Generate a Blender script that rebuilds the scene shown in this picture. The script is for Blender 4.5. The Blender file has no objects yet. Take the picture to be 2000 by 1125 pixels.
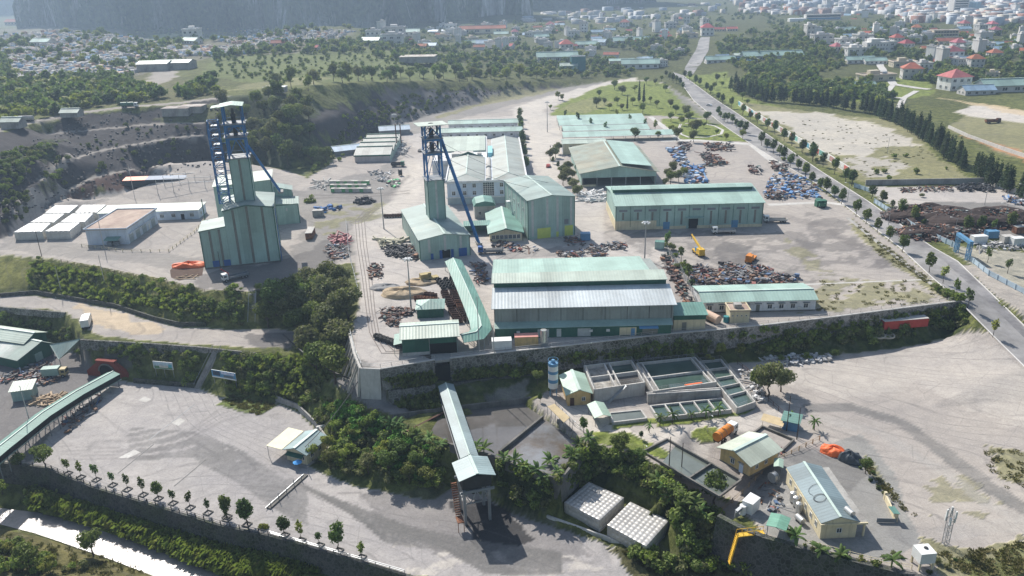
import bpy,math,random
import numpy as np
from mathutils import Vector,Matrix,noise
from mathutils.geometry import delaunay_2d_cdt
from mathutils.bvhtree import BVHTree
rad=math.radians
SC=bpy.context.scene
COL=SC.collection

# ------------------------------------------------------------------ camera
FPX=1560.0;CX,CY=1000.0,562.5;CAMZ=90.0
_d=np.array([100.0,3918.0,FPX]);_d/=np.linalg.norm(_d)
_f=np.array([0,0,1.0]);_Y=_f-_d*_f.dot(_d);_Y/=np.linalg.norm(_Y)
_Z=-_d;_X=np.cross(_Y,_Z)
RM=np.array([_X,_Y,_Z])                       # camera (right, down, forward) -> world
cd=bpy.data.cameras.new('camera');cam=bpy.data.objects.new('camera',cd);COL.objects.link(cam)
cd.sensor_width=36;cd.lens=36*FPX/2000;cd.clip_start=1;cd.clip_end=20000
_r,_dn,_fw=RM[:,0],RM[:,1],RM[:,2]
cam.matrix_world=Matrix(((_r[0],-_dn[0],-_fw[0],0),(_r[1],-_dn[1],-_fw[1],0),(_r[2],-_dn[2],-_fw[2],CAMZ),(0,0,0,1)))
SC.camera=cam

# ------------------------------------------------------------------ light
SUN_EL=rad(42);SH=Vector((0.47,-0.883,0)).normalized()     # SH: way the shadows fall
to_sun=Vector((-SH.x*math.cos(SUN_EL),-SH.y*math.cos(SUN_EL),math.sin(SUN_EL)))
w=bpy.data.worlds.new('World');SC.world=w;w.use_nodes=True
nt=w.node_tree;nt.nodes.clear()
sky=nt.nodes.new('ShaderNodeTexSky');sky.sky_type='NISHITA';sky.sun_disc=False
sky.sun_elevation=SUN_EL;sky.sun_rotation=math.atan2(to_sun.x,to_sun.y)
sky.air_density=1.2;sky.dust_density=1.5
bg=nt.nodes.new('ShaderNodeBackground');bg.inputs[1].default_value=0.075
wo=nt.nodes.new('ShaderNodeOutputWorld')
nt.links.new(sky.outputs[0],bg.inputs[0]);nt.links.new(bg.outputs[0],wo.inputs[0])
sl=bpy.data.lights.new('sun','SUN');sl.energy=4.7;sl.angle=rad(0.55);sl.color=(1,.945,.87)
so=bpy.data.objects.new('sun',sl);COL.objects.link(so);so.location=(0,0,300)
so.rotation_euler=to_sun.to_track_quat('Z','Y').to_euler()
SC.view_settings.view_transform='Standard';SC.view_settings.look='None'
SC.view_settings.exposure=0.80;SC.view_settings.gamma=1

# ------------------------------------------------------------------ photo geometry helpers
def ray(px,py):return RM@np.array([px-CX,py-CY,FPX])
def U(px,py,z=0.0):
    r=ray(px,py);t=(z-CAMZ)/r[2]
    return Vector((r[0]*t,r[1]*t,z))
def proj(p):
    c=RM.T@(np.array(p,float)-[0,0,CAMZ]);return CX+FPX*c[0]/c[2],CY+FPX*c[1]/c[2]
def HT(px,py,z,ty):
    "height above ground point (px,py,z) of the point seen straight above it at image row ty"
    b=U(px,py,z);lo,hi=0.0,89.0-z
    for _ in range(40):
        m=(lo+hi)/2
        if proj((b.x,b.y,z+m))[1]>ty:lo=m
        else:hi=m
    return lo

# ------------------------------------------------------------------ terrain skeleton
TP=[]                                           # (x, y, z)
def dens(pts,step=3.0):
    out=[]
    for a,b in zip(pts[:-1],pts[1:]):
        n=max(1,int((b-a).length/step))
        for k in range(n):out.append(a.lerp(b,k/n))
    out.append(pts[-1]);return out
def TL(z,pts,step=3.0):
    v=[U(p[0],p[1],p[2]if len(p)>2 else z)for p in pts]
    for p in dens(v,step):TP.append(tuple(p))
    return v
def TW(z0,z1,pts,off=0.5,step=2.0):
    "retaining wall: top line, and foot line a little out from it (to the right of travel)"
    v=[U(p[0],p[1],p[2]if len(p)>2 else z0)for p in pts]
    d=dens(v,step)
    for i,p in enumerate(d):
        a,b=d[max(0,i-1)],d[min(len(d)-1,i+1)];t=(b-a);t.z=0;t.normalize()
        zb=z1 if not callable(z1)else z1(i/(len(d)-1))
        TP.append(tuple(p));TP.append((p.x+t.y*off,p.y-t.x*off,zb))
    return v
# main yard: front wall, travelled left -> right (camera is to the right of travel)
W_A=TW(0,lambda t:-4-3.5*t,[(682,650),(692,690),(704,720)])
W_B=TW(0,lambda t:-7.3,[(704,720),(743,722)])
W_C=TW(0,lambda t:-7+2.2*t,[(743,722),(849,704)])
W_D=TW(0,lambda t:-4.6-1*t,[(879,701),(964,691),(1100,677),(1316,652)])
W_E=TW(0,lambda t:-5+1.7*t,[(1316,652),(1394,646),(1500,635),(1620,621),(1760,603),(1873,589)])
TL(-7.5,[(852,756),(880,753)]);TL(-5.6,[(760,762),(845,752)]);TL(-5.6,[(885,746),(960,738),(1040,732)]);TL(-9.2,[(765,792),(850,783)])
TL(0,[(682,650),(700,600),(702,557),(690,512),(640,520),(560,552),(490,572),(400,567),(300,543),(180,520),(100,505),(-20,490),(-200,470)])
# yard flat field
for a in((100,480),(300,500),(450,540),(600,520),(560,420),(650,400),(740,400),(720,560),(760,660),(900,560),(1000,480),(1150,480),(1300,480),(1250,560),(1400,520),(1600,480),(1500,600),(1700,560),(1300,330),(1480,300),(1560,300),(1650,420),(1060,250),(1050,350),(950,240),(1300,240),(1400,260),(850,240),(720,300),(800,300),(660,340)):
    TL(0,[a])
# left terrace back foot
TL(0,[(-60,490),(10,464),(50,441),(80,425),(103,406),(160,392),(230,385),(262,372),(300,352),(380,335),(430,322),(500,320),(560,332),(600,346),(640,322),(655,296),(690,272),(760,255),(830,226),(900,211),(1000,189),(1100,170),(1200,153)])
# quarry benches
def bench(z,pts,w=3.5):
    v=TL(z,pts)
    d=dens(v,4)
    for i,p in enumerate(d):
        t=d[min(i+1,len(d)-1)]-d[max(i-1,0)];t.z=0;t.normalize();TP.append((p.x-t.y*w,p.y+t.x*w,p.z+.1))
B1=[(-30,452,1.2),(0,443,1.3),(32,433,1.5),(75,413,2),(107,397,3),(133,373,4.5),(187,347,7),(240,336,7.5),(320,324,8),(400,318,8.5)]
B2=[(-30,425,7),(13,403,9),(45,379,10),(88,352,11.5),(120,328,13),(149,312,14),(187,298,14.5),(267,283,15),(347,269,15.5),(410,264,16)]
B3=[(88,264,21),(133,259,21),(213,252,20.5),(293,244,20.5),(410,240,20.5)]
B4=[(-80,285,27),(0,257,27),(53,243,27),(160,221,27),(240,211,27.5),(347,203,28),(443,191,29),(520,186,29)]
bench(0,B1);bench(0,B2);bench(0,B3,3);bench(0,B4,7)
TL(22,[(-20,305),(60,285),(90,275)]);TL(17,[(0,340),(80,320),(130,300)])
# cliff top and plateau
CT=[(430,180,29),(520,182,29),(620,168,29),(700,162,26),(760,160,22),(850,160,16),(960,158,10),(1050,158,6),(1130,157,3)]
TL(0,CT)
TL(15,[(560,250,17),(620,235,17),(700,215,13),(800,195,9)])
for p in((-100,200,29),(0,190,29),(100,170,29),(200,170,30),(300,165,30),(380,150,30),(300,120,30),(420,120,30),(560,120,28),(560,150,28.5),(700,130,23),(800,130,18),(900,130,13),(1000,120,6),(950,100,7),(850,90,10),
          (0,130,31),(120,130,31),(-150,120,31),(-100,90,36),(0,70,38),(100,62,38),(200,62,36),(260,75,33),(200,100,33),(320,95,30),(400,88,31),(480,75,33),(560,60,35),(620,52,36),(680,52,33),(520,90,31),(740,62,25),(640,85,30),(760,90,20),(850,62,14),(950,60,8)):
    TL(p[2],[p])
# fall of the cemetery hill to the far valley
for x,y,z in((-700,900,10),(-560,1000,6),(-420,1000,4),(-300,950,4),(-250,1100,2),(-150,1000,3),(-60,1100,2),(-1200,900,15),(-900,1300,3)):TP.append((x,y,z))
# slope below the left terrace, to the upper track (z -8)
TL(-8,[(-60,575),(0,580),(70,573),(128,583),(224,599),(304,625),(352,636),(403,636),(470,640),(560,640),(620,672),(668,730)])
R2=TL(-8,[(-60,596),(0,600),(128,611),(160,664),(272,670),(384,678),(500,690),(580,700),(630,725),(680,770)])
TL(-8,[(230,640),(400,655),(540,660)])
TL(-8.6,[(700,785),(760,800)]);TL(-9,[(850,800),(900,790),(1030,780)])
TL(-9,[(725,815),(770,812)])
# lower left yard z -17
TL(-17,[(-60,690),(0,665),(60,655),(100,672),(150,690),(175,728),(255,742),(300,745),(381,753),(435,772),(545,785),(585,803),(618,835),(645,872),(605,908),(700,945),(800,968),(850,975),(885,950),(940,960),(990,996),(1051,1017),(1190,1062)])
for a in((60,800),(150,800),(300,850),(450,850),(450,950),(600,1000),(800,1040),(1000,1080),(350,900),(-60,800)):TL(-17,[a])
TL(-11,[(700,830),(640,800,-13),(760,880,-13),(830,900,-13),(870,880,-11)])
W_F=TW(-17,-21.8,[(-120,880),(0,904),(89,914),(177,951),(304,989),(431,1027),(527,1047),(625,1074),(790,1123),(950,1170)])
TL(-22.4,[(-80,944),(60,972),(91,982),(200,1014),(317,1051),(441,1102),(560,1150),(700,1210)])
TL(-24.6,[(-80,985),(20,996),(91,1010),(200,1043),(310,1080),(430,1130),(560,1185)])
TL(-24.6,[(-80,1005),(0,1022),(70,1041),(203,1087),(324,1130),(420,1180)])
TL(-23,[(-80,1016),(0,1033),(70,1054),(200,1101),(310,1144),(400,1195)])
TL(-21,[(-60,1100),(60,1120),(200,1200)])
# basins and pads
TL(-9,[(770,812),(1033,779)]);TL(-9,[(770,812),(880,872),(957,893),(1094,941),(1154,869)]);TL(-8,[(1033,779),(1154,869)])
TL(-11.5,[(800,825),(900,812),(1020,803),(1080,845),(1120,872),(1090,915),(1000,895),(960,878),(885,850)]);TL(-11.5,[(950,840),(1040,860)])
for p in((800,800,-11.5),(960,800,-11.5)):TL(-11.5,[p])
TL(-8,[(1036,783),(1110,737),(1240,723),(1400,708),(1480,704)])
for a in((1250,830),(1350,830),(1500,850),(1200,850),(1450,740),(1560,980),(1650,1050),(1700,1000),(1600,900),(1460,1000)):TL(-8,[a])
TL(-8,[(1154,869),(1250,882),(1290,940),(1350,985),(1405,1006)])
for p in((8.6,138.0),(10.4,140.8),(13,143.6),(15.4,146.6),(17.5,145.8),(20.5,142.6),(24,140.2),(27,137.6),(31,134),(29,128),(25,124),(20,127),(15.5,130.5),(12,133.5),(9,136),(18,138),(24,132)):TP.append((*p,-16))
TL(-16,[(1370,1040),(1400,1065)])
W_G=TW(-8,-16,[(1405,1006),(1450,1030),(1492,1047),(1596,1077),(1700,1101),(1783,1122),(1900,1150)])
TL(-17,[(1260,1085),(1350,1110),(1500,1150),(1700,1200),(1200,1125),(1420,1100)])
# right lot z -8 and the strip under the yard wall
TL(-8,[(1480,704),(1600,695),(1700,683),(1800,668),(1878,652)])
for a in((1600,750),(1800,800),(1950,900),(1850,1000),(1700,800),(1900,1080),(1780,950),(2150,900),(2100,1100),(1990,1000)):TL(-8,[a])
# main road: east edge and west edge with their levels
RE=[(1333,147,0),(1395,193,0),(1440,222,0),(1500,264,0),(1600,333,0),(1696,394,0),(1820,483,0),(1870,511,0),(1920,559,-1),(2000,637,-3.5),(2100,735,-6),(2300,915,-7)]
RW=[(1315,141,0),(1355,197,0),(1414,246,0),(1470,284,0),(1530,322,0),(1607,366,0),(1653,404,0),(1760,486,0),(1813,536,0),(1873,589,-.3),(1959,676,-3.8),(2060,775,-6.5),(2260,960,-7.5)]
TL(0,RE);TL(0,RW)
for a in((1750,380,0),(1900,400,0),(2050,450,0),(1900,480,0),(1990,600,-1.5),(2150,600,-1),(1600,250,0),(1750,300,0),(1880,340,0),(1500,210,0),(1650,220,0),(1400,160,0)):TL(0,[a])
# right: forest knoll, town
for a in((1420,130,3),(1480,80,10),(1560,75,14),(1620,95,10),(1700,180,2),(1450,170,1),(1560,150,7),(1640,160,4),(1950,160,4),(1950,220,4),(1850,240,2),(2050,250,5),(1900,100,5),(1800,130,3),(1900,60,10),(1700,60,6),(1750,20,5),(1960,20,8),(1300,60,3),(1255,115,-3),(1150,80,4),(1060,90,4),(1350,100,2),(1100,140,2),(1200,130,1)):
    TL(0,[a])
for x,y,z in((-3000,60,5),(3000,60,-5),(-3000,1000,20),(3000,1000,5),(-6000,7000,0),(6000,7000,0),(0,7000,0),(0,2000,0),(1500,2000,3),(-1500,2000,0),(-6000,60,5),(6000,60,0),(0,60,-18),(-120,60,-20),(250,60,-10),(600,2500,2),(-150,80,-22),(100,80,-17),(0,90,-18),(-200,100,-20),(500,100,-8),(700,400,0),(500,700,4),(-600,300,5),(-500,500,25),(-260,200,-6),(-400,200,0)):TP.append((x,y,z))
_seen=set();_pts=[]
for p in TP:
    k=(round(p[0],1),round(p[1],1))
    if k in _seen:continue
    _seen.add(k);_pts.append(p)
_res=delaunay_2d_cdt([Vector((p[0],p[1]))for p in _pts],[],[],0,1e-4)
_tv=[]
for v,o in zip(_res[0],_res[3]):_tv.append((v.x,v.y,_pts[o[0]][2]))
BVH=BVHTree.FromPolygons(_tv,[list(f)for f in _res[2]])
def GZ(x,y):
    h=BVH.ray_cast(Vector((x,y,500)),Vector((0,0,-1)))
    return h[0].z if h[0]else 0.0
def P(px,py):
    "ground point seen at a photo pixel"
    r=Vector(ray(px,py)).normalized()
    h=BVH.ray_cast(Vector((0,0,CAMZ)),r)
    return h[0]if h[0]else U(px,py,0)
HAZE=0.00022
# ------------------------------------------------------------------ mesh and material helpers
def nmesh(name,V,Fc):
    m=bpy.data.meshes.new(name);V=np.asarray(V,np.float32);Fc=np.asarray(Fc,np.int32)
    m.vertices.add(len(V));m.vertices.foreach_set('co',V.ravel())
    k=Fc.shape[1];m.loops.add(Fc.size);m.loops.foreach_set('vertex_index',Fc.ravel())
    m.polygons.add(len(Fc));m.polygons.foreach_set('loop_start',np.arange(0,Fc.size,k,dtype=np.int32))
    m.polygons.foreach_set('loop_total',np.full(len(Fc),k,dtype=np.int32))
    m.update(calc_edges=True);return m
class NT:
    def __init__(s,m):m.use_nodes=True;s.t=m.node_tree;s.t.nodes.clear();s.o=s.n('OutputMaterial')
    def n(s,typ,**kw):
        d=s.t.nodes.new('ShaderNode'+typ)
        for k,v in kw.items():
            if k.startswith('i_'):
                key=k[2:];key=int(key)if key.isdigit()else key.replace('_',' ')
                d.inputs[key].default_value=v
            else:setattr(d,k,v)
        return d
    def l(s,a,b):s.t.links.new(a,b)
    def noise(s,vec,scale,detail=4,rough=.6,dim=None):
        n=s.n('TexNoise',i_Scale=scale,i_Detail=detail,i_Roughness=rough)
        if vec is not None:s.l(vec,n.inputs['Vector'])
        return n.outputs['Fac']
    def rng(s,v,a,b,c,d):
        n=s.n('MapRange');s.l(v,n.inputs[0])
        for i,x in enumerate((a,b,c,d)):n.inputs[i+1].default_value=x
        return n.outputs[0]
    def math(s,op,a,b=None):
        n=s.n('Math',operation=op)
        for i,x in enumerate((a,b)):
            if x is None:continue
            if isinstance(x,(int,float)):n.inputs[i].default_value=x
            else:s.l(x,n.inputs[i])
        return n.outputs[0]
    def mix(s,f,a,b,bt='MIX'):
        n=s.n('MixRGB',blend_type=bt)
        for i,x in enumerate((f,a,b)):
            if isinstance(x,(int,float)):n.inputs[i].default_value=x
            elif isinstance(x,tuple):n.inputs[i].default_value=(*x,1)if len(x)==3 else x
            else:s.l(x,n.inputs[i])
        return n.outputs[0]
    def scl(s,vec,v):
        n=s.n('VectorMath',operation='MULTIPLY');s.l(vec,n.inputs[0]);n.inputs[1].default_value=v;return n.outputs[0]
def haz(x):return x
MATS={}
def mat(name,col,rough=.8,var=.12,scale=.4,metal=0.0,stripe=None,bump=0.0,col2=None,c2amt=.5,c2scale=.25,spec=.3,streak=0.0,trans=0.0,randobj=0.0,coord='Object',brick=None,alpha=1.0,emit=None):
    """general surface: colour with fine and coarse variation; stripe=(axis,period,depth) profiled sheet;
    col2 = a second colour in patches (rust, moss, dirt); streak = run-off streaks down walls"""
    if name in MATS:return MATS[name]
    m=bpy.data.materials.new(name);t=NT(m);b=t.n('BsdfPrincipled');t.l(b.outputs[0],t.o.inputs[0])
    b.inputs['Roughness'].default_value=rough;b.inputs['Metallic'].default_value=metal;b.inputs['Specular IOR Level'].default_value=spec
    vec=t.n('TexCoord').outputs[coord]
    c=t.n('RGB');c.outputs[0].default_value=(*col,1);c=c.outputs[0]
    f1=t.noise(vec,scale,5,.65)
    if col2:
        f2=t.noise(vec,c2scale,6,.7)
        c=t.mix(t.rng(f2,.62-c2amt*.35,.72-c2amt*.2,0,1),c,col2)
    c=t.mix(1.0,c,t.mix(t.rng(f1,.3,.7,0,1),(1-var,)*3,(1+var*.6,)*3),'MULTIPLY')
    c=t.mix(1.0,c,t.mix(t.rng(t.noise(vec,.09,6,.75),.35,.65,0,1),(.80,.79,.77),(1.07,1.07,1.06)),'MULTIPLY')
    if randobj:
        oi=t.n('ObjectInfo');hs=t.n('HueSaturation');t.l(c,hs.inputs['Color'])
        t.l(t.rng(oi.outputs['Random'],0,1,.5-randobj*.12,.5+randobj*.08),hs.inputs['Hue'])
        w_=t.math('FRACT',t.math('MULTIPLY',oi.outputs['Random'],7.31))
        t.l(t.rng(w_,0,1,1-randobj,1+randobj),hs.inputs['Value']);c=hs.outputs[0]
    if streak:
        sv=t.scl(vec,(1.6,1.6,.12));f3=t.noise(sv,1.0,4,.6)
        c=t.mix(t.rng(f3,.5,.75,0,streak),c,(col[0]*.35,col[1]*.34,col[2]*.32))
    h=None
    if stripe:
        ax,per,dep=stripe
        sx=t.n('SeparateXYZ');t.l(vec,sx.inputs[0]);s_=t.math('MULTIPLY',sx.outputs[ax],2*math.pi/per)
        h=t.math('SINE',s_)
        k=t.math('FRACT',t.math('MULTIPLY',sx.outputs[ax],1/(per*4)))     # sheet laps
        c=t.mix(t.rng(k,0,.10,.13,0),c,(col[0]*.55,col[1]*.57,col[2]*.58))
        wn=t.n('TexWhiteNoise',noise_dimensions='1D');t.l(t.math('FLOOR',t.math('MULTIPLY',sx.outputs[ax],1/(per*4))),wn.inputs['W'])
        c=t.mix(1.0,c,t.mix(wn.outputs[0],(.86,)*3,(1.08,)*3),'MULTIPLY')
        bp=t.n('Bump',i_Strength=.3,i_Distance=dep);t.l(h,bp.inputs['Height']);t.l(bp.outputs[0],b.inputs['Normal'])
    elif bump:
        bp=t.n('Bump',i_Strength=.7,i_Distance=bump);t.l(t.noise(vec,scale*4,5,.7),bp.inputs['Height']);t.l(bp.outputs[0],b.inputs['Normal'])
    if brick:
        bt=t.n('TexVoronoi',feature='DISTANCE_TO_EDGE',i_Scale=brick);t.l(vec,bt.inputs['Vector'])
        bv=t.n('TexVoronoi',i_Scale=brick);t.l(vec,bv.inputs['Vector'])
        sc_=t.n('SeparateColor');t.l(bv.outputs['Color'],sc_.inputs[0])
        c=t.mix(1.0,c,t.mix(sc_.outputs[0],(.6,)*3,(1.3,)*3),'MULTIPLY')
        c=t.mix(t.rng(bt.outputs['Distance'],.02,.09,.55,0),c,(col[0]*1.7,col[1]*1.7,col[2]*1.7))
        bp=t.n('Bump',i_Strength=.8,i_Distance=.15);t.l(bt.outputs['Distance'],bp.inputs['Height']);t.l(bp.outputs[0],b.inputs['Normal'])
    t.l(c,b.inputs['Base Color'])
    if trans:
        tr=t.n('BsdfTranslucent');t.l(t.mix(1.0,c,(1.0,1.15,.6),'MULTIPLY'),tr.inputs[0]);mx=t.n('MixShader',i_Fac=trans)
        t.l(b.outputs[0],mx.inputs[1]);t.l(tr.outputs[0],mx.inputs[2]);t.l(mx.outputs[0],t.o.inputs[0])
    MATS[name]=m;return m

# ------------------------------------------------------------------ ground
def cols(D):return D
ROWS=[62.0]
while ROWS[-1]<6500:ROWS.append(ROWS[-1]*(1.0047 if ROWS[-1]<600 else 1.012))
ROWS=np.array(ROWS);TT=np.concatenate([np.arange(-1.9,-.80,.03),np.arange(-.80,.80,.0046),np.arange(.80,1.91,.03)])
GX=ROWS[:,None]*TT[None,:];GY=np.repeat(ROWS[:,None],len(TT),1)
NR,NC=GX.shape
GZZ=np.zeros_like(GX);SLP=np.zeros_like(GX)
_rc=BVH.ray_cast;_dn_=Vector((0,0,-1))
for i in range(NR):
    for j in range(NC):
        h=_rc(Vector((GX[i,j],GY[i,j],500)),_dn_)
        if h[0]:GZZ[i,j]=h[0].z;SLP[i,j]=1-h[1].z
# value noise, vectorised
_rs=np.random.RandomState(5);_lat=_rs.rand(256,256)
def vn(x,y,s,off=0):
    x=x*s+37.1+off;y=y*s+11.7+off*1.7;xi=np.floor(x).astype(int);yi=np.floor(y).astype(int);fx=x-xi;fy=y-yi
    fx=fx*fx*(3-2*fx);fy=fy*fy*(3-2*fy);L=_lat
    a=L[xi%256,yi%256];b=L[(xi+1)%256,yi%256];c=L[xi%256,(yi+1)%256];d=L[(xi+1)%256,(yi+1)%256]
    return a+(b-a)*fx+(c-a)*fy+(a-b-c+d)*fx*fy
def fbm(x,y,s,off=0,n=4):
    v=0;t=0
    for k in range(n):v=v+vn(x,y,s*2**k,off+k*13)*.55**k;t+=.55**k
    return v/t
def inpoly(x,y,poly):
    r=np.zeros(x.shape,bool);n=len(poly)
    for i in range(n):
        x1,y1=poly[i][0],poly[i][1];x2,y2=poly[i-1][0],poly[i-1][1]
        if y1==y2:continue
        c=((y1>y)!=(y2>y))&(x<(x2-x1)*(y-y1)/(y2-y1)+x1);r^=c
    return r
# colour of the ground itself, by kind
C_VEG=(.10,.11,.042);C_GRASS=(.15,.18,.05);C_DRY=(.20,.19,.11);C_CONC=(.40,.37,.345);C_DUST=(.335,.305,.28)
C_COAL=(.10,.095,.095);C_ROCK=(.052,.048,.050);C_RED=(.16,.085,.06);C_PALE=(.46,.425,.385);C_SAND=(.48,.38,.26);C_MUD=(.20,.19,.18);C_DARKV=(.045,.058,.03);C_BEN=(.27,.245,.22)
CA=np.zeros((NR,NC,3));VG=np.zeros((NR,NC))
big=fbm(GX,GY,.004,3);med=fbm(GX,GY,.03,9);sml=fbm(GX,GY,.16,21)
far=np.clip((GY-700)/900,0,1)[...,None]
CA[:]=np.array(C_VEG)*(0.7+.6*med[...,None]);CA=CA*(1-.35*np.clip((GY-450)/300,0,1)[...,None]);VG[:]=1
QF=[]
def zone(col,pts,veg=0.0,wob=2.0,amt=1.0,speck=None,z=None):
    """paint a natural patch; pts in photo pixels, met with the terrain; wob = ragged edge in metres"""
    q=[(P(*p)if z is None else U(p[0],p[1],z))for p in pts];w_=wob
    nx=GX+(fbm(GX,GY,.12,50,3)-.5)*2.6*w_;ny=GY+(fbm(GX,GY,.12,80,3)-.5)*2.6*w_
    m=inpoly(nx,ny,q)
    if speck is not None:m=m&(fbm(GX,GY,.22,33+len(QF))>speck)
    QF.append(1)
    CA[m]=CA[m]*(1-amt)+np.array(col)*amt
    VG[m]=VG[m]*(1-amt)+veg*amt
# far and middle distance
zone((.10,.12,.042),[(400,150),(420,105),(620,95),(900,105),(900,150),(760,158),(560,170)],.7,8)
zone((.105,.125,.045),[(470,150),(600,108),(760,110),(760,140),(600,160)],.7,10)
zone(C_DRY,[(430,180),(620,165),(640,150),(500,160)],.5,5,.7)
zone((.09,.08,.045),[(-20,230),(0,180),(200,130),(330,150),(420,170),(430,195),(240,205)],.8,6,.6)
zone(C_BEN,[(280,160),(300,140),(350,128),(345,150),(300,172)],0,3)
zone((.13,.12,.10),[(-60,140),(-60,60),(230,55),(330,90),(560,60),(700,60),(600,105),(420,110),(250,150)],.4,10,.8)
zone((.20,.22,.10),[(170,66),(380,60),(300,72),(180,72)],.3,10)
zone(C_ROCK,[(0,480),(-60,500),(-80,285),(0,258),(160,222),(347,205),(430,192),(430,330),(262,372),(100,402)],0,2)
zone(C_RED,[(110,392),(170,352),(240,340),(340,322),(410,300),(425,260),(430,325),(380,340),(262,372),(200,388)],0,3,.55)
zone(C_DARKV,[(-60,330),(0,300),(90,278),(140,268),(100,300),(40,350),(-60,400)],.9,4)
zone(C_VEG,[(300,236),(360,214),(450,200),(430,240),(350,246)],.8,3,.8)
zone(C_VEG,[(80,360),(110,340),(125,345),(100,370)],.8,3,.8);zone(C_VEG,[(180,370),(200,365),(200,385),(180,385)],.8,2,.8)
for B,ww in((B1,3.2),(B2,3.0),(B3,2.6),(B4,6.5)):
    v=[U(*p)for p in(B[3:]if B is B2 else B[2:]if B is B1 else B)];tn=[(v[min(i+1,len(v)-1)]-v[max(i-1,0)]).normalized()for i in range(len(v))];poly=v+[Vector((p.x-t_.y*ww,p.y+t_.x*ww,0))for p,t_ in reversed(list(zip(v,tn)))]
    m=inpoly(GX+(sml-.5),GY+(med-.5),poly);CA[m]=C_BEN;VG[m]=0
zone(C_ROCK,[(560,330),(600,290),(560,240),(700,200),(760,175),(900,172),(1050,166),(1110,165),(900,212),(760,255),(650,300)],0,4)
zone((.20,.17,.16),[(740,185),(770,165),(830,170),(820,200),(850,212),(780,225)],0,4,.7)
zone(C_DARKV,[(430,330),(430,190),(560,185),(640,210),(600,260),(650,300),(600,345),(520,320)],.9,3)
zone(C_VEG,[(560,330),(600,300),(660,260),(780,245),(780,262),(690,285),(640,325),(600,348)],.9,3,speck=.45)
# main works yard
YARD=[(-120,500),(15,462),(60,420),(110,402),(160,392),(262,374),(380,338),(430,325),(560,335),(600,348),(640,324),(690,276),(760,257),(830,228),(900,213),(1000,191),(1100,172),(1230,153),(1290,160),(1355,197),(1414,246),(1530,322),(1653,404),(1760,486),(1873,589),(1760,603),(1500,635),(1316,652),(1100,677),(879,701),(743,722),(704,720),(682,650),(700,600),(702,557),(690,512),(640,520),(560,550),(490,570),(400,566),(300,542),(180,519),(100,504),(-120,486)]
zone(C_DUST,YARD,0,.3,z=0)
zone(C_CONC,[(760,240),(1030,225),(1100,225),(1100,385),(1180,385),(1180,480),(1300,470),(1310,640),(960,690),(743,720),(704,718),(684,650),(704,590),(690,440),(740,420),(800,380),(820,300)],0,1,z=0)
zone(C_PALE,[(1020,232),(1098,226),(1100,300),(1085,330),(1100,380),(1060,345),(1030,300)],0,.6,z=0)
zone(C_PALE,[(820,300),(815,420),(740,440),(740,410),(780,380),(790,300)],0,3,.6,z=0)
zone(C_PALE,[(1000,212),(1060,190),(1180,162),(1240,152),(1250,156),(1120,190),(1060,215),(1070,232),(1005,232)],0,2,z=0)
zone(C_MUD,[(780,225),(900,200),(1050,178),(1180,158),(1180,162),(1000,205),(900,232),(820,262),(770,262)],0,3,.7,z=0)
zone(C_DRY,[(850,228),(1000,182),(1100,172),(1060,184),(930,208),(860,232)],.5,2,.8,z=0)
zone(C_MUD,[(560,380),(740,330),(780,300),(770,370),(740,420),(690,440),(680,500),(560,550),(480,560),(440,520),(560,500),(600,440)],0,4,.75,z=0)
zone(C_COAL,[(380,535),(560,505),(640,470),(690,470),(660,510),(560,552),(480,568),(380,560)],0,3,.6,z=0)
zone(C_DRY,[(600,440),(640,400),(760,395),(740,425),(640,460)],.5,3,.7,speck=.47,z=0)
zone(C_MUD,[(0,484),(0,462),(170,478),(400,505),(400,530),(240,510),(100,500)],0,2,.6,z=0)
zone(C_COAL,[(1290,545),(1240,480),(1180,440),(1300,452),(1560,450),(1600,480),(1460,510),(1560,560),(1380,560)],0,5,.45,speck=.42,z=0)
zone(C_COAL,[(1590,400),(1700,450),(1740,520),(1600,520),(1540,560),(1560,470)],0,6,.5,speck=.5,z=0)
zone(C_COAL,[(1400,470),(1470,480),(1480,510),(1390,520)],0,3,.6,z=0)
zone(C_COAL,[(1010,490),(1140,480),(1140,500),(1000,510),(940,490)],0,3,.4,z=0)
zone(C_DRY,[(1600,545),(1840,545),(1870,588),(1700,600),(1560,612),(1580,575)],.4,2,.75,speck=.44,z=0)
zone(C_DRY,[(1530,460),(1590,500),(1640,540),(1600,540),(1540,490)],.4,2,.6,speck=.5,z=0)
zone(C_DRY,[(1660,425),(1720,475),(1800,535),(1870,588),(1840,580),(1720,500),(1670,450)],.6,1.5,.9,z=0)
zone(C_DUST,[(1290,290),(1480,270),(1610,380),(1500,395),(1340,370)],0,2,z=0)
# the park and parade of trees
zone(C_GRASS,[(1075,226),(1090,205),(1170,170),(1230,158),(1290,160),(1330,190),(1390,232),(1280,226)],.8,1.5,z=0)
zone(C_GRASS,[(1290,232),(1400,232),(1470,278),(1330,272),(1292,240)],.8,1,z=0)
zone(C_DRY,[(1090,215),(1150,190),(1200,200),(1150,222)],.7,3,.7,z=0)
zone(C_GRASS,[(1335,150),(1420,140),(1440,185),(1560,220),(1500,255),(1400,190)],.8,2)
zone(C_MUD,[(1300,165),(1340,190),(1380,220),(1420,245),(1390,240),(1330,200)],0,1.5,.8,z=0)
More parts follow.
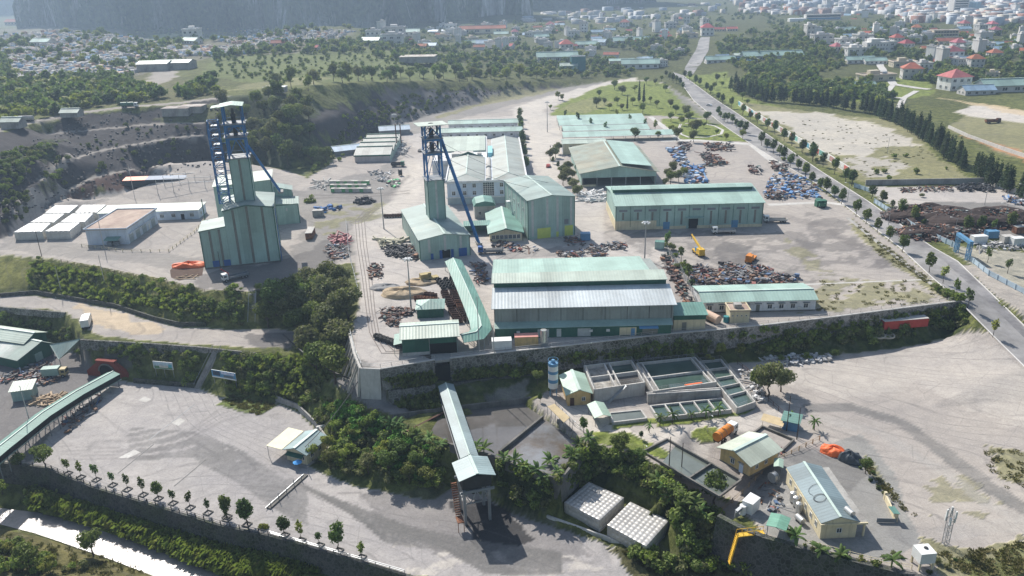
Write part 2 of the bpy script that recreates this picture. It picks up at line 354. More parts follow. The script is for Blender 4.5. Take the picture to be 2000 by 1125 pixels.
# flat field east of the road, scrapyard
zone(C_DRY,[(1440,198),(1560,215),(1720,232),(1790,260),(1830,310),(1900,350),(1700,362),(1600,322),(1500,254)],.4,2)
zone(C_PALE,[(1470,215),(1620,222),(1740,250),(1800,285),(1720,285),(1690,310),(1610,300),(1540,252)],0,6,.85)
zone(C_CONC,[(1640,310),(1740,305),(1780,330),(1700,350)],0,4,.8,speck=.4)
zone(C_CONC,[(1690,365),(1960,362),(2060,400),(2060,470),(1830,440),(1720,392)],0,1)
zone(C_MUD,[(1800,395),(1960,395),(2060,420),(2060,480),(1850,450)],0,2)
zone(C_CONC,[(1850,478),(2060,500),(2060,620),(1900,520)],0,1,.7)
zone(C_DUST,[(1870,515),(1920,560),(2060,680),(2060,620),(1930,520)],.1,1)
zone(C_DRY,[(1850,250),(1900,215),(2060,240),(2060,330),(1950,300)],.3,3)
zone(C_PALE,[(1860,220),(2060,250),(2060,225),(1900,205)],0,2);zone(C_SAND,[(1830,190),(2000,215),(2060,240),(1880,200)],.1,4,.8)
zone((.40,.20,.10),[(1870,262),(1990,310),(2060,345),(2060,330),(1980,290)],0,2,.8)
zone(C_GRASS,[(1600,155),(1740,150),(1830,160),(1820,185),(1700,205),(1640,190)],.8,4)
# slopes round the middle left
zone((.15,.15,.055),[(-60,500),(100,510),(300,550),(400,572),(480,580),(470,638),(352,634),(224,597),(128,581),(70,571),(-60,572)],.9,1.5)
zone(C_DRY,[(250,560),(420,590),(420,630),(300,612)],.7,3,.5)
zone(C_DUST,[(-60,578),(70,578),(128,586),(224,602),(304,628),(352,639),(470,644),(560,640),(600,660),(560,680),(384,674),(272,667),(190,655),(128,608),(-60,594)],0,1.2)
zone(C_SAND,[(150,595),(230,608),(320,640),(300,655),(220,645),(170,625)],0,3,.7)
zone(C_COAL,[(480,650),(590,648),(570,685),(500,676)],0,2,.7)
zone((.10,.115,.045),[(-60,615),(160,668),(272,672),(384,680),(580,695),(640,740),(700,800),(880,880),(950,895),(980,990),(940,955),(885,948),(850,975),(700,945),(605,908),(645,872),(618,835),(545,785),(435,771),(255,742),(175,728),(150,690),(60,655),(-60,660)],1,1)
zone(C_COAL,[(185,712),(235,680),(265,690),(255,730)],0,1,.8)
zone(C_MUD,[(640,745),(690,735),(760,770),(860,800),(770,812),(720,800)],0,1.2)
# lower yards
zone((.34,.32,.31),[(-80,690),(60,657),(150,692),(180,730),(255,746),(381,757),(435,776),(545,788),(585,806),(618,838),(642,874),(603,911),(700,949),(800,972),(850,979),(885,954),(950,965),(990,1000),(1051,1020),(1190,1066),(1260,1090),(1300,1120),(1100,1150),(790,1122),(625,1073),(527,1046),(431,1026),(304,988),(177,950),(89,913),(-80,895)],0,.5)
zone(C_COAL,[(-60,690),(60,660),(150,695),(200,745),(150,800),(100,850),(60,905),(-60,890)],0,2,.75)
zone(C_COAL,[(660,950),(800,975),(880,960),(960,970),(1100,1040),(1180,1080),(1080,1110),(900,1075),(760,1030)],0,4,.45)
zone((.035,.035,.037),[(885,980),(960,965),(1000,1005),(1040,1060),(960,1085),(900,1030)],0,2,.9)  # coal spill under the hopper, with the hopper's cast shadow painted in
zone(C_PALE,[(860,1090),(1000,1080),(1130,1090),(1180,1120),(1000,1130),(800,1115)],0,3,.8,speck=.5)
zone(C_PALE,[(760,1060),(880,1065),(900,1080),(780,1085)],0,2,.9,speck=.52)
zone((.12,.15,.05),[(428,790),(450,770),(540,790),(508,812),(470,805)],.8,1)
zone(C_GRASS,[(70,985),(180,1000),(320,1045),(520,1100),(640,1125),(420,1125),(200,1050),(60,1000)],1,1)
zone((.11,.10,.05),[(-60,1020),(70,1045),(203,1092),(340,1140),(-60,1150)],.9,1)
zone((.09,.085,.05),[(1190,1066),(1262,1090),(1330,1100),(1500,1110),(1900,1160),(1250,1160)],.9,1.5)
zone(C_DARKV,[(1154,872),(1250,884),(1300,935),(1400,1005),(1400,1060),(1330,1010),(1260,958),(1190,930),(1110,975),(1060,1012),(990,992),(962,900),(1094,944)],1,.8)
# treatment works, office and right lot
zone((.06,.075,.03),[(1036,785),(1110,737),(1036,720),(880,703),(1316,654),(1500,637),(1873,592),(1885,645),(1700,688),(1480,704),(1240,724),(1110,738)],1,1)
zone((.06,.075,.03),[(755,735),(870,718),(1090,700),(1040,770),(860,785),(770,790)],1,1)
zone(C_MUD,[(940,755),(1040,735),(1036,775),(950,780)],0,2,.8)
zone(C_DUST,[(1040,786),(1110,739),(1240,725),(1480,706),(1600,698),(1878,648),(2200,740),(2400,1100),(1900,1160),(1783,1120),(1596,1076),(1492,1046),(1410,1006),(1350,980),(1290,938),(1250,884),(1154,871)],0,.5)
zone(C_PALE,[(1500,720),(1700,695),(1880,655),(2100,800),(2150,900),(1800,760),(1620,780)],0,6,.4)
zone(C_PALE,[(1100,780),(1160,795),(1240,845),(1450,810),(1530,790),(1540,830),(1400,860),(1380,900),(1290,860),(1160,862),(1080,812)],0,1,.8)
zone(C_GRASS,[(1155,845),(1230,845),(1300,880),(1450,985),(1400,960),(1250,885),(1160,868)],.9,.5)
zone(C_GRASS,[(1350,842),(1380,832),(1420,840),(1410,858),(1375,868),(1352,855)],.9,.3)
zone(C_GRASS,[(1190,828),(1280,815),(1290,824),(1200,840)],.9,.5);zone(C_GRASS,[(1270,822),(1440,805),(1480,795),(1440,812),(1290,834)],.9,.5)
zone((.24,.235,.225),[(1620,865),(1680,845),(1740,920),(1800,1060),(1740,1100),(1600,1075),(1500,1045),(1440,1000),(1500,910)],0,.8)
zone((.17,.165,.16),[(1520,890),(1560,870),(1700,920),(1660,960),(1560,910)],0,.5,.8)
zone(C_DRY,[(1680,880),(1720,940),(1790,1010),(1800,1040),(1770,1000),(1700,930)],.5,1.5,.8,speck=.46)
zone(C_DRY,[(1780,930),(1960,960),(1920,1010),(1800,1000)],.4,5,.6,speck=.56);zone(C_DRY,[(1920,870),(2000,880),(2060,960),(1960,930)],.5,3,.8,speck=.5)
zone(C_DRY,[(1800,1060),(1880,1080),(2060,1050),(2100,1150),(1850,1150)],.7,3,.8,speck=.42)
zone((.12,.13,.05),[(1880,1100),(2060,1060),(2100,1160),(1900,1160)],.9,3,.8)
# wheel ruts, as bands of darker dirt
def ruts(col,pts,width,amt=.6,wob=1.0):
    q=[P(*p)for p in pts];L_=[];R_=[]
    for i,p in enumerate(q):
        a,b=q[max(0,i-1)],q[min(len(q)-1,i+1)];t=(b-a);t.z=0;t.normalize();n=Vector((-t.y,t.x,0))*width/2
        L_.append(p+n);R_.append(p-n)
    m=inpoly(GX+(sml-.5)*wob,GY+(med-.5)*wob,L_+R_[::-1])
    f=(amt*(.5+sml[m]))[:,None].clip(0,1);CA[m]=CA[m]*(1-f)+np.array(col)*f
ruts((.16,.155,.15),[(1570,797),(1660,795),(1760,825),(1850,890),(1930,950),(2060,1030)],4,.8)
ruts((.34,.32,.30),[(1600,815),(1720,845),(1850,925),(1930,985),(2060,1050)],3,.6)
ruts((.34,.32,.30),[(1840,1045),(1920,1030),(2060,1020)],4,.5)
for k in range(16):
    o=k*5
    ruts((.15,.145,.14),[(560+o*2,935+o),(680+o,985+o),(800+o,1030+o*.6),(950,1060+o*.8),(1100,1080+o*.5)],.8,.75,.5)
for k in range(14):
    o=k*5
    ruts((.17,.165,.16),[(250,835+o),(380,845+o*.8),(470,880+o),(540,930+o),(600,960+o)],.7,.65,.5)
for k in range(4):ruts((.15,.14,.14),[(120,930-60+k*9),(300,880+k*5),(430,800+k*8),(500,785+k*6)],.8,.3,.7)
ruts(C_PALE,[(745,420),(790,390),(820,340),(860,290)],9,.5,2)
for k in range(3):ruts((.17,.16,.15),[(600,380+k*7),(700,382+k*6),(760,375+k*5),(800,340+k)],1.2,.5,1)
for k in range(5):ruts((.17,.16,.15),[(1300,460+k*9),(1420,470+k*12),(1540,520+k*8),(1660,530+k*10)],1.5,.4,2)
ruts((.10,.09,.09),[(1740,520),(1660,470),(1600,440),(1540,425),(1480,420)],6,.3,4)
# relief on the rough slopes
rough=np.clip(SLP*6,0,1)*np.clip((.6-SLP)/.15,0,1)*np.clip((GY-150)/60,0,1)
GZN=GZZ+rough*((fbm(GX,GY,.10,4)-.5)*3.0+(fbm(GX*.9,GY*.2,.3,14,2)-.5)*1.2+(fbm(GX,GY,.28,61,2)-.5)*1.8)+(fbm(GX,GY,.05,70,2)-.5)*.05*(SLP<.01)
farhill=np.clip((GY-900)/600,0,1);GZN+=farhill*(fbm(GX,GY,.0025,99)-.45)*26
# karst towers stand on their own meshes; the ground is one sheet
V=np.stack([GX,GY,GZN],-1).reshape(-1,3)
ii=np.arange(NR-1)[:,None]*NC+np.arange(NC-1)[None,:]
Fq=np.stack([ii,ii+1,ii+NC+1,ii+NC],-1).reshape(-1,4)
gm=nmesh('ground',V,Fq)
ca=gm.color_attributes.new('soil','FLOAT_COLOR','POINT')
ca.data.foreach_set('color',np.concatenate([CA,VG[...,None]],-1).astype(np.float32).ravel())
m=bpy.data.materials.new('ground soil');t=NT(m);b=t.n('BsdfPrincipled');t.l(b.outputs[0],t.o.inputs[0]);b.inputs['Roughness'].default_value=.95;b.inputs['Specular IOR Level'].default_value=.15
at=t.n('VertexColor',layer_name='soil');vec=t.n('TexCoord').outputs['Object'];c=at.outputs['Color'];a=at.outputs['Alpha']
n1=t.noise(vec,.035,7,.65);n2=t.noise(vec,.35,6,.7);n3=t.noise(vec,2.5,4,.75);n4=t.noise(t.scl(vec,(.25,1.3,1)),.25,5,.7)
c=t.mix(1.0,c,t.mix(t.rng(n1,.35,.65,0,1),(.88,.885,.90),(1.10,1.09,1.06)),'MULTIPLY')
c=t.mix(1.0,c,t.mix(t.rng(n2,.3,.7,0,1),(.86,.86,.86),(1.12,1.12,1.11)),'MULTIPLY')
rt=t.n('VectorRotate',i_Angle=.5);t.l(vec,rt.inputs[0]);rt.inputs['Axis'].default_value=(0,0,1);n5=t.noise(t.scl(rt.outputs[0],(.35,1,1)),.022,2,.4);kk=t.math('FRACT',t.math('MULTIPLY',n5,34));ln=t.math('MULTIPLY',t.rng(t.math('ABSOLUTE',t.math('SUBTRACT',kk,.5)),.03,.10,1,0),t.rng(n2,.4,.65,0,.5))
c=t.mix(ln,c,(.11,.105,.105));n6=t.n('TexVoronoi',i_Scale=.12,feature='DISTANCE_TO_EDGE');t.l(vec,n6.inputs['Vector']);c=t.mix(t.rng(n6.outputs['Distance'],.004,.010,.2,0),c,(.10,.10,.10))
c=t.mix(t.rng(n4,.58,.70,0,.30),c,(.12,.115,.115))                       # coal dust smears
c=t.mix(1.0,c,t.mix(t.rng(n3,.3,.7,0,1),(.82,)*3,(1.15,)*3),'MULTIPLY')
vm=t.mix(t.rng(n2,.35,.62,0,1),(.55,.62,.5),(1.45,1.42,1.15));c2=t.mix(1.0,c,vm,'MULTIPLY')
c=t.mix(a,c,c2);t.l(c,b.inputs['Base Color'])
bp=t.n('Bump',i_Strength=.9,i_Distance=.5);hh=t.math('ADD',t.math('MULTIPLY',n2,t.math('ADD',t.math('MULTIPLY',a,1.2),.12)),t.math('MULTIPLY',n3,t.math('ADD',t.math('MULTIPLY',a,.5),.12)))
t.l(hh,bp.inputs['Height']);t.l(bp.outputs[0],b.inputs['Normal'])
gm.materials.append(m);gm.polygons.foreach_set('use_smooth',np.ones(len(Fq),bool))
ground=bpy.data.objects.new('ground',gm);COL.objects.link(ground);ground['kind']='structure'
# ------------------------------------------------------------------ building blocks
class MB:
    def __init__(s):s.v=[];s.f=[]
    def add(s,vs,fs):
        n=len(s.v);s.v+=[tuple(p)for p in vs];s.f+=[tuple(i+n for i in f)for f in fs];return s
    def box(s,x0,x1,y0,y1,z0,z1):
        return s.add([(x0,y0,z0),(x1,y0,z0),(x1,y1,z0),(x0,y1,z0),(x0,y0,z1),(x1,y0,z1),(x1,y1,z1),(x0,y1,z1)],
                     [(0,3,2,1),(4,5,6,7),(0,1,5,4),(1,2,6,5),(2,3,7,6),(3,0,4,7)])
    def bar(s,a,b,w,h=None,up=(0,0,1)):
        a,b=Vector(a),Vector(b);h=h or w;d=(b-a).normalized();up=Vector(up)
        if abs(d.dot(up))>.98:up=Vector((0,1,0))
        r=d.cross(up).normalized()*w/2;u=r.cross(d).normalized()*h/2
        q=[a-r-u,a+r-u,a+r+u,a-r+u,b-r-u,b+r-u,b+r+u,b-r+u]
        return s.add(q,[(0,1,2,3),(7,6,5,4),(0,4,5,1),(1,5,6,2),(2,6,7,3),(3,7,4,0)])
    def cyl(s,a,b,r0,r1=None,n=10,caps=True):
        a,b=Vector(a),Vector(b);r1=r0 if r1 is None else r1;d=(b-a).normalized()
        up=Vector((0,0,1))if abs(d.z)<.95 else Vector((1,0,0));x=d.cross(up).normalized();y=d.cross(x)
        vs=[c+(x*math.cos(2*math.pi*k/n)+y*math.sin(2*math.pi*k/n))*r for c,r in((a,r0),(b,r1))for k in range(n)]
        fs=[(k,(k+1)%n,n+(k+1)%n,n+k)for k in range(n)]
        if caps:fs+=[tuple(range(n))[::-1],tuple(range(n,2*n))]
        return s.add(vs,fs)
    def prism(s,poly,z0,z1):
        n=len(poly);vs=[(p[0],p[1],z0)for p in poly]+[(p[0],p[1],z1)for p in poly]
        ar=sum(poly[i-1][0]*poly[i][1]-poly[i][0]*poly[i-1][1]for i in range(n))
        fs=[((i+1)%n,i,n+i,n+(i+1)%n)if ar<0 else(i,(i+1)%n,n+(i+1)%n,n+i)for i in range(n)]
        t_,b_=tuple(range(n,2*n)),tuple(range(n))[::-1]
        if ar<0:t_,b_=t_[::-1],b_[::-1]
        return s.add(vs,fs+[t_,b_])
    def slab(s,q,th):
        "thick sheet from a quad or polygon, thickness downwards"
        n=len(q);q=[Vector(p)for p in q];d=Vector((0,0,th))
        return s.add(q+[p-d for p in q],[tuple(range(n)),tuple(range(2*n-1,n-1,-1))]+[(i,n+i,n+(i+1)%n,(i+1)%n)for i in range(n)])
    def extr(s,prof,y0,y1):
        "profile in xz pushed along y"
        n=len(prof);return s.add([(x,y0,z)for x,z in prof]+[(x,y1,z)for x,z in prof],[tuple(range(n)),tuple(range(2*n-1,n-1,-1))]+[(i,n+i,n+(i+1)%n,(i+1)%n)for i in range(n)])
    def extx(s,prof,x0,x1):
        n=len(prof);return s.add([(x0,y,z)for y,z in prof]+[(x1,y,z)for y,z in prof],[tuple(range(n))[::-1],tuple(range(n,2*n))]+[((i+1)%n,n+(i+1)%n,n+i,i)for i in range(n)])
    def mesh(s,name):
        m=bpy.data.meshes.new(name);m.from_pydata(s.v,[],s.f);m.update();return m
    def fix(s,m):
        import bmesh;b=bmesh.new();b.from_mesh(m);bmesh.ops.recalc_face_normals(b,faces=b.faces);b.to_mesh(m);b.free()
PENDING=[]
def put(name,data,parent=None,loc=None,rz=0.0,mats=None,label=None):
    o=bpy.data.objects.new(name,data);COL.objects.link(o)
    if parent is not None:o.parent=parent
    if loc is not None:o.location=loc
    if rz:o.rotation_euler.z=rz
    if mats is not None and data is not None and not data.materials:data.materials.append(mats)
    if label:o['label']=label
    return o
def part(name,mb,m,parent,label=None,smooth=False,loc=None,rz=0.0):
    me=mb.mesh(name);mb.fix(me)
    if smooth:me.polygons.foreach_set('use_smooth',[True]*len(me.polygons))
    me.materials.append(m);return put(name,me,parent,loc,rz,label=label)
def thing(name,label,cat,loc=(0,0,0),rz=0.0,group=None,auto=False):
    o=put(name,None,None,loc,rz);o.empty_display_size=.5;tagit(o,label,cat,group,auto);return o
def solo(name,mb,m,label,cat,loc=(0,0,0),rz=0.0,group=None,kind=None,auto=False,smooth=False):
    o=part(name,mb,m,None,smooth=smooth);o.location=loc;o.rotation_euler.z=rz;tagit(o,label,cat,group,auto)
    if kind:o['kind']=kind
    return o
def tagit(o,label,cat,group=None,auto=False):
    o['label']=label;o['category']=cat
    if group:o['group']=group
    if auto:PENDING.append(o)
def clone(root,loc,rz=0.0,scale=None,label=None,group=None):
    r=root.copy();COL.objects.link(r);r.location=loc;r.rotation_euler=(0,0,rz)
    if scale is not None:r.scale=(scale,)*3 if isinstance(scale,(int,float))else scale
    if label:r['label']=label
    if group:r['group']=group
    for ch in root.children:
        c=ch.copy();COL.objects.link(c);c.parent=r
        for g in ch.children:
            d=g.copy();COL.objects.link(d);d.parent=c
    PENDING.append(r);return r
class Proto:
    "first use moves the built thing itself, later uses copy it"
    def __init__(s,root):s.r=root;s.used=False;s.s0=tuple(root.scale)
    def at(s,loc,rz=0.0,scale=1.0,label=None,group=None):
        sc=(scale,)*3 if isinstance(scale,(int,float))else scale
        if s.used:return clone(s.r,loc,rz,sc,label,group)
        s.used=True;r=s.r;r.location=loc;r.rotation_euler=(0,0,rz);r.scale=sc
        if label:r['label']=label
        if group:r['group']=group
        PENDING.append(r);return r
def hd(a,b,z=None):
    "heading from pixel a to pixel b on the ground"
    A=P(*a)if z is None else U(*a,z);B=P(*b)if z is None else U(*b,z);d=B-A
    return math.atan2(d.y,d.x)
def fr(a,b,z=0.0):
    A,B=U(*a,z),U(*b,z);d=B-A;return A,math.atan2(d.y,d.x),d.length

# ------------------------------------------------------------------ materials
G1=(.36,.50,.455);G2=(.20,.36,.31)
M_ROOF=mat('pale green sheet',(.28,.36,.33),.55,.07,.15,stripe=(0,.9,.05),col2=(.30,.34,.30),c2amt=.25,c2scale=.12)
M_ROOFY=mat('pale green sheet y',(.25,.325,.305),.55,.07,.15,stripe=(1,.9,.05),col2=(.30,.34,.30),c2amt=.25,c2scale=.12)
M_ROOFG=mat('grey green sheet',(.33,.36,.335),.55,.08,.12,stripe=(1,.9,.05),col2=(.28,.28,.24),c2amt=.3,c2scale=.1)
M_ROOFO=mat('faded olive sheet',(.25,.29,.245),.65,.12,.12,stripe=(1,1.0,.05),col2=(.24,.23,.17),c2amt=.6,c2scale=.08)
M_ROOFM=mat('mint sheet',(.33,.46,.405),.5,.05,.15,stripe=(0,.9,.05))
M_ROOFT=mat('teal sheet',(.13,.27,.23),.5,.08,.2,stripe=(0,.8,.05))
M_ROOFTY=mat('teal sheet y',(.15,.285,.245),.5,.08,.2,stripe=(1,.8,.05))
M_ROOFS=mat('silver sheet',(.50,.545,.56),.42,.07,.15,stripe=(0,.9,.05))
M_ROOFGL=mat('light green sheet',(.42,.485,.42),.5,.06,.15,stripe=(0,.8,.04))
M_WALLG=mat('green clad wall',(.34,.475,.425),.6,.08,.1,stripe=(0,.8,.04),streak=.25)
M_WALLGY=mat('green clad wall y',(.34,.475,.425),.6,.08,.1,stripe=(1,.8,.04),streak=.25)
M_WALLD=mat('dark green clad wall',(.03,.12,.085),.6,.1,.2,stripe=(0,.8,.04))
M_WALLK=mat('grey clad wall',(.27,.30,.285),.6,.1,.2,stripe=(0,1.2,.04),streak=.5)
M_STRIP=mat('skylight strip',(.20,.205,.18),.4,.25,.5)
M_STRIPL=mat('pale skylight strip',(.50,.52,.50),.4,.2,.5)
M_TRIM=mat('dark green trim',(.06,.15,.12),.6,.1)
M_TRIML=mat('pale flashing',(.48,.58,.53),.5,.05)
M_WHITE=mat('white plaster',(.66,.67,.69),.8,.08,.3,streak=.35,col2=(.45,.44,.42),c2amt=.3)
M_BLUEW=mat('pale blue plaster',(.55,.62,.72),.8,.07,.3,streak=.3)
M_CREAM=mat('cream plaster',(.66,.58,.40),.85,.1,.3,streak=.5)
M_YELL=mat('ochre plaster',(.62,.44,.20),.85,.12,.4,streak=.45,col2=(.45,.33,.18),c2amt=.4)
M_CONC=mat('concrete',(.38,.37,.35),.9,.18,.5,streak=.5,col2=(.22,.21,.20),c2amt=.4,bump=.02)
M_CONCL=mat('pale concrete',(.50,.485,.46),.9,.15,.5,streak=.4)
M_CONCD=mat('stained concrete',(.20,.19,.175),.9,.25,.5,streak=.6,col2=(.09,.09,.08),c2amt=.5)
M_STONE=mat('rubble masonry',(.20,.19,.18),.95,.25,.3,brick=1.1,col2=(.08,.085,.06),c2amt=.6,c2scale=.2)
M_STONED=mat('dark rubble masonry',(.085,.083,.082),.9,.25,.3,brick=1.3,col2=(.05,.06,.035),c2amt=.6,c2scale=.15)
M_BLUE=mat('blue steel',(.03,.17,.42),.45,.12,.6,col2=(.05,.09,.15),c2amt=.3)
M_BLUED=mat('deep blue paint',(.025,.11,.34),.5,.15)
M_BLUEL=mat('light blue paint',(.11,.27,.45),.5,.12)
M_STEEL=mat('galvanised steel',(.36,.38,.40),.4,.15,metal=.5)
M_DARK=mat('dark machine',(.035,.038,.042),.6,.3,1)
M_GREYS=mat('grey painted steel',(.20,.22,.24),.55,.2,.5)
M_RUST=mat('rusty iron',(.17,.075,.045),.9,.4,.8,col2=(.30,.15,.08),c2amt=.5,c2scale=.6)
M_RUSTD=mat('dark rusty iron',(.085,.045,.035),.9,.4,.8,col2=(.18,.09,.05),c2amt=.4,c2scale=.6)
M_TYRE=mat('black rubber',(.018,.018,.02),.8,.3,1)
M_GLASS=mat('window glass',(.03,.045,.055),.12,.2,.2,spec=.6)
M_FRAME=mat('white frame',(.70,.70,.68),.6,.05)
M_SHUT=mat('roller shutter',(.33,.38,.40),.5,.08,stripe=(2,.25,.03))
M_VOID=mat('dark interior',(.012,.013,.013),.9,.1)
M_ORNG=mat('orange paint',(.62,.22,.03),.5,.15)
M_TARP=mat('orange tarpaulin',(.85,.17,.05),.55,.1,.5)
M_TARPB=mat('blue tarpaulin',(.06,.24,.62),.5,.2,.5,randobj=.3)
M_YPNT=mat('yellow paint',(.72,.45,.05),.5,.12)
M_YGRN=mat('yellow green paint',(.60,.66,.15),.55,.08)
M_RED=mat('red paint',(.42,.05,.04),.5,.15)
M_BRICKR=mat('dark red render',(.22,.045,.03),.85,.15,.4,streak=.3)
M_CABW=mat('white vehicle paint',(.74,.75,.74),.35,.05)
M_CABG=mat('green vehicle paint',(.05,.16,.10),.45,.1)
M_TILE=mat('red roof tile',(.38,.115,.075),.8,.15,.4,stripe=(0,.5,.04),randobj=.25)
M_TILEB=mat('blue roof sheet',(.28,.40,.50),.5,.1,.3,stripe=(0,.6,.04),randobj=.2)
M_FLAT=mat('weathered roof slab',(.40,.37,.34),.9,.15,.3,col2=(.25,.20,.17),c2amt=.5,c2scale=.2,randobj=.25)
M_BROWNR=mat('brown stained roof slab',(.34,.25,.21),.9,.15,.3,col2=(.42,.33,.27),c2amt=.7,c2scale=.2)
M_TSTR=mat('striped shed sheet',(.42,.56,.50),.5,.06,.2,stripe=(0,1.2,.05))
M_TOWN=mat('town plaster',(.66,.65,.63),.85,.1,.3,streak=.35,randobj=.22)
M_TOWNC=mat('town cream plaster',(.64,.57,.44),.85,.1,.3,streak=.35,randobj=.2)
M_PIPE=mat('black pipe',(.02,.02,.022),.5,.1)
M_SANDP=mat('sand heap',(.46,.36,.24),.95,.2,.8,col2=(.30,.24,.17),c2amt=.5)
M_GRAV=mat('grey gravel heap',(.26,.26,.26),.95,.2,.8)
M_WOOD=mat('bark',(.09,.07,.055),.95,.3,2)
M_LOG=mat('cut timber',(.42,.32,.22),.9,.25,1)

# ------------------------------------------------------------------ windows and doors
_wm={}
def win_mesh(w,h,cols_=2,kind='win'):
    k=(round(w,2),round(h,2),cols_,kind)
    if k in _wm:return _wm[k]
    f=MB();t_=.09 if w>.8 else.06
    f.box(-w/2,w/2,-.09,-.003,0,t_);f.box(-w/2,w/2,-.09,-.003,h-t_,h)
    for i in range(cols_+1):
        x=-w/2+(w-t_)*i/cols_;f.box(x,x+t_,-.088,-.003,t_+.002,h-t_-.002)
    if h>1.6:f.box(-w/2+t_,w/2-t_,-.086,-.003,h*.62,h*.62+t_)
    p=MB().box(-w/2+.03,w/2-.03,-.04,-.004,.03,h-.03)
    a=f.mesh('window');f.fix(a);a.materials.append(M_FRAME);b_=p.mesh('pane');b_.materials.append(M_GLASS)
    _wm[k]=(a,b_);return _wm[k]
def side(f,L,W):
    "face -> (function u -> local xy, rotation); u runs left to right seen from outside"
    return{'f':(lambda u:(u,0),0),'b':(lambda u:(L-u,W),math.pi),'l':(lambda u:(0,W-u),-math.pi/2),'r':(lambda u:(L,u),math.pi/2)}[f]
def win(root,f,L,W,us,z,w=1.2,h=1.4,cols_=2):
    g,rz=side(f,L,W);a,b_=win_mesh(w,h,cols_)
    for u in us:
        x,y=g(u);o=put('window',a,root,(x,y,z),rz);put('pane',b_,o)
_dm={}
def door(root,f,L,W,us,w=1.2,h=2.2,m=None,z=0.02,name='door',th=.10,label=None):
    m=m or M_SHUT;g,rz=side(f,L,W);k=(w,h,m.name,th)
    if k not in _dm:
        b_=MB().box(-w/2,w/2,-th,-.004,0,h);_dm[k]=b_.mesh(name);_dm[k].materials.append(m)
    for u in us:
        x,y=g(u);put(name,_dm[k],root,(x,y,z),rz,label=label)
def strips(root,f,L,W,us,z0,z1,w=.7,m=None,name='skylight_strip'):
    g,rz=side(f,L,W);m=m or M_STRIP
    for u,za,zb in[(q if isinstance(q,tuple)else(q,z0,z1))for q in us]:
        x,y=g(u);part(name,MB().box(-w/2,w/2,-.06,-.003,za,zb),m,root,loc=(x,y,0),rz=rz)
def trim_edges(root,L,W,hs,m=None,w=.25):
    "corner flashings, heights at the four corners (front-left, front-right, back-right, back-left)"
    m=m or M_TRIM
    for(x,y),h in zip(((0,0),(L,0),(L,W),(0,W)),hs):
        part('corner_trim',MB().box(x-w/2,x+w/2,y-w/2,y+w/2,0,h),m,root)
def gable(root,L,W,he,hr,wm,rm,axis='y',oh=.5,rp=.5,cap=None,th=.14,wall='wall',roof='roof',he2=None,trim=None):
    """walls and pitched roof. axis = way the ridge runs; rp = where the ridge sits across; he2 = other eave"""
    he2=he if he2 is None else he2
    if axis=='y':
        xr=L*rp;w=MB().extr([(0,0),(L,0),(L,he2),(xr,hr),(0,he)],0,W)
        sl,sr=(hr-he)/xr,(hr-he2)/(L-xr);r=MB();e=th*.2+.02
        r.slab([(-oh,-oh,he-sl*oh+th+e),(xr,-oh,hr+th+e),(xr,W+oh,hr+th+e),(-oh,W+oh,he-sl*oh+th+e)],th)
        r.slab([(xr,-oh,hr+th+e),(L+oh,-oh,he2-sr*oh+th+e),(L+oh,W+oh,he2-sr*oh+th+e),(xr,W+oh,hr+th+e)],th)
        c=MB().box(xr-.35,xr+.35,-oh-.02,W+oh+.02,hr+th+e-.06,hr+th+e+.10)
    else:
        yr=W*rp;w=MB().extx([(0,0),(W,0),(W,he2),(yr,hr),(0,he)],0,L)
        sf,sb=(hr-he)/yr,(hr-he2)/(W-yr);r=MB();e=th*.2+.02
        r.slab([(-oh,-oh,he-sf*oh+th+e),(L+oh,-oh,he-sf*oh+th+e),(L+oh,yr,hr+th+e),(-oh,yr,hr+th+e)],th)
        r.slab([(-oh,yr,hr+th+e),(L+oh,yr,hr+th+e),(L+oh,W+oh,he2-sb*oh+th+e),(-oh,W+oh,he2-sb*oh+th+e)],th)
        c=MB().box(-oh-.02,L+oh+.02,yr-.35,yr+.35,hr+th+e-.06,hr+th+e+.10)
    if wm:part(wall,w,wm,root)
    ro=part(roof,r,rm,root)
    if cap is not False:part('ridge_cap',c,cap or M_TRIML,ro)
    return ro
def flatroof(root,L,W,h,wm,rm,par=.5,wall='wall',oh=.25):
    part(wall,MB().box(0,L,0,W,0,h),wm,root)
    r=MB().box(-oh,L+oh,-oh,W+oh,h+.003,h+.22);ro=part('roof',r,rm,root)
    if par:
        b_=MB();z0,z1=h+.223,h+par
        b_.box(-oh,L+oh,-oh,-oh+.2,z0,z1);b_.box(-oh,L+oh,W+oh-.2,W+oh,z0,z1);b_.box(-oh,-oh+.2,-oh+.203,W+oh-.203,z0,z1);b_.box(L+oh-.2,L+oh,-oh+.203,W+oh-.203,z0,z1)
        part('parapet',b_,wm,root)
    return ro
def lattice(mb,corners,z0,z1,n,w=.25,wb=.14,dg=True):
    "braced frame on four corner lines"
    for(x,y)in corners:mb.bar((x,y,z0),(x,y,z1),w)
    for k in range(n+1):
        z=z0+(z1-z0)*k/n
        for i in range(4):
            a,b_=corners[i-1],corners[i];mb.bar((*a,z),(*b_,z),wb)
            if dg and k<n:
                zz=z0+(z1-z0)*(k+1)/n
                mb.bar((*a,z),(*b_,zz),wb*.8)if(k+i)%2 else mb.bar((*a,zz),(*b_,z),wb*.8)
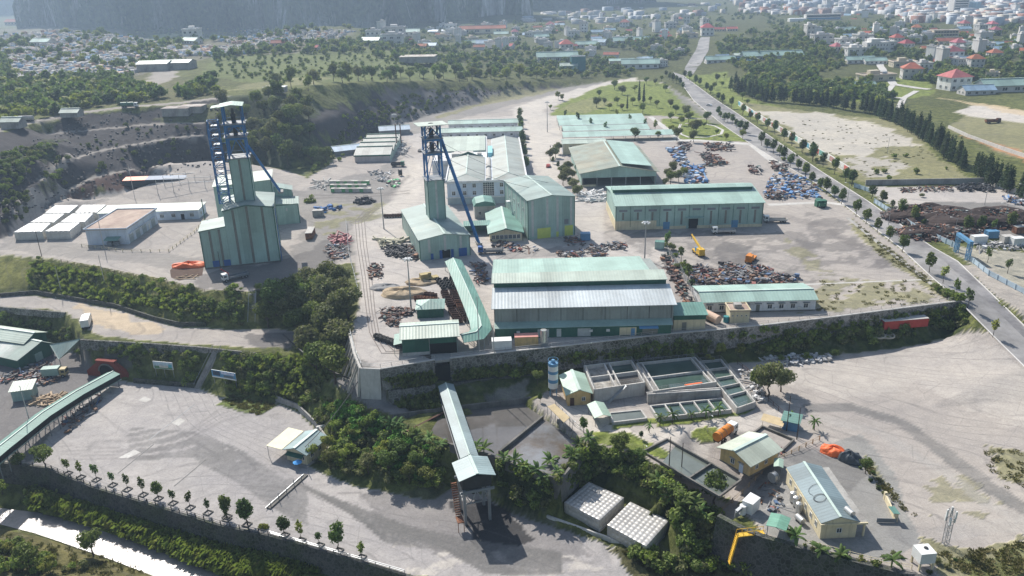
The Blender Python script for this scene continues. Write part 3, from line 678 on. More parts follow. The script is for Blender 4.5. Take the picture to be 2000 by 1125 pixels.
def fence_run(name,label,cat,pts,m,h=1.1,step=3.0,rails=2,w=.1,rw=.06,group=None,panel=None,z_on=None):
    "posts and rails along ground points; posts and each rail are parts"
    d=dens(pts,step)
    if len(d)>95:d=dens(pts,step*len(d)/90)
    o=d[0];root=thing(name,label,cat,o,0,group)
    pm=MB().box(-w/2,w/2,-w/2,w/2,-.1,h).mesh('post');pm.materials.append(m)
    for p in d:put('post',pm,root,tuple(p-o))
    for k in range(rails):
        b_=MB();zz=h*(k+1)/rails-.08
        for a,c in zip(d[:-1],d[1:]):b_.bar(a-o+Vector((0,0,zz)),c-o+Vector((0,0,zz)),rw)
        part('rail',b_,m,root)
    if panel:
        b_=MB()
        for a,c in zip(d[:-1],d[1:]):b_.bar(a-o+Vector((0,0,h*.5)),c-o+Vector((0,0,h*.5)),.05,h*.8)
        part('panel',b_,panel,root)
    return root
def sheet(name,pts,m,dz=.004,kind='structure',label=None,cat=None,z=None):
    "a flat sheet on the ground from photo outline"
    q=[(U(p[0],p[1],z)if z is not None else P(*p))for p in pts];b_=MB();b_.add([(p.x,p.y,p.z+dz)for p in q],[tuple(range(len(q)))])
    o=part(name,b_,m,None)
    if kind:o['kind']=kind
    if label:o['label']=label;o['category']=cat
    return o
def poly_wall(name,label,pts,m,th,h0,h1,cat='wall',cap=None):
    "wall along points (z = top), from depth h0 below to h1 above"
    d=dens(pts,4.0);o=d[0];root=thing(name,label,cat,o);b_=MB();c_=MB();n=len(d)
    V_=[]
    for i,p in enumerate(d):
        a,c=d[max(0,i-1)],d[min(n-1,i+1)];t_=c-a;t_.z=0;t_.normalize();r_=Vector((t_.y,-t_.x,0));q=p-o
        lo=h0(i/(n-1))if callable(h0)else h0
        V_+=[q-r_*.25+Vector((0,0,h1)),q+r_*th*.55+Vector((0,0,h1)),q+r_*(th+.12*lo)-Vector((0,0,lo)),q-r_*.25-Vector((0,0,lo))]
    F_=[(0,1,2,3),tuple(4*(n-1)+k for k in(3,2,1,0))]
    for i in range(n-1):
        for k in range(4):F_.append((4*i+k,4*i+4+k,4*i+4+(k+1)%4,4*i+(k+1)%4))
    b_.add(V_,F_);part('wall',b_,m,root)
    if cap:
        V_=[];F_=[(0,1,2,3),tuple(4*(n-1)+k for k in(3,2,1,0))]
        for i,p in enumerate(d):
            a,c=d[max(0,i-1)],d[min(n-1,i+1)];t_=c-a;t_.z=0;t_.normalize();r_=Vector((t_.y,-t_.x,0));q=p-o
            V_+=[q-r_*.33+Vector((0,0,h1+.18)),q+r_*(th*.55+.1)+Vector((0,0,h1+.18)),q+r_*(th*.55+.1)+Vector((0,0,h1+.003)),q-r_*.33+Vector((0,0,h1+.003))]
        for i in range(n-1):
            for k in range(4):F_.append((4*i+k,4*i+4+k,4*i+4+(k+1)%4,4*i+(k+1)%4))
        c_.add(V_,F_);part('coping',c_,cap,root)
    return root
# ------------------------------------------------------------------ works buildings
def HW(x,y,z,ty):
    lo,hi=0.0,89.0-z
    for _ in range(36):
        m=(lo+hi)/2
        if proj((x,y,z+m))[1]>ty:lo=m
        else:hi=m
    return lo
def loc2w(o,rz,u,v):return Vector((o[0]+u*math.cos(rz)-v*math.sin(rz),o[1]+u*math.sin(rz)+v*math.cos(rz),o[2]))
def gallery(name,label,cat,path,w,h,roofm,wallm,posts=None,gh=.8,post_h=None,wall_open=False):
    "roofed conveyor gallery or walkway; path = eave centre line"
    o=Vector(path[0]);root=thing(name,label,cat,(o.x,o.y,o.z));n=len(path);L_,C_,R_=[],[],[]
    for i,p in enumerate(path):
        p=Vector(p);a,b_=Vector(path[max(0,i-1)]),Vector(path[min(n-1,i+1)]);t_=b_-a;t_.z=0;t_.normalize();r_=Vector((t_.y,-t_.x,0))
        sc_=1.0
        if 0<i<n-1:
            d1=(p-a).normalized();d2=(b_-p).normalized();sc_=min(1.6,1/max(.5,math.cos(d1.angle(d2)/2)))
        L_.append(p-o-r_*w/2*sc_);R_.append(p-o+r_*w/2*sc_);C_.append(p-o+Vector((0,0,gh)))
    rf=MB();cp=MB();wl=MB()
    for i in range(n-1):
        rf.slab([L_[i],C_[i],C_[i+1],L_[i+1]],.1);rf.slab([C_[i],R_[i],R_[i+1],C_[i+1]],.1)
        up=Vector((0,0,.05));cp.bar(C_[i]+up,C_[i+1]+up,.3,.12)
        for S in(L_,R_):
            k=.92;a=C_[i].lerp(S[i],k);b_=C_[i+1].lerp(S[i+1],k);a.z=L_[i].z;b_.z=L_[i+1].z;z1=Vector((0,0,-.12));z2=Vector((0,0,-h))
            if not wall_open:wl.slab([a+z1,b_+z1,b_+z2,a+z2],.06)
    ro=part('roof',rf,roofm,root);part('ridge_cap',cp,M_TRIML,ro)
    if not wall_open:
        part('side_wall',wl,wallm,root)
        fl=MB()
        for i in range(n-1):z2=Vector((0,0,-h));fl.slab([L_[i]+z2,L_[i+1]+z2,R_[i+1]+z2,R_[i]+z2],.2)
        part('floor',fl,M_GREYS,root)
    return root,L_,R_,C_,o

# --- left shaft building
A,_,_=fr((402,526),(547,511));RL=.245;o=A;root=thing('shaft_hall','tall green clad winding hall with dark skylight strips under the left blue headframe','hall',A,RL)
def extbox(L0,L1,W,he,hr,xr,nm,wm=M_WALLG):
    part(nm,MB().extr([(L0,0),(L1,0),(L1,he),(xr,hr),(L0,he)],0,W),wm,root)
    s1=(hr-he)/max(.1,xr-L0);s2=(hr-he)/max(.1,L1-xr);r=MB();e=.12;q=.4
    if xr>L0+.1:r.slab([(L0-q,-q,he-s1*q+e),(xr,-q,hr+e),(xr,W+q,hr+e),(L0-q,W+q,he-s1*q+e)],.1)
    if xr<L1-.1:r.slab([(xr,-q,hr+e),(L1+q,-q,he-s2*q+e),(L1+q,W+q,he-s2*q+e),(xr,W+q,hr+e)],.1)
    return part('roof',r,M_ROOFY,root)
part('annex_wall',MB().extr([(0,0),(8.15,0),(8.15,14.1),(0,13.2)],.05,12),M_WALLG,root)
part('annex_roof',MB().slab([(-.4,-.3,13.25),(8.15,-.3,14.2),(8.15,12.3,14.2),(-.4,12.3,13.25)],.12),M_ROOFY,root)
part('fascia',MB().bar((-.4,-.34,13.1),(8.2,-.34,14.05),.1,.3),M_TRIM,root)
extbox(8.2,24,18,19.4,20.7,15.5,'wall')
part('fascia',MB().bar((8.0,-.45,19.2),(15.5,-.45,20.6),.1,.35).bar((15.5,-.45,20.6),(24.4,-.45,19.2),.1,.35),M_TRIM,root)
strips(root,'f',24,18,[(3.0,.6,12.9),(6.0,.6,13.2)],0,0,.75);strips(root,'f',24,18,[(11.2,.6,19.3),(15.6,.6,20.2),(20.4,.6,19.6)],0,0,.8)
strips(root,'r',24,18,[5,10,14],2,18,.6)
part('patch_panel',MB().box(16.3,19.8,-.05,-.003,11,19.4),M_ROOFM,root,label='paler mint wall sheets between two skylight strips')
trim_edges(root,24,18,(13.2,19.4,19.4,19.4),w=.3)
door(root,'f',24,18,[3.6,7.1],2.2,2.6,M_BLUED,name='door');part('plinth',MB().box(-.1,24.1,-.12,18.1,-.05,.5),M_CONCD,root)
part('stair_frame',MB().bar((24.5,1,0),(24.5,1,18),.2).bar((24.5,3,0),(24.5,3,18),.2).bar((24.5,1,3),(24.5,3,6),.15).bar((24.5,3,6),(24.5,1,9),.15).bar((24.5,1,9),(24.5,3,12),.15).bar((24.5,3,12),(24.5,1,15),.15).bar((24.5,1,15),(24.5,3,18),.15),M_BLUE,root)
# headframe over it
def headframe(o,rz,u0,v0,wd,dp,zb,ztow,ztop,label,capz,ladder,sheaves,strut=None,capover=(2,2),hole=M_STRIP,stripu=.5):
    base=loc2w(o,rz,u0,v0);root=thing('headframe_tower',label,'mine tower',base,rz)
    part('tower_wall',MB().box(0,wd,0,dp,zb,ztow),M_WALLG,root)
    part('corner_trim',MB().box(-.12,.12,-.12,.12,zb,ztow+.2).box(wd-.12,wd+.12,-.12,.12,zb,ztow+.2).box(-.12,.12,dp-.12,dp+.12,zb,ztow+.2).box(wd-.12,wd+.12,dp-.12,dp+.12,zb,ztow+.2),M_TRIM,root)
    part('skylight_strip',MB().box(wd*stripu-.35,wd*stripu+.35,-.06,-.003,zb+.5,ztow-.2),hole,root)
    i=.25;cs=[(i,i),(wd-i,i),(wd-i,dp-i),(i,dp-i)]
    for(x,y)in cs:part('leg',MB().bar((x,y,ztow-.3),(x,y,capz),.55),M_BLUE,root)
    n=len(sheaves)+2
    lv=[ztow+.3]+[s[0]for s in sheaves]
    for z in lv:
        part('platform',MB().box(-.6,wd+.6,-.6,dp+.6,z-.18,z),M_GREYS,root)
        f=MB()
        for a,b_ in zip(cs,cs[1:]+cs[:1]):f.bar((*a,z-.6),(*b_,z-.6),.35,.8)
        for k in range(4):
            a,b_=cs[k-1],cs[k];q=Vector(((a[0]+b_[0])/2-wd/2,(a[1]+b_[1])/2-dp/2)).normalized()*.6
            f.bar((a[0]+q.x,a[1]+q.y,z+1.05),(b_[0]+q.x,b_[1]+q.y,z+1.05),.08)
        part('beam',f,M_BLUE,root)
    br=MB();zz=lv+[capz]
    for k,(z1,z2)in enumerate(zip(zz[:-1],zz[1:])):
        if z2-z1<2 or k==len(zz)-2 and ladder:continue
        for a,b_ in zip(cs,cs[1:]+cs[:1]):
            mx,my=(a[0]+b_[0])/2,(a[1]+b_[1])/2;br.bar((*a,z1),(mx,my,z2-.8),.2);br.bar((*b_,z1),(mx,my,z2-.8),.2)
    if br.v:part('brace',br,M_BLUE,root)
    for(z,r,my)in sheaves:
        sh=MB();nS=20;c0=Vector((wd/2,dp*my,z+r+.5))
        for k in range(nS):
            a0,a1=2*math.pi*k/nS,2*math.pi*(k+1)/nS
            def W_(a):return c0+(Vector((0,math.cos(a)*r,math.sin(a)*r))if ladder else Vector((math.cos(a)*r,0,math.sin(a)*r)))
            sh.bar(W_(a0),W_(a1),.5,.28)
            if k%3==0:sh.bar(c0,W_(a0),.14)
        sh.cyl(c0-Vector((.8,0,0)if ladder else(0,.8,0)),c0+Vector((.8,0,0)if ladder else(0,.8,0)),.35,n=8);part('sheave_wheel',sh,M_DARK,root)
        part('bearing',MB().box(c0.x-.6,c0.x+.6,c0.y-1.3,c0.y-.8,z,c0.z+.3).box(c0.x-.6,c0.x+.6,c0.y+.8,c0.y+1.3,z,c0.z+.3),M_DARK,root)
    ox,oy=capover;cz=capz+.35;rf=MB()
    if ladder:
        rf.slab([(-ox,-oy,cz-.5),(wd*.5,-oy,cz+.1),(wd*.5,dp+oy,cz+.1),(-ox,dp+oy,cz-.5)],.14);rf.slab([(wd*.5,-oy,cz+.1),(wd+ox*.6,-oy,cz-.4),(wd+ox*.6,dp+oy,cz-.4),(wd*.5,dp+oy,cz+.1)],.14)
        rf.slab([(-ox-2.6,dp*.35,cz-1.1),(-ox*.2,dp*.35,cz-.7),(-ox*.2,dp+oy,cz-.7),(-ox-2.6,dp+oy,cz-1.1)],.1)
    else:rf.slab([(-ox,-oy,cz+.35),(wd+ox,-oy,cz+.35),(wd+ox,dp+oy,cz-.2),(-ox,dp+oy,cz-.2)],.16)
    part('cap_roof',rf,M_ROOFM if ladder else M_ROOFGL,root)
    if ladder:      # outrigger stair tower on the left
        lw,ld,lx,ly=ladder;c2=[(lx,ly),(lx+lw,ly),(lx+lw,ly+ld),(lx,ly+ld)];zt=ztop;z0=zb-.5
        s_=MB();lattice(s_,c2,z0,zt,9,.38,.2);part('stair_tower',s_,M_BLUE,root)
        for k in range(9):
            z=z0+(zt-z0)*(k+.5)/9;part('landing',MB().box(lx+lw*.3,lx+lw,ly+.3,ly+ld-.3,z-.06,z),M_STEEL,root)
            part('stair_flight',MB().bar((lx+.4,ly+.5+(k%2)*1.2,z-1.6),(lx+lw-.2,ly+.5+(k%2)*1.2,z),.7,.14),M_BLUEL,root)
            if z>zb+1:part('tie_beam',MB().bar((lx+lw,ly+ld/2,z),(0,dp/2,z+.3),.22),M_BLUE,root)
    if strut:
        s_=MB();(tx,ty_,tz),(bx,by,bz)=strut
        for dv in(0,1.9):
            part('strut',MB().bar((tx,ty_+dv,tz),(bx,by+dv,bz),.42 if ladder else.62,.5 if ladder else.75),M_BLUE,root)
        for k in range(7):
            f=(k+1)/8;p=Vector((tx,ty_,tz)).lerp(Vector((bx,by,bz)),f);part('strut_tie',MB().bar(p,p+Vector((0,1.9,0)),.25),M_BLUE,root)
        part('footing',MB().box(bx-.9,bx+.9,by-.8,by+2.7,bz-.1,bz+.5),M_CONC,root)
    return root
w0=loc2w(A,RL,12.0,6.0);zt1=HW(w0.x,w0.y,0,312);zc1=HW(w0.x,w0.y,0,208)
headframe(A,RL,12.0,6.0,6.2,7.0,20.0,zt1,HW(loc2w(A,RL,8,8).x,loc2w(A,RL,8,8).y,0,238),'left blue mine headframe with stair tower above the tall green hall',zc1,(3.3,3.4,-5.3,2.8),
          [(zt1+(zc1-zt1)*.42,2.0,.5),(zt1+(zc1-zt1)*.66,2.0,.5)],strut=((6.2,5.0,zt1+3),(14.5,9.0,20)),capover=(.9,1.0))
# --- rear hall
root=thing('winder_hall','green clad winder building with pale roof behind the left headframe','hall',(-90.1,298.3,0),.245)
for nm,(x0,x1,y0,y1,h1,h2,wm)in{'wall':(-21.5,-.5,0,17,17.2,18.2,M_WALLG),'annex_wall':(-.45,8.2,.3,12,8.6,7.6,M_WALLG),'bay_wall':(-.45,6.2,12.05,19,12.5,10.5,M_WALLG)}.items():
    part(nm,MB().extr([(x0,0),(x1,0),(x1,h2),(x0,h1)],y0,y1),wm,root)
    part('roof',MB().slab([(x0-.4,y0-.4,h1+.12),(x1+.4,y0-.4,h2+.12),(x1+.4,y1+.4,h2+.12),(x0-.4,y1+.4,h1+.12)],.1),M_ROOFGL if nm=='wall' else M_ROOF,root)
part('louvre_band',MB().box(6.2,6.4,12.3,18.7,6,8.2),M_TRIM,root);strips(root,'f',8.2,12,[(3.8,5.4,6.6)],0,0,.6,M_STRIPL)
part('corner_trim',MB().box(-.7,-.4,-.2,.1,0,18.2).box(8.05,8.35,.15,.45,0,7.6).box(-.42,8.3,.14,.28,7.6,8.0),M_TRIM,root)
# --- middle shaft hall
A,_,_=fr((821.6,509.5),(918.5,498));RM_=.27;root=thing('shaft_hall','low green shaft hall with open blue doors under the middle blue headframe','hall',A,RM_)
gable(root,17.1,38.5,7.2,8.5,M_WALLG,M_ROOFY,'y',.4);strips(root,'f',17.1,38,[(3.2,2.6,7.2),(8.6,2.6,8.0),(14,2.6,7.3)],0,0,.75,M_STRIPL);strips(root,'l',17.1,38.5,[4,9,14,20,26,32],1,6.6,.7,M_STRIPL)
trim_edges(root,17.1,38.5,(7.1,)*4);door(root,'f',17.1,38,[4.0],.9,2.1,M_BLUED);door(root,'f',17.1,38,[8.8],2.8,2.9,M_VOID,name='doorway',th=.05)
door(root,'f',17.1,38,[7.0,10.9],.9,2.9,M_BLUED,name='open_leaf',th=.35);door(root,'f',17.1,38,[14.6],2.8,2.9,M_BLUED,name='large_door')
w0=loc2w(A,RM_,7.1,18.5);zt2=HW(w0.x,w0.y,0,354);zc2=HW(w0.x,w0.y,0,248)
headframe(A,RM_,7.1,18.5,5.8,6.4,7.9,zt2,zc2,'middle blue mine headframe with two sheave wheels and long raking strut',zc2,None,
          [(zt2+(zc2-zt2)*.28,0,.5),(zt2+(zc2-zt2)*.52,2.1,.5),(zt2+(zc2-zt2)*.78,2.1,.5)][1:],strut=((5.9,2.6,zt2+(zc2-zt2)*.80),(15.4,-9.6,.6)),capover=(2.3,2.2),hole=M_STRIPL)
# --- tall block right of it
A,_,_=fr((1032,468.4),(1122,458.4));root=thing('clad_block','tall green clad block with yellow-green doors right of the middle headframe','hall',A,.264)
gable(root,17.5,31,14.4,15.6,M_WALLG,M_ROOFY,'y',.4);strips(root,'f',17.5,31,[(1.7,1,14.2),(7.2,5,14.8),(11.0,.6,14.8),(16.2,1,14.2)],0,0,.8,M_STRIPL)
strips(root,'l',17.5,31,[4,10,16,22,27],1,13.6,.7,M_STRIPL);trim_edges(root,17.5,31,(14.3,)*4);win(root,'l',17.5,31,[7,13,19,25],9.0,.9,1.5);win(root,'l',17.5,31,[13,22],4.6,.9,1.5)
door(root,'f',17.5,31,[5.9],5,3.8,M_YGRN,name='large_door');door(root,'f',17.5,31,[11],.9,1.9,M_YGRN);door(root,'f',17.5,31,[15.3],3.2,3.8,M_YGRN,name='large_door')
part('vent_panel',MB().box(13.6,15.2,-.07,-.004,4.4,6.3),M_GREYS,root);part('side_balcony',MB().box(-1.4,-.003,23,25,7.8,8.2),M_WHITE,root)
# --- office block with two green wings
A=U(875,399.5);root=thing('office_block','white and pale blue office block with two long sage roofs behind the blue strut','office',A,.02)
part('wall',MB().box(0,30.5,0,44,0,9.6),M_BLUEW,root);part('rear_wall',MB().box(18.7,33,44.05,86,0,9.6),M_BLUEW,root)
part('cornice',MB().box(-.5,31,-.6,-.003,9.0,9.9).box(-.5,31,-.45,-.003,2.7,3.2),M_WHITE,root)
part('base_band',MB().box(-.05,30.55,-.15,-.003,0,2.6),mat('blue grey band',(.38,.44,.47),.8,.1),root)
for(x0,x1,y1,nm)in((.2,15.6,44,'left'),(18.8,32.6,86,'right')):
    xm=(x0+x1)/2;r=MB();z0,z1=9.9,11.4
    r.slab([(x0,-.3,z0),(xm,6,z1),(xm,y1,z1),(x0,y1,z0)],.12);r.slab([(xm,6,z1),(x1,-.3,z0),(x1,y1,z0),(xm,y1,z1)],.12);r.slab([(x0,-.3,z0),(x1,-.3,z0),(xm,6,z1)],.12)
    ro=part('wing_roof',r,M_ROOFG,root);part('ridge_cap',MB().bar((xm,6,z1+.05),(xm,y1,z1+.05),.5,.12).bar((x0,-.3,z0+.05),(xm,6,z1+.05),.25,.08).bar((x1,-.3,z0+.05),(xm,6,z1+.05),.25,.08),M_TRIML,ro)
part('gable_wall',MB().extr([(.2,9.6),(15.6,9.6),(7.9,12.6)],44.0,44.4),M_TRIM,root)
part('parapet',MB().box(-.6,-.05,-.6,44,9.6,10.4).box(32.65,33.3,-.6,86,9.6,10.4),M_WHITE,root)
part('vault_roof',MB().cyl((17.2,1,9.4),(17.2,20,9.4),1.25,n=14).cyl((17.2,23,9.4),(17.2,40,9.4),1.25,n=14),M_CONCL,root)
part('stair_window',MB().box(14.8,19.4,-.12,-.004,3.3,9.2),M_GLASS,root)
fm=MB()
for k in range(6):x=14.8+k*.9;fm.box(x,x+.12,-.2,-.122,3.3,9.2)
for k in range(7):z=3.4+k*.93;fm.box(14.92,19.3,-.19,-.123,z,z+.12)
part('mullions',fm,M_FRAME,root)
win(root,'f',30,44,[2.6,7.2,11.2,22.5,26.6],3.8,1.5,1.7);win(root,'f',30,44,[7.2,11.2,22.5,26.6],6.9,1.5,1.7);win(root,'f',30,44,[13.5,22.5,26.6],.7,1.6,1.5)
part('rear_block',MB().box(-9,16.5,44.5,100,0,8.6),M_WHITE,root);part('rear_roof',MB().box(-8.2,15.8,62,99,8.603,9.3),M_ROOFGL,root)
part('roof_plant',MB().box(0,10,49,53,8.6,10.6).box(1,10,54,57,8.6,10.2).box(12,14,52,55,8.6,10),M_CONCL,root)
part('teal_stair_box',MB().box(17,19.2,46,62,8.6,11.4),mat('cyan sheet',(.28,.60,.66),.5,.08),root)
# --- long low roofs behind
for k,(x0,x1,y0,y1,h)in enumerate(((-36,6,487,497,4),(-42,8,462,474,3.6))):
    r_=thing('long_shed',['farthest long mint roofed shed behind the office block','long mint roofed shed directly behind the office block'][k],'shed',(x0,y0,0),0,'long sheds behind the office')
    gable(r_,x1-x0,y1-y0,h,h+1.3,M_WHITE,M_ROOFM,'x',.5);win(r_,'f',x1-x0,10,[4+5*i for i in range(int((x1-x0)/5))],1.1,1.4,1.3)
# --- canteen
A=Vector((-7.35,271.0,0));root=thing('canteen','green roofed canteen with a row of white framed windows beside the tall clad block','building',A,.06)
gable(root,11.4,27,3.2,4.9,M_CREAM,M_ROOFTY,'y',.8);win(root,'f',11.4,27,[1.2+i*1.5 for i in range(7)],.9,1.3,1.6,3);part('fascia',MB().bar((-.8,-.85,3.1),(5.7,-.85,4.85),.08,.35).bar((5.7,-.85,4.85),(12.2,-.85,3.1),.08,.35),M_TRIM,root)
solo('walkway_roof',MB().slab([(0,0,3.4),(10,0,3.4),(10,5,3.8),(0,5,3.8)],.12).box(.2,.4,.2,.4,0,3.3).box(4.8,5,.2,.4,0,3.3).box(9.5,9.7,.2,.4,0,3.3).box(0.2,9.6,4.6,4.8,0,3.6),M_ROOFT,'green link roof between the canteen and the middle shaft hall','canopy',(-17.2,280,0),.06)
root=thing('link_house','small white house with half round dark roof behind the canteen','building',(-13.8,300.5,0),.1)
part('wall',MB().box(0,8,0,9,0,5),M_CONCL,root);part('roof',MB().extr([(-.4,4.9),(8.4,4.9),(7.4,6.2),(4,6.9),(.6,6.2)],-.4,9.4),M_ROOFTY,root);win(root,'f',8,9,[2,6],1.4,1.2,1.4)
# --- open warehouse
A=Vector((32,345.1,0));root=thing('open_warehouse','open fronted warehouse with faded olive roof behind the long green store','warehouse',A,.01)
L,W,he,hr=33,54,6.2,9.0
gable(root,L,W,he,hr,None,M_ROOFO,'y',1.2,cap=M_TRIML);part('monitor_roof',MB().slab([(17.5,1,10.0),(31,1,8.4),(31,53,8.4),(17.5,53,10.0)],.15),M_ROOFM,root,label='newer mint sheets raised along the right slope')
part('front_cladding',MB().extr([(0,3.9),(33,3.9),(33,6.1),(16.5,8.9),(0,6.1)],0,.2),M_WALLG,root);part('side_wall',MB().box(0,.2,.25,54,0,6.1).box(32.8,33,.25,54,0,6.1).box(.25,32.75,53.8,54,0,6),M_WALLGY,root)
pb=MB()
for k in range(6):x=.2+k*6.4;pb.box(x,x+.35,-.02,.3,0,3.9)
part('column',pb,M_CONC,root);part('dwarf_wall',MB().box(0,6.3,-.05,.2,0,.9),M_CREAM,root)
# --- long store
A,_,_=fr((1202,449.7),(1487.5,443));root=thing('long_store','long mint roofed store with ten window bays and dark central doorway','store',A,0)
L,W,he,hr=53.8,28,9.2,11.2;gable(root,L,W,he,hr,M_WALLG,M_ROOFM,'x',.6,cap=False);trim_edges(root,L,W,(9.1,)*4,M_WALLD,.22)
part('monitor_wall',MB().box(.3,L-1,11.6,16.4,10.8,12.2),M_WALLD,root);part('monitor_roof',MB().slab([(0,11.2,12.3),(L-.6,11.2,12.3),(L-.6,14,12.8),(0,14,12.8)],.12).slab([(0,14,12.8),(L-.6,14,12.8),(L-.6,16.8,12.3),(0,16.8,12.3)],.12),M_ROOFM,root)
part('cream_base',MB().box(-.14,15,-.14,-.003,0,3.4).box(15.01,25.9,-.14,-.003,0,1.1).box(30,L+.14,-.14,-.003,0,1.1).box(-.14,-.003,0,W,0,3.4),M_CREAM,root)
bays=[2.7+i*5.37 for i in range(10)];strips(root,'f',L,W,[(u,3.8 if i<2 else 1.6,6.6)for i,u in enumerate(bays)if i!=5],0,0,.75,M_STRIP,'bay_window')
for u in bays:part('louvre',MB().box(u-1.5,u+1.5,-.09,-.004,6.9,7.7),M_GREYS,root)
for i in range(11):u=i*5.37;part('downpipe',MB().box(u-.06 if i else 0,u+.06,-.2,-.15,1.2,9),M_WALLD,root)
door(root,'f',L,W,[28.6],3.4,3.8,M_VOID,name='doorway',th=.05);door(root,'f',L,W,[18.7,43.8],2.4,2.7,M_BLUEL,name='door',th=.16);win(root,'f',L,W,[1.4,4.2],1.0,.9,1.4)
part('door_canopy',MB().box(25.5,32,-1.6,-.01,4.2,4.4),M_WALLGY,root)
# --- big middle shed
A,_,_=fr((965,655),(1315,649));root=thing('main_workshop','big silver and green roofed workshop with raised monitor along the front wall','workshop',A,-.005)
L,W=47.5,38
part('wall',MB().extx([(0,0),(W,0),(W,7.0),(16.5,9.9),(0,8.0)],.2,L-.2),M_WALLK,root)
part('lower_roof',MB().slab([(-.5,-.9,8.0),(L+.5,-.9,8.0),(L+.3,9.3,9.9),(-.3,9.3,9.9)],.14),M_ROOFS,root,label='silver front roof slope')
part('rear_roof',MB().slab([(-.6,14.6,10.6),(L-3.2,14.6,10.6),(L-3.2,38.6,7.6),(-.6,38.6,7.6)],.14),M_ROOFM,root)
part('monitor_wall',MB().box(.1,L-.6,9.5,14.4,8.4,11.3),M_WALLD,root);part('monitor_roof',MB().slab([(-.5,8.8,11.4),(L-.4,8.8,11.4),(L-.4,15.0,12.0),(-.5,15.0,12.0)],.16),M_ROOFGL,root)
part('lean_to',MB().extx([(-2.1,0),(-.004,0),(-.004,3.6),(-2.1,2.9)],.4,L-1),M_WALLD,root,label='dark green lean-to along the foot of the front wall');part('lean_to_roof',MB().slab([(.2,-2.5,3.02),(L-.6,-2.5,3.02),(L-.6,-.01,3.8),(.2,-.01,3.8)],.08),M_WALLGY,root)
for(u,w_,c_)in((11.5,3,M_STRIPL),(16.5,1.2,M_STRIPL),(33,4.4,M_CREAM),(39,4,M_STRIP),(22,3.4,M_STRIPL)):part('wall_panel',MB().box(u,u+w_,-2.16,-2.104,.2,2.4),c_,root)
part('sky_blue_awning',MB().slab([(38,-3.4,2.5),(43,-3.4,2.5),(43,-2.2,2.8),(38,-2.2,2.8)],.06),M_BLUEL,root);door(root,'f',L,W,[36.5],1.0,2.1,M_BLUEL,name='shutter',th=2.2)
pb=MB()
for k in range(9):pb.box(.3+k*5.8,.42+k*5.8,-.07,-.003,3.9,7.8)
part('wall_ribs',pb,M_DARK,root)
for k,u in enumerate((6,12.8,25,29.5)):part('air_conditioner',MB().box(u,u+.9,-2.5,-2.11,1.5,2.1).cyl((u+.45,-2.52,1.8),(u+.45,-2.5,1.8),.22,n=10),M_FRAME,root)
# annex to its right
root=thing('annex_shed','small bright green roofed annex right of the big workshop','shed',(42.6,192.8,0),-.005)
part('wall',MB().box(0,8.4,0,6,0,3.0),M_CREAM,root);part('upper_wall',MB().box(-.1,8.5,-.12,6,3.003,4.4),M_WALLD,root);part('roof',MB().slab([(-.4,-.6,4.5),(8.9,-.6,4.5),(8.9,6.4,5.3),(-.4,6.4,5.3)],.12),M_ROOFT,root);door(root,'f',8.4,6,[2.8],1.2,2.2,M_STRIP)
# --- white long building
A=Vector((52.8,203.4,0));root=thing('quarters_building','long white single storey building with green roof beside the retaining wall','building',A,0)
gable(root,31.3,11.6,3.4,4.7,M_WHITE,M_ROOFM,'x',.5,rp=.36,he2=3.4);us=[1.9,5.2,8.5,12,18.6,21.8,25,28.6]
win(root,'f',31.3,11.6,us,.9,1.3,1.4);door(root,'f',31.3,11.6,[15.3],1.0,2.2,M_STRIP)
for u in us+[15.3]:part('window_hood',MB().box(u-.95,u+.95,-.5,-.004,2.55,2.66),M_GREYS,root)
part('plinth',MB().box(-.08,31.4,-.1,11.7,-.02,.35),M_CONCD,root)
for u in(20.3,26.8):part('air_conditioner',MB().box(u-.4,u+.4,-.4,-.01,.8,1.35),M_FRAME,root)
root=thing('pump_house','small cream flat roofed pump house with rooftop box beside the long white building','building',tuple(U(1425,631)),-.02)
flatroof(root,5.2,5,3.4,M_CREAM,M_BROWNR,.5);part('roof_box',MB().box(1.4,3.4,1.6,3.4,3.63,4.7),M_CONC,root);part('side_tank',MB().cyl((-.8,.8,0),(-.8,.8,1.7),.75,n=14),mat('teal tank paint',(.05,.25,.27),.4,.1),root);win(root,'f',5.2,5,[.7,1.9,3.1,4.3],1.9,.45,.45,1)
# --- front left sheds
root=thing('loading_shed','pale green roofed loading shed with dark green front at the yard corner','shed',(-28.0,181.6,0),.09)
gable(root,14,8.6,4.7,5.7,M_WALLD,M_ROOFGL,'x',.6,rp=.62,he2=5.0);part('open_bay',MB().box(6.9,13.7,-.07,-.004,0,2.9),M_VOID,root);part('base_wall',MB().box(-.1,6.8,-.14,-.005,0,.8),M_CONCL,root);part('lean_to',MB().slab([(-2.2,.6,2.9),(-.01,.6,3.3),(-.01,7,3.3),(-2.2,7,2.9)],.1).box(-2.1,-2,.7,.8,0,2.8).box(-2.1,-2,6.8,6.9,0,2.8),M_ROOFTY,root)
part('post',MB().box(6.75,6.9,-.3,-.15,0,4.6).box(13.75,13.9,-.3,-.15,0,4.6),M_STEEL,root)
root=thing('hip_roof_shed','small hip roofed green shed tucked behind the loading shed','shed',tuple(U(815,622)),.05)
part('wall',MB().box(0,7.4,0,6.5,0,2.7),M_WALLD,root);part('roof',MB().slab([(-.4,-.4,2.8),(7.8,-.4,2.8),(3.8,3.2,4.4)],.08).slab([(-.4,6.9,2.8),(-.4,-.4,2.8),(3.8,3.2,4.4)],.08).slab([(7.8,-.4,2.8),(7.8,6.9,2.8),(3.8,3.2,4.4)],.08).slab([(7.8,6.9,2.8),(-.4,6.9,2.8),(3.8,3.2,4.4)],.08),M_ROOFM,root)
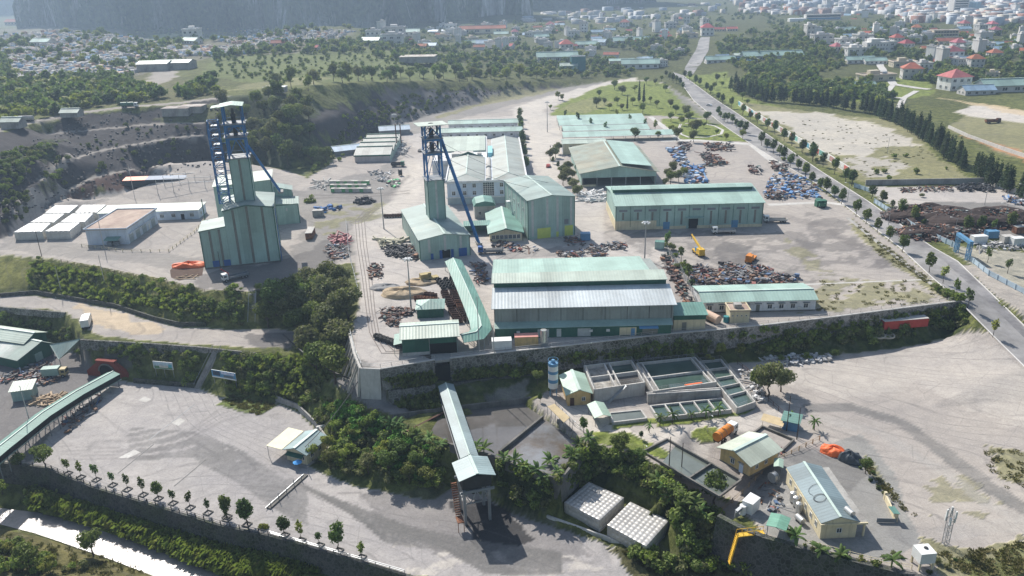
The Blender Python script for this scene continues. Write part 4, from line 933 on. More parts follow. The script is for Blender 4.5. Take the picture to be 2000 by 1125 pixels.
# --- covered walkway bending down to the tunnel, conveyor below, transfer hopper
pth=[tuple(U(885,509,3.2)),tuple(U(905,552,3.2)),tuple(U(925,598,3.2)),tuple(U(937,628,3.2)),tuple(U(940,643,3.2)),tuple(U(930,655,3.1)),tuple(U(900,661,3.0))]
g,L_,R_,C_,o_=gallery('covered_walkway','green roofed walkway curving from the middle shaft hall down to the front wall','walkway',pth,5.4,0,M_ROOFT,M_WALLD,gh=1.0,wall_open=True)
pm=MB().box(-.08,.08,-.08,.08,-3.2,-.1).mesh('post');pm.materials.append(M_STEEL)
for a,b_ in zip(L_[:-1],L_[1:]):
    for f in(0,.5):put('post',pm,g,tuple(a.lerp(b_,f)*1.0))
for a,b_ in zip(R_[:-1],R_[1:]):
    for f in(0,.5):put('post',pm,g,tuple(a.lerp(b_,f)*1.0))
zr=-5.6;FL,FR_=U(896.4,941,zr),U(968.6,927.5,zr);rzh=math.atan2((FR_-FL).y,(FR_-FL).x);Lh=(FR_-FL).length
mid=FL.lerp(FR_,.5);top0=U(870.5,752,-5.3);bot0=U(917,893,-5.6)
gallery('conveyor_gallery','grey green covered conveyor bridge from the wall tunnel to the loading hopper','conveyor',[tuple(top0),tuple(top0.lerp(bot0,.33)),tuple(top0.lerp(bot0,.66)),tuple(bot0)],3.9,2.2,mat('blue grey sheet',(.27,.34,.35),.5,.08,.2,stripe=(1,.8,.05)),M_GREYS,gh=.7)
root=thing('loading_hopper','steel legged loading hopper with pale green roof above the coal stain and painted shadow','hopper',(FL.x,FL.y,-17),rzh)
zt=17+zr;hw=Lh;dpt=7.0
r=MB();r.slab([(0,0,zt),(hw/2,0,zt+1.1),(hw/2,dpt,zt+1.1),(0,dpt,zt)],.12);r.slab([(hw/2,0,zt+1.1),(hw,0,zt),(hw,dpt,zt),(hw/2,dpt,zt+1.1)],.12)
ro=part('roof',r,mat('blue grey sheet y',(.30,.39,.40),.5,.08,.2,stripe=(1,.8,.05)),root);part('ridge_cap',MB().box(hw/2-.3,hw/2+.3,-.02,dpt+.02,zt+1.08,zt+1.2),M_TRIML,ro)
part('enclosure',MB().box(.8,hw-.8,.8,dpt-.5,zt-2.9,zt-.05),M_DARK,root);part('cross_girder',MB().box(.3,hw-.3,.35,.6,zt-3.6,zt-3.0),M_GREYS,root);part('cross_girder',MB().box(.3,hw-.3,dpt-.7,dpt-.45,zt-3.6,zt-3.0),M_GREYS,root)
for(x,y)in((1.1,.9),(hw-1.4,.9),(hw-1.4,dpt-.9),(1.1,dpt-.9)):part('leg',MB().box(x-.28,x+.28,y-.28,y+.28,0,zt-2.9),M_STEEL,root)
s_=MB();cs=[(1.1,.9),(hw-1.4,.9),(hw-1.4,dpt-.9),(1.1,dpt-.9)]
for a,b_ in zip(cs,cs[1:]+cs[:1]):
    s_.bar((*a,zt-6.4),(*b_,zt-6.4),.25);p0,p1=Vector((*a,0)),Vector((*b_,0))
    for k in range(4):
        q0,q1=p0.lerp(p1,k/4),p0.lerp(p1,(k+1)/4);s_.bar((q0.x,q0.y,zt-6.3 if k%2 else zt-3.7),(q1.x,q1.y,zt-3.7 if k%2 else zt-6.3),.16)
part('truss',s_,M_STEEL,root);part('chute',MB().add([(2,2,zt-2.9),(hw-2,2,zt-2.9),(hw-2,dpt-2,zt-2.9),(2,dpt-2,zt-2.9),(3.2,3,zt-5.8),(hw-3.2,3,zt-5.8),(hw-3.2,dpt-3,zt-5.8),(3.2,dpt-3,zt-5.8)],[(0,1,5,4),(1,2,6,5),(2,3,7,6),(3,0,4,7),(4,5,6,7)]),M_DARK,root)
s_=MB()
for k in range(14):f=k/13;s_.box(-.9,.3,1+f*3.4,1.35+f*3.4,2.6+f*(zt-6),2.7+f*(zt-6))
s_.bar((-.9,.9,3.4),(-.9,4.6,zt-2.4),.08);s_.bar((.3,.9,3.4),(.3,4.6,zt-2.4),.08);s_.box(-1,.4,-1.4,.9,2.3,2.5);s_.bar((-.9,-1.3,0),(-.9,-1.3,2.4),.12);s_.bar((.3,-1.3,0),(.3,-1.3,2.4),.12)
part('stairs',s_,M_RUST,root)
# --- left conveyor out of the red portal
zc_=-17+5.2
cp_=[tuple(U(222,729,-17+3.6)),tuple(U(150,768,zc_-.5)),tuple(U(84,810,zc_)),tuple(U(0,876,zc_+.3)),tuple(U(-70,935,zc_+.5))]
g,L_,R_,C_,o_=gallery('conveyor_gallery','long green covered conveyor running from the red tunnel portal to the left edge','conveyor',cp_,4.4,1.6,M_ROOFTY,M_DARK,gh=.7)
g.children[0].data.materials.clear();g.children[0].data.materials.append(mat('worn green sheet',(.30,.39,.335),.55,.1,.2,stripe=(1,.8,.05),col2=(.22,.34,.30),c2amt=.45,c2scale=.08))
for i in range(len(L_)-1):
    for f in(.1,.35,.6,.85):
        a,b_=L_[i].lerp(L_[i+1],f),R_[i].lerp(R_[i+1],f);zg=-17-(o_.z+a.z)
        part('trestle',MB().bar((*a.xy*1.0,a.z-1.6),(a.x,a.y,a.z+zg),.18).bar((*b_.xy,b_.z-1.6),(b_.x,b_.y,b_.z+zg),.18).bar((*a.xy,a.z-1.8),(b_.x,b_.y,b_.z+zg),.1),M_GREYS,g)
pa,pb_=U(172,733,-17),U(252,741,-17);rzp=math.atan2((pb_-pa).y,(pb_-pa).x);Lp=(pb_-pa).length
root=thing('tunnel_portal','dark red tunnel portal with sloping wing walls at the foot of the bank','portal',tuple(pa),rzp)
part('headwall',MB().extr([(0,0),(Lp,0),(Lp,1.6),(Lp*.72,4.6),(Lp*.70,5.0),(Lp*.3,5.0),(Lp*.28,4.6),(0,1.6)],0,1.2),M_BRICKR,root);part('coping',MB().box(Lp*.27,Lp*.73,-.2,1.4,5.003,5.35),M_BRICKR,root)
ar=MB();cxp=Lp*.5
for k in range(10):
    a0,a1=math.pi*k/10,math.pi*(k+1)/10;ar.bar((cxp+math.cos(a0)*2.5,-.15,2+math.sin(a0)*2.3),(cxp+math.cos(a1)*2.5,-.15,2+math.sin(a1)*2.3),.35,.4)
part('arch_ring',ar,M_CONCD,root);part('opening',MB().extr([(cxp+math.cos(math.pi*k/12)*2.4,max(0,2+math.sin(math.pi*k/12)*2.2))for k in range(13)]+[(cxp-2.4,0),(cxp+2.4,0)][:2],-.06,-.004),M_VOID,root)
# tunnel slot in the front wall and its frame
a0,a1=U(849,704),U(879,701)
root=thing('wall_tunnel','dark slot under the yard where the conveyor bridge comes out','tunnel',(a0.x,a0.y-.9,-8.2),math.atan2((a1-a0).y,(a1-a0).x));Ls=(a1-a0).length
part('side_wall',MB().box(-.5,-.01,-.2,9,0,8.15).box(Ls,Ls+.5,-.2,9,0,8.15),M_STONE,root);part('deck',MB().box(-.5,Ls+.5,.6,9,7.6,8.22),M_CONC,root);part('opening_shade_panel',MB().box(.05,Ls-.05,-.25,-.15,.2,7.3),M_VOID,root)  # opening is a flat black face standing in for the tunnel's shade
# ------------------------------------------------------------------ substation, tanks
root=thing('switch_house','pale blue flat roofed switch house with brown stained roof and roller doors','building',(-154.8,279.3,0),-.01)
flatroof(root,14.9,26,5.7,M_BLUEW,M_BROWNR,.65,oh=.5);door(root,'r',14.9,26,[3,8.5,14,22],3.2,3.2,M_SHUT,name='roller_door');door(root,'r',14.9,26,[18.2],1.0,2.2,M_FRAME)
part('door_hood',MB().box(14.905,15.7,.8,24,3.5,3.65),M_WHITE,root);part('canopy',MB().slab([(7.4,-3.2,2.5),(12.6,-3.2,2.5),(12.6,-.01,3.1),(7.4,-.01,3.1)],.08),M_ROOFTY,root);part('transformer',MB().box(8,9.7,-2.2,-.6,.2,1.6).box(10.4,12.1,-2.2,-.6,.2,1.6),M_GREYS,root)
root=thing('control_building','long white single storey control building with pale flat roof by the switchyard','building',(-164,308.4,0),.045)
part('wall',MB().box(0,39,0,9.5,0,3.7),M_BLUEW,root);part('roof',MB().slab([(-.5,-.6,3.85),(39.5,-.6,3.85),(39.5,10,4.3),(-.5,10,4.3)],.15),M_ROOFGL,root);win(root,'f',39,9,[19,24.5,29,36.3],1,1.6,1.4,3);door(root,'f',39,9,[32.6],1.3,2.2,M_VOID)
for u in(24.5,29,32.6,36.3):part('window_hood',MB().box(u-1.1,u+1.1,-.5,-.004,2.7,2.8),M_WHITE,root)
win(root,'r',39,9,[3,6.5],1,1.2,1.3)
M_TANKW=mat('white panel tank',(.83,.84,.83),.3,.04,.5,spec=.5);M_TANKG=mat('panel tank side',(.55,.54,.50),.7,.1,.6,streak=.3)
def panel_tank(label,quad,z,h,dome,topm,sidem,group,cell,shr=1.0):
    q=[U(*p,z+h)for p in quad];o=Vector((q[0].x,q[0].y,z));root=thing('water_tank',label,'water tank',o,0,group);q=[p-o for p in q];m_=(q[0]+q[1]+q[2]+q[3])/4;q=[m_+(p-m_)*shr for p in q]
    for p in q:p.z=0
    n0=max(2,round((q[1]-q[0]).length/cell));n1=max(2,round((q[3]-q[0]).length/cell));b_=MB();k_=5
    part('side',MB().prism([(p.x,p.y)for p in q],.25,h),sidem,root);part('plinth',MB().prism([(p.x*1.02,p.y*1.02)for p in q],-.3,.25),M_CONC,root)
    V_,F_=[],[];NU,NV=n0*k_,n1*k_
    for j in range(NV+1):
        for i in range(NU+1):
            u,v=i/NU,j/NV;p=q[0].lerp(q[1],u).lerp(q[3].lerp(q[2],u),v);zz=dome*(abs(math.sin(math.pi*u*n0))*abs(math.sin(math.pi*v*n1)))**.55
            V_.append((p.x,p.y,h+.01+zz))
    for j in range(NV):
        for i in range(NU):a=j*(NU+1)+i;F_.append((a,a+1,a+NU+2,a+NU+1))
    b_.add(V_,F_);part('panel_roof',b_,topm,root,smooth=True)
    sd=MB()                                           # pressed panels on the near sides
    for(a,b2,n)in((q[0],q[1],n0),(q[1],q[2],n1),(q[0],q[3],n1)):
        d=(b2-a);nrm=Vector((d.y,-d.x,0)).normalized()
        if nrm.dot((q[2]+q[0])/2-a)>0:nrm=-nrm
        rows=max(1,round(h/cell))
        for i in range(n):
            for r_ in range(rows):
                p0,p1=a.lerp(b2,(i+.12)/n),a.lerp(b2,(i+.88)/n);z0,z1=.25+(h-.25)*(r_+.12)/rows,.25+(h-.25)*(r_+.88)/rows
                m_=(p0+p1)/2+nrm*.14;sd.add([(p0.x,p0.y,z0),(p1.x,p1.y,z0),(p1.x,p1.y,z1),(p0.x,p0.y,z1),(m_.x,m_.y,(z0+z1)/2)],[(0,1,4),(1,2,4),(2,3,4),(3,0,4)])
    part('side_panels',sd,sidem,root);return root
nm_=['nearest left','middle left','farthest left','nearest right','middle right','farthest right']
for k,q in enumerate((((24,454),(83,452),(101,435),(56,435.5)),((56.5,434.5),(106,434),(128,416.7),(87,417)),((85.5,416),(136,415.5),(154.7,400),(107,400.5)),
                       ((85.5,452),(136,451),(158,434),(115,434.7)),((116,433.5),(166.5,433.3),(184,416.5),(141,416.7)),((144,415.5),(190.7,414.7),(209,399.5),(160,399.8)))):
    panel_tank('white panelled water tank, %s of the six beside the switch house'%nm_[k],q,0,3.4,.16,M_TANKW,M_TANKG,'white panelled water tanks',2.0,.94)
M_TANKS=mat('stainless tank panel',(.42,.41,.395),.4,.2,.6,metal=.2,streak=0,spec=.6)
panel_tank('dimpled steel water tank beside the basin wall, left of its twin',((1102,981),(1171,1016),(1219,972),(1150,941)),-16,2.6,.13,M_TANKS,M_TANKS,'dimpled steel tanks',1.05)
panel_tank('dimpled steel water tank nearest the bottom edge, right of its twin',((1186,1025),(1262,1067),(1307,1016),(1231,980)),-16,2.6,.13,M_TANKS,M_TANKS,'dimpled steel tanks',1.05)
# switchyard
root=thing('switchyard','outdoor electrical switchyard of slender posts and beams behind the control building','switchyard',tuple(U(310,385)),.05)
rr=random.Random(3);gp=[(x,y)for y in(0,9,18)for x in(0,7,14,21,28)]
for x,y in gp:part('lattice_post',MB().cyl((x,y,0),(x,y,7.5),.16,.1,6),M_CONCL,root)
for y in(0,9,18):part('cross_beam',MB().bar((0,y,6.2),(28,y,6.2),.2),M_STEEL,root)
for k in range(16):x,y=rr.uniform(1,27),rr.uniform(1,17);part('insulator',MB().cyl((x,y,0),(x,y,2),.12,n=6).cyl((x,y,2),(x,y,3.2),.24,.12,7),M_CABW if k%3 else M_GREYS,root)
for k in range(3):part('transformer',MB().box(4+k*8,6.5+k*8,4,6,0,2).cyl((5+k*8,5,2),(5+k*8,5,3),.3),M_CONCL,root)
root=thing('tarped_shed','long low shed with orange and blue tarpaulin roof under the quarry bench','shed',tuple(P(242,362)),.02);part('wall',MB().box(0,30,0,4,-1,2.2),M_DARK,root);part('orange_roof',MB().slab([(-.3,-.4,2.2),(10,-.4,2.3),(10,4.4,3.0),(-.3,4.4,2.9)],.1),M_TARP,root,label='orange tarpaulin end of the roof');part('blue_roof',MB().slab([(10.02,-.4,2.3),(28,-.4,2.3),(28,4.4,3.0),(10.02,4.4,3.0)],.1),mat('dull blue sheet',(.06,.12,.22),.6,.2),root)
def box_house(name,label,cat,px,py,z,L,W,h,rz,wm,rm,kind='flat',group=None,**kw):
    o=U(px,py,z)if z is not None else P(px,py);root=thing(name,label,cat,tuple(o),rz,group)
    if kind=='flat':flatroof(root,L,W,h,wm,rm,kw.get('par',0))
    elif kind=='lean':part('wall',MB().box(0,L,0,W,0,h),wm,root);part('roof',MB().slab([(-.4,-.5,h+.1),(L+.4,-.5,h+.1),(L+.4,W+.4,h+.75),(-.4,W+.4,h+.75)],.1),rm,root)
    elif kind=='open':
        part('roof',MB().slab([(-.4,-.5,h),(L+.4,-.5,h),(L+.4,W+.4,h+.6),(-.4,W+.4,h+.6)],.1),rm,root)
        for(x,y)in((.1,.1),(L-.1,.1),(L-.1,W-.1),(.1,W-.1)):part('post',MB().box(x-.07,x+.07,y-.07,y+.07,0,h-.02),M_STEEL,root)
    else:gable(root,L,W,h,h+kw.get('rise',1.0),wm,rm,kind,.4)
    return root
# ------------------------------------------------------------------ old workshops by the cliff (three stepped roofs)
F0=U(693.5,317);root=thing('stepped_shed','grey and green shed with stepped roofs below the wooded cliff','shed',tuple(F0),.0);L=(U(759.6,318)-F0).length
part('wall',MB().box(0,L,0,46,0,3.6),mat('pinkish plaster',(.50,.45,.44),.85,.1,streak=.3),root);part('side_wall',MB().box(L+.003,L+.2,0,46,0,3.9),M_WALLGY,root)
for k in range(4):
    y0=k*11.5;part('roof',MB().slab([(-.4,y0-.5,3.7),(L+.5,y0-.5,3.7),(L+.5,y0+9.5,5.8),(-.4,y0+9.5,5.8)],.14),mat('grey shed sheet',(.36,.37,.34),.6,.12,stripe=(0,.9,.04)),root);part('clerestory',MB().box(-.3,L+.4,y0+9.55,y0+10.5,3.7,6.2),M_WALLD,root)
    part('fascia',MB().box(-.4,L+.5,y0-.62,y0-.51,3.0,3.7),M_WALLD,root)
for k,x in enumerate((9,11.5)):part('chimney',MB().cyl((x+10,22,5),(x+10,22,15),.3,n=8),M_RUSTD,root)
r_=box_house('blue_roof_shed','shed with pale blue sheet roof left of the stepped shed','shed',655,306,0,15,12,2.6,.45,M_GREYS,M_TILEB,'x',rise=1.6)
box_house('blue_roof_shed','low shed with pale blue roof at the cliff foot behind the stepped shed','shed',742,266,0,18,12,3,.2,M_GREYS,M_TILEB,'x',rise=1.6)
box_house('small_hut','tiny green hut at the left end of the blue roofed shed','hut',638,305,0,8,6,2.4,.2,M_WALLD,M_ROOFGL,'lean')
# car port rows
for k,(a,b_,y)in enumerate((((1089,234.7),(1262,234.7),10),((1092,244.5),(1266,244.3),9),((1100,255.5),(1272,255),8.5),((1100,267.5),(1324,267.0),8))):
    A=U(*a,3);B_=U(*b_,3);r_=thing('motorcycle_shelter','long mint roofed parking shelter, %s of the four rows by the park'%['farthest','second farthest','second nearest','nearest'][k],'shelter',(A.x,A.y,0),0,'parking shelter rows');L=(B_-A).length
    part('roof',MB().slab([(0,0,2.8),(L,0,2.8),(L,y+2,3.9),(0,y+2,3.9)],.12),M_ROOFM,r_);part('gutter',MB().box(0,L,-.3,-.01,2.6,2.85),M_FRAME,r_)
    for i in range(10):x=.3+(L-.6)*i/9;part('post',MB().box(x-.1,x+.1,.2,.4,0,2.7).box(x-.1,x+.1,y+1.2,y+1.4,0,3.6),M_STEEL,r_)
A=U(1100,302);r_=thing('staff_house','cream staff house with faded roof left of the olive warehouse','building',(A.x,A.y,0),0);gable(r_,22,12,5.6,6.4,M_CREAM,M_ROOFGL,'x',.6);win(r_,'f',22,12,[4,7,11,15],3.2,1.4,1.4);part('end_wall',MB().box(-.2,-.01,0,12,0,5.5),M_WHITE,r_);part('porch_roof',MB().box(4,14,-3,-.02,2.7,2.9),mat('pink slab',(.55,.27,.24),.8,.15),r_)
# ------------------------------------------------------------------ treatment works
M_WATER=mat('still green water',(.06,.10,.085),.08,.3,.05,spec=.6);M_WATERB=mat('muddy basin water',(.11,.104,.098),.06,.35,.04,col2=(.15,.14,.135),c2amt=.5,c2scale=.05,spec=.6)
M_SLUDGE=mat('grey sludge water',(.20,.205,.215),.2,.3,.08,col2=(.12,.095,.07),c2amt=.45,c2scale=.06,spec=.5);M_WATERG=mat('grey green water',(.15,.17,.15),.12,.2,.1,spec=.6);M_FOAM=mat('foamy water',(.42,.40,.36),.6,.35,.6,col2=(.20,.18,.15),c2amt=.6,c2scale=.5)
def basin(name,label,quad,z,h,cuts_u=(),cuts_v=(),th=.35,depth=.8,waters=None,wallm=None,rail=True):
    """open tank: quad = near-left, near-right, far-right, far-left of the top rim; cuts are inner walls"""
    q=[U(*p,z+h)for p in quad];o=Vector((q[0].x,q[0].y,z));q=[Vector((p.x-o.x,p.y-o.y,0))for p in q];wallm=wallm or M_CONCL;root=thing(name,label,'basin',o)
    def pt(u,v):return q[0].lerp(q[1],u).lerp(q[3].lerp(q[2],u),v)
    wb=MB()
    for a,b2,dd in((pt(0,0),pt(1,0),0),(pt(1,0),pt(1,1),.003),(pt(1,1),pt(0,1),0),(pt(0,1),pt(0,0),.003)):wb.bar(a+Vector((0,0,h/2)),b2+Vector((0,0,h/2)),th,h+dd)
    part('outer_wall',wb,wallm,root)
    for u in cuts_u:part('inner_wall',MB().bar(pt(u,.01)+Vector((0,0,h/2-.02)),pt(u,.99)+Vector((0,0,h/2-.02)),th*.9,h),wallm,root)
    for v in cuts_v:part('inner_wall',MB().bar(pt(.01,v)+Vector((0,0,h/2-.04)),pt(.99,v)+Vector((0,0,h/2-.04)),th*.9,h),wallm,root)
    us=[0]+list(cuts_u)+[1];vs=[0]+list(cuts_v)+[1];k=0
    for i in range(len(us)-1):
        for j in range(len(vs)-1):
            wm=waters[k%len(waters)]if waters else M_WATER;k+=1;zz=h-depth
            c_=[pt(us[i],vs[j]),pt(us[i+1],vs[j]),pt(us[i+1],vs[j+1]),pt(us[i],vs[j+1])];part('water',MB().add([(p.x,p.y,zz)for p in c_],[(0,1,2,3)]),wm,root)
    if rail:
        rb=MB();rng=[pt(0,0),pt(1,0),pt(1,1),pt(0,1)]
        for a,b2 in zip(rng,rng[1:]+rng[:1]):
            n=max(2,int((b2-a).length/2));up=Vector((0,0,h+.95));rb.bar(a+up,b2+up,.05);rb.bar(a+up*1-Vector((0,0,.4)),b2+up-Vector((0,0,.4)),.04)
            for k in range(n):p=a.lerp(b2,k/n);rb.bar(p+Vector((0,0,h)),p+up,.05)
        part('handrail',rb,M_STEEL,root)
    return root,pt
b1,pt1=basin('settling_tank','tall concrete tank of four cells with foaming water beside the yellow house',((1161,760),(1259,746),(1233,703),(1141,714)),-8,3.6,(.42,.52),(.5,),waters=[M_FOAM,M_FOAM,M_CONC,M_CONC,M_WATERB,M_WATER],depth=1.1)
part('stairs',MB().bar(pt1(.25,-.1)+Vector((0,0,0)),pt1(.62,-.03)+Vector((0,0,3.6)),.9,.12),M_STEEL,b1)
b2_,pt2=basin('settling_tank','largest concrete settling tank with two wide cells of green water',((1277,763),(1399,745),(1357,697),(1244,709)),-8,3.0,(.08,.93),(.46,),waters=[M_CONC,M_CONC,M_WATER,M_WATER,M_CONC,M_CONC],depth=.7)
for c_ in[c for c in b2_.children if c.name.startswith('water')]:
    pass
part('orange_lettered_board',MB().bar(pt2(.5,.03)+Vector((0,0,3.05)),pt2(.78,.03)+Vector((0,0,3.05)),.5,.06),M_TARP,b2_)
basin('channel_tank','long concrete channel of five green pools right of the settling tanks',((1440,796),(1475,784),(1408,701),(1366,705)),-8,1.7,(),(.24,.42,.6,.8),waters=[M_WATER],depth=.7)
basin('trough_tank','long narrow concrete trough of small pools in front of the settling tanks',((1285,815),(1428,799),(1410,777),(1270,792)),-8,1.1,(.2,.4,.6,.8),(),waters=[M_WATER],depth=.5,rail=False)
root=thing('flume','raised white concrete flume behind the narrow trough','flume',tuple(U(1264,787,-8)),.02);a=U(1264,783,-6)-U(1264,787,-8);b_=U(1407,765,-6)-U(1264,787,-8)
part('channel',MB().bar((0,0,1.2),(b_.x,b_.y,1.2),1.2,2.4),M_CONC,root);part('rim',MB().bar((-.2,-.3,2.5),(b_.x,b_.y-.3,2.5),.3,.3).bar((-.2,.5,2.5),(b_.x,b_.y+.5,2.5),.3,.3),M_CONCL,root)
basin('shallow_basin','small shallow grey basin beside the open green shed',((1197,824),(1263,816),(1252,800),(1191,806)),-8,.8,(),(),waters=[M_WATERG],depth=.25,rail=False)
basin('sedimentation_pond','long sunken concrete pond of two pools below the ochre house',((1405,968),(1447,936),(1303,856),(1256,880)),-8,.55,(),(.38,),waters=[M_WATERG],depth=.7,wallm=M_CONCD,rail=False)
basin('water_pit','dark walled water pit behind the ochre house',((1473,843),(1528,878),(1551,857),(1489,831)),-8,.6,(),(),waters=[M_WATER],depth=1.2,wallm=M_CONCD,rail=False)
# big coal basins
def water_sheet(name,pts,z,m):
    o=sheet(name,pts,m,0,'structure',z=z)
    return o
water_sheet('basin_water',[(768,812),(1035,782),(1152,872),(1094,938),(957,888),(880,868)],-9.8,M_WATERB)
water_sheet('sludge_water',[(1058,817),(1062,814),(1130,862),(1094,938),(1000,905),(970,885)],-9.78,M_SLUDGE)
CX_=[U(p[0],p[1],-8.9)for p in((770,812),(1033,779),(1152,869),(1094,940),(957,892),(880,870),(770,812))]
poly_wall('basin_rim_wall','stained concrete wall closing the far side of the coal basins',[CX_[0],CX_[1]],M_CONCD,.4,1.6,.5)
poly_wall('basin_side_wall','stepped concrete wall between the coal basins and the treatment works',[CX_[1],CX_[2]],M_CONCD,.4,2.5,.7)
poly_wall('basin_front_wall','tall dark retaining wall under the near corner of the coal basins',[CX_[5],CX_[4],CX_[3],CX_[2]],M_CONCD,.6,lambda t:2.5+3*t,.6)
a,b_=U(1060,815,-9.3),U(975,884,-9.3);solo('basin_divider',MB().bar((0,0,0),b_-a,.5,.9),M_CONCD,'dark dividing wall between the two coal basins','wall',a)
a,b_=U(788,848,-9.4),U(900,790,-9.4);solo('basin_divider',MB().bar((0,0,0),b_-a,.5,.8),M_RUSTD,'rusty boom across the left end of the coal basin','wall',a)
# small buildings of the works
root=thing('yellow_house','small ochre house with light green roof beside the striped silo','house',tuple(U(1108.6,793,-8)),.1);gable(root,5.6,9.5,3.2,4.3,M_YELL,M_ROOFTY.copy()if False else mat('light green sheet y',(.35,.47,.39),.5,.06,.15,stripe=(1,.8,.04)),'y',.5);win(root,'f',5.6,9.5,[3.9],1.1,.9,1.1);door(root,'f',5.6,9.5,[1.1],1.0,2.1,M_RUSTD)
root=thing('ochre_house','larger ochre house with wide pale roof beside the orange tanker','house',tuple(U(1406,899,-8)),-.969);gable(root,7.7,9.0,3.2,4.5,M_YELL,mat('cream green sheet y',(.45,.49,.41),.55,.06,.15,stripe=(1,.8,.04)),'y',.7);win(root,'f',7.7,9,[3.3],1.0,1.0,1.2);door(root,'f',7.7,9,[5.6],1.0,2.1,M_BLUEW);win(root,'r',7.7,9,[2.2,5.2],1.2,.9,1.0)
part('window_hood',MB().box(2.6,4.0,-.45,-.004,2.35,2.45).box(4.9,6.3,-.45,-.004,2.35,2.45),M_CONC,root);part('plinth',MB().box(-.06,7.76,-.08,9.06,-.02,.3),M_CONCD,root)
def open_shed(name,label,fl,frp,depth,h,z,rm,rise=1.0):
    A=U(*fl,z+h);B_=U(*frp,z+h);rz=math.atan2((B_-A).y,(B_-A).x);L=(B_-A).length;root=thing(name,label,'shed',(A.x,A.y,z),rz)
    r=MB();r.slab([(0,0,h),(L/2,0,h+rise),(L/2,depth,h+rise),(0,depth,h)],.08);r.slab([(L/2,0,h+rise),(L,0,h),(L,depth,h),(L/2,depth,h+rise)],.08);part('roof',r,rm,root)
    for(x,y)in((.3,.3),(L-.3,.3),(L-.3,depth-.3),(.3,depth-.3)):part('post',MB().bar((x,y,0),(x,y,h),.12),M_GREYS,root)
    return root,L
MLG=mat('light green sheet y',(.35,.47,.39))
open_shed('open_shed','small open green roofed shed in front of the four cell tank',(1161,817),(1195,813),6.5,2.3,-8,MLG,.7)
A=U(1101,825,-5.8);root=thing('bike_shelter','rusty tan lean-to shelter beside the coal basin','shelter',(A.x,A.y,-8),0);B_=U(1113,819,-5.8)-A;C_=U(1069,792,-5.6)-A;D_=U(1083,790.6,-5.6)-A
part('roof',MB().slab([(0,0,2.2),(B_.x,B_.y,2.7),(D_.x,D_.y,2.7),(C_.x,C_.y,2.2)],.08),mat('tan rusty sheet',(.50,.40,.24),.8,.15,.5,stripe=(0,.5,.03)),root)
for k in range(5):
    for p,q in((Vector((0,0,0)),C_),(B_,D_)):w_=p.lerp(q,k/4);part('post',MB().bar((w_.x,w_.y,0),(w_.x,w_.y,2.2),.1),M_GREYS,root)
A=U(1080.6,771,-8);root=thing('cement_silo','slender blue and white striped silo on legs beside the yellow house','silo',tuple(A))
zz=[2.2,3.7,4.6,6.1,6.9,8.2,8.9]
for k in range(6):part('band',MB().cyl((0,0,zz[k]),(0,0,zz[k+1]),1.22,n=20,caps=k in(0,5)),(M_BLUEL,M_CABW)[(k+1)%2],root,smooth=False)
part('cone',MB().cyl((0,0,.8),(0,0,2.2),.3,1.2,16),M_GREYS,root);part('top_filter',MB().cyl((0,0,8.9),(0,0,9.7),.55,.4,12),M_BLUEL,root)
for k in range(4):x,y=1.1*math.cos(k*1.57+.78),1.1*math.sin(k*1.57+.78);part('leg',MB().bar((x,y,0),(x,y,2.6),.16),M_BLUEL,root)
rb=MB()
for k in range(12):a0,a1=k*math.pi/6,(k+1)*math.pi/6;rb.bar((1.25*math.cos(a0),1.25*math.sin(a0),9.8),(1.25*math.cos(a1),1.25*math.sin(a1),9.8),.06);rb.bar((1.25*math.cos(a0),1.25*math.sin(a0),8.9),(1.25*math.cos(a0),1.25*math.sin(a0),9.8),.05)
part('guard_rail',rb,M_BLUEL,root)
# ------------------------------------------------------------------ gate office, lower right
A=U(1600.6,1052.5,-8);root=thing('gate_office','cream office with blue grey roof and coiled hoses beside the big bare lot','office',tuple(A),.03);L,W=8.3,17.2
part('wall',MB().box(0,6.6,0,W,0,3.2),M_CREAM,root);part('parapet',MB().box(-.25,8.4,-.35,-.05,3.05,3.4).box(-.25,-.02,-.05,W+.2,3.1,3.35),M_CREAM,root)
r=MB();r.slab([(-.15,-.04,3.5),(3.3,-.04,4.7),(3.3,W+.3,4.7),(-.15,W+.3,3.5)],.1);r.slab([(3.3,-.04,4.7),(7.0,-.04,3.5),(7.0,W+.3,3.5),(3.3,W+.3,4.7)],.1);ro=part('roof',r,mat('slate blue sheet y',(.17,.225,.245),.5,.06,.15,stripe=(1,.8,.05)),root)
part('ridge_cap',MB().box(3.05,3.55,-.06,W+.32,4.72,4.82),M_TRIML,ro);part('gable_wall',MB().extr([(-.1,3.4),(6.9,3.4),(3.3,4.6)],-.02,.1),M_CREAM,root);part('porch_slab',MB().box(6.61,8.4,-.04,W,3.1,3.35),M_CONC,root)
for y in(.3,5.8,11.4,16.9):part('porch_column',MB().box(8.0,8.3,y-.15,y+.15,0,3.1),M_CREAM,root)
win(root,'f',6.6,W,[3.4],1.2,1.0,1.1);win(root,'l',6.6,W,[2.2,4.8,7.4,10,12.6,15],1.2,.9,1.2);door(root,'r',6.6,W,[3,8,13],1.0,2.1,M_BLUEW)
rc=MB()
def ring(cx,cy,r_,t0=0,t1=6.28):
    n=26
    for k in range(n):
        a0,a1=t0+(t1-t0)*k/n,t0+(t1-t0)*(k+1)/n
        def q(a):x,y=cx+r_*math.cos(a),cy+r_*math.sin(a);return(x,y,3.62+(1.2*(x+.15)/3.45 if x<3.3 else 1.2*(7-x)/3.7))
        rc.bar(q(a0),q(a1),.05)
ring(2.0,6.2,1.1);ring(2.05,6.1,1.0);ring(2.6,8.4,1.7,1.0,3.8);hs=part('hose_coils',rc,M_PIPE,None);hs.location=A;hs.rotation_euler.z=.03;tagit(hs,'black hoses lying coiled on the gate office roof','hose')
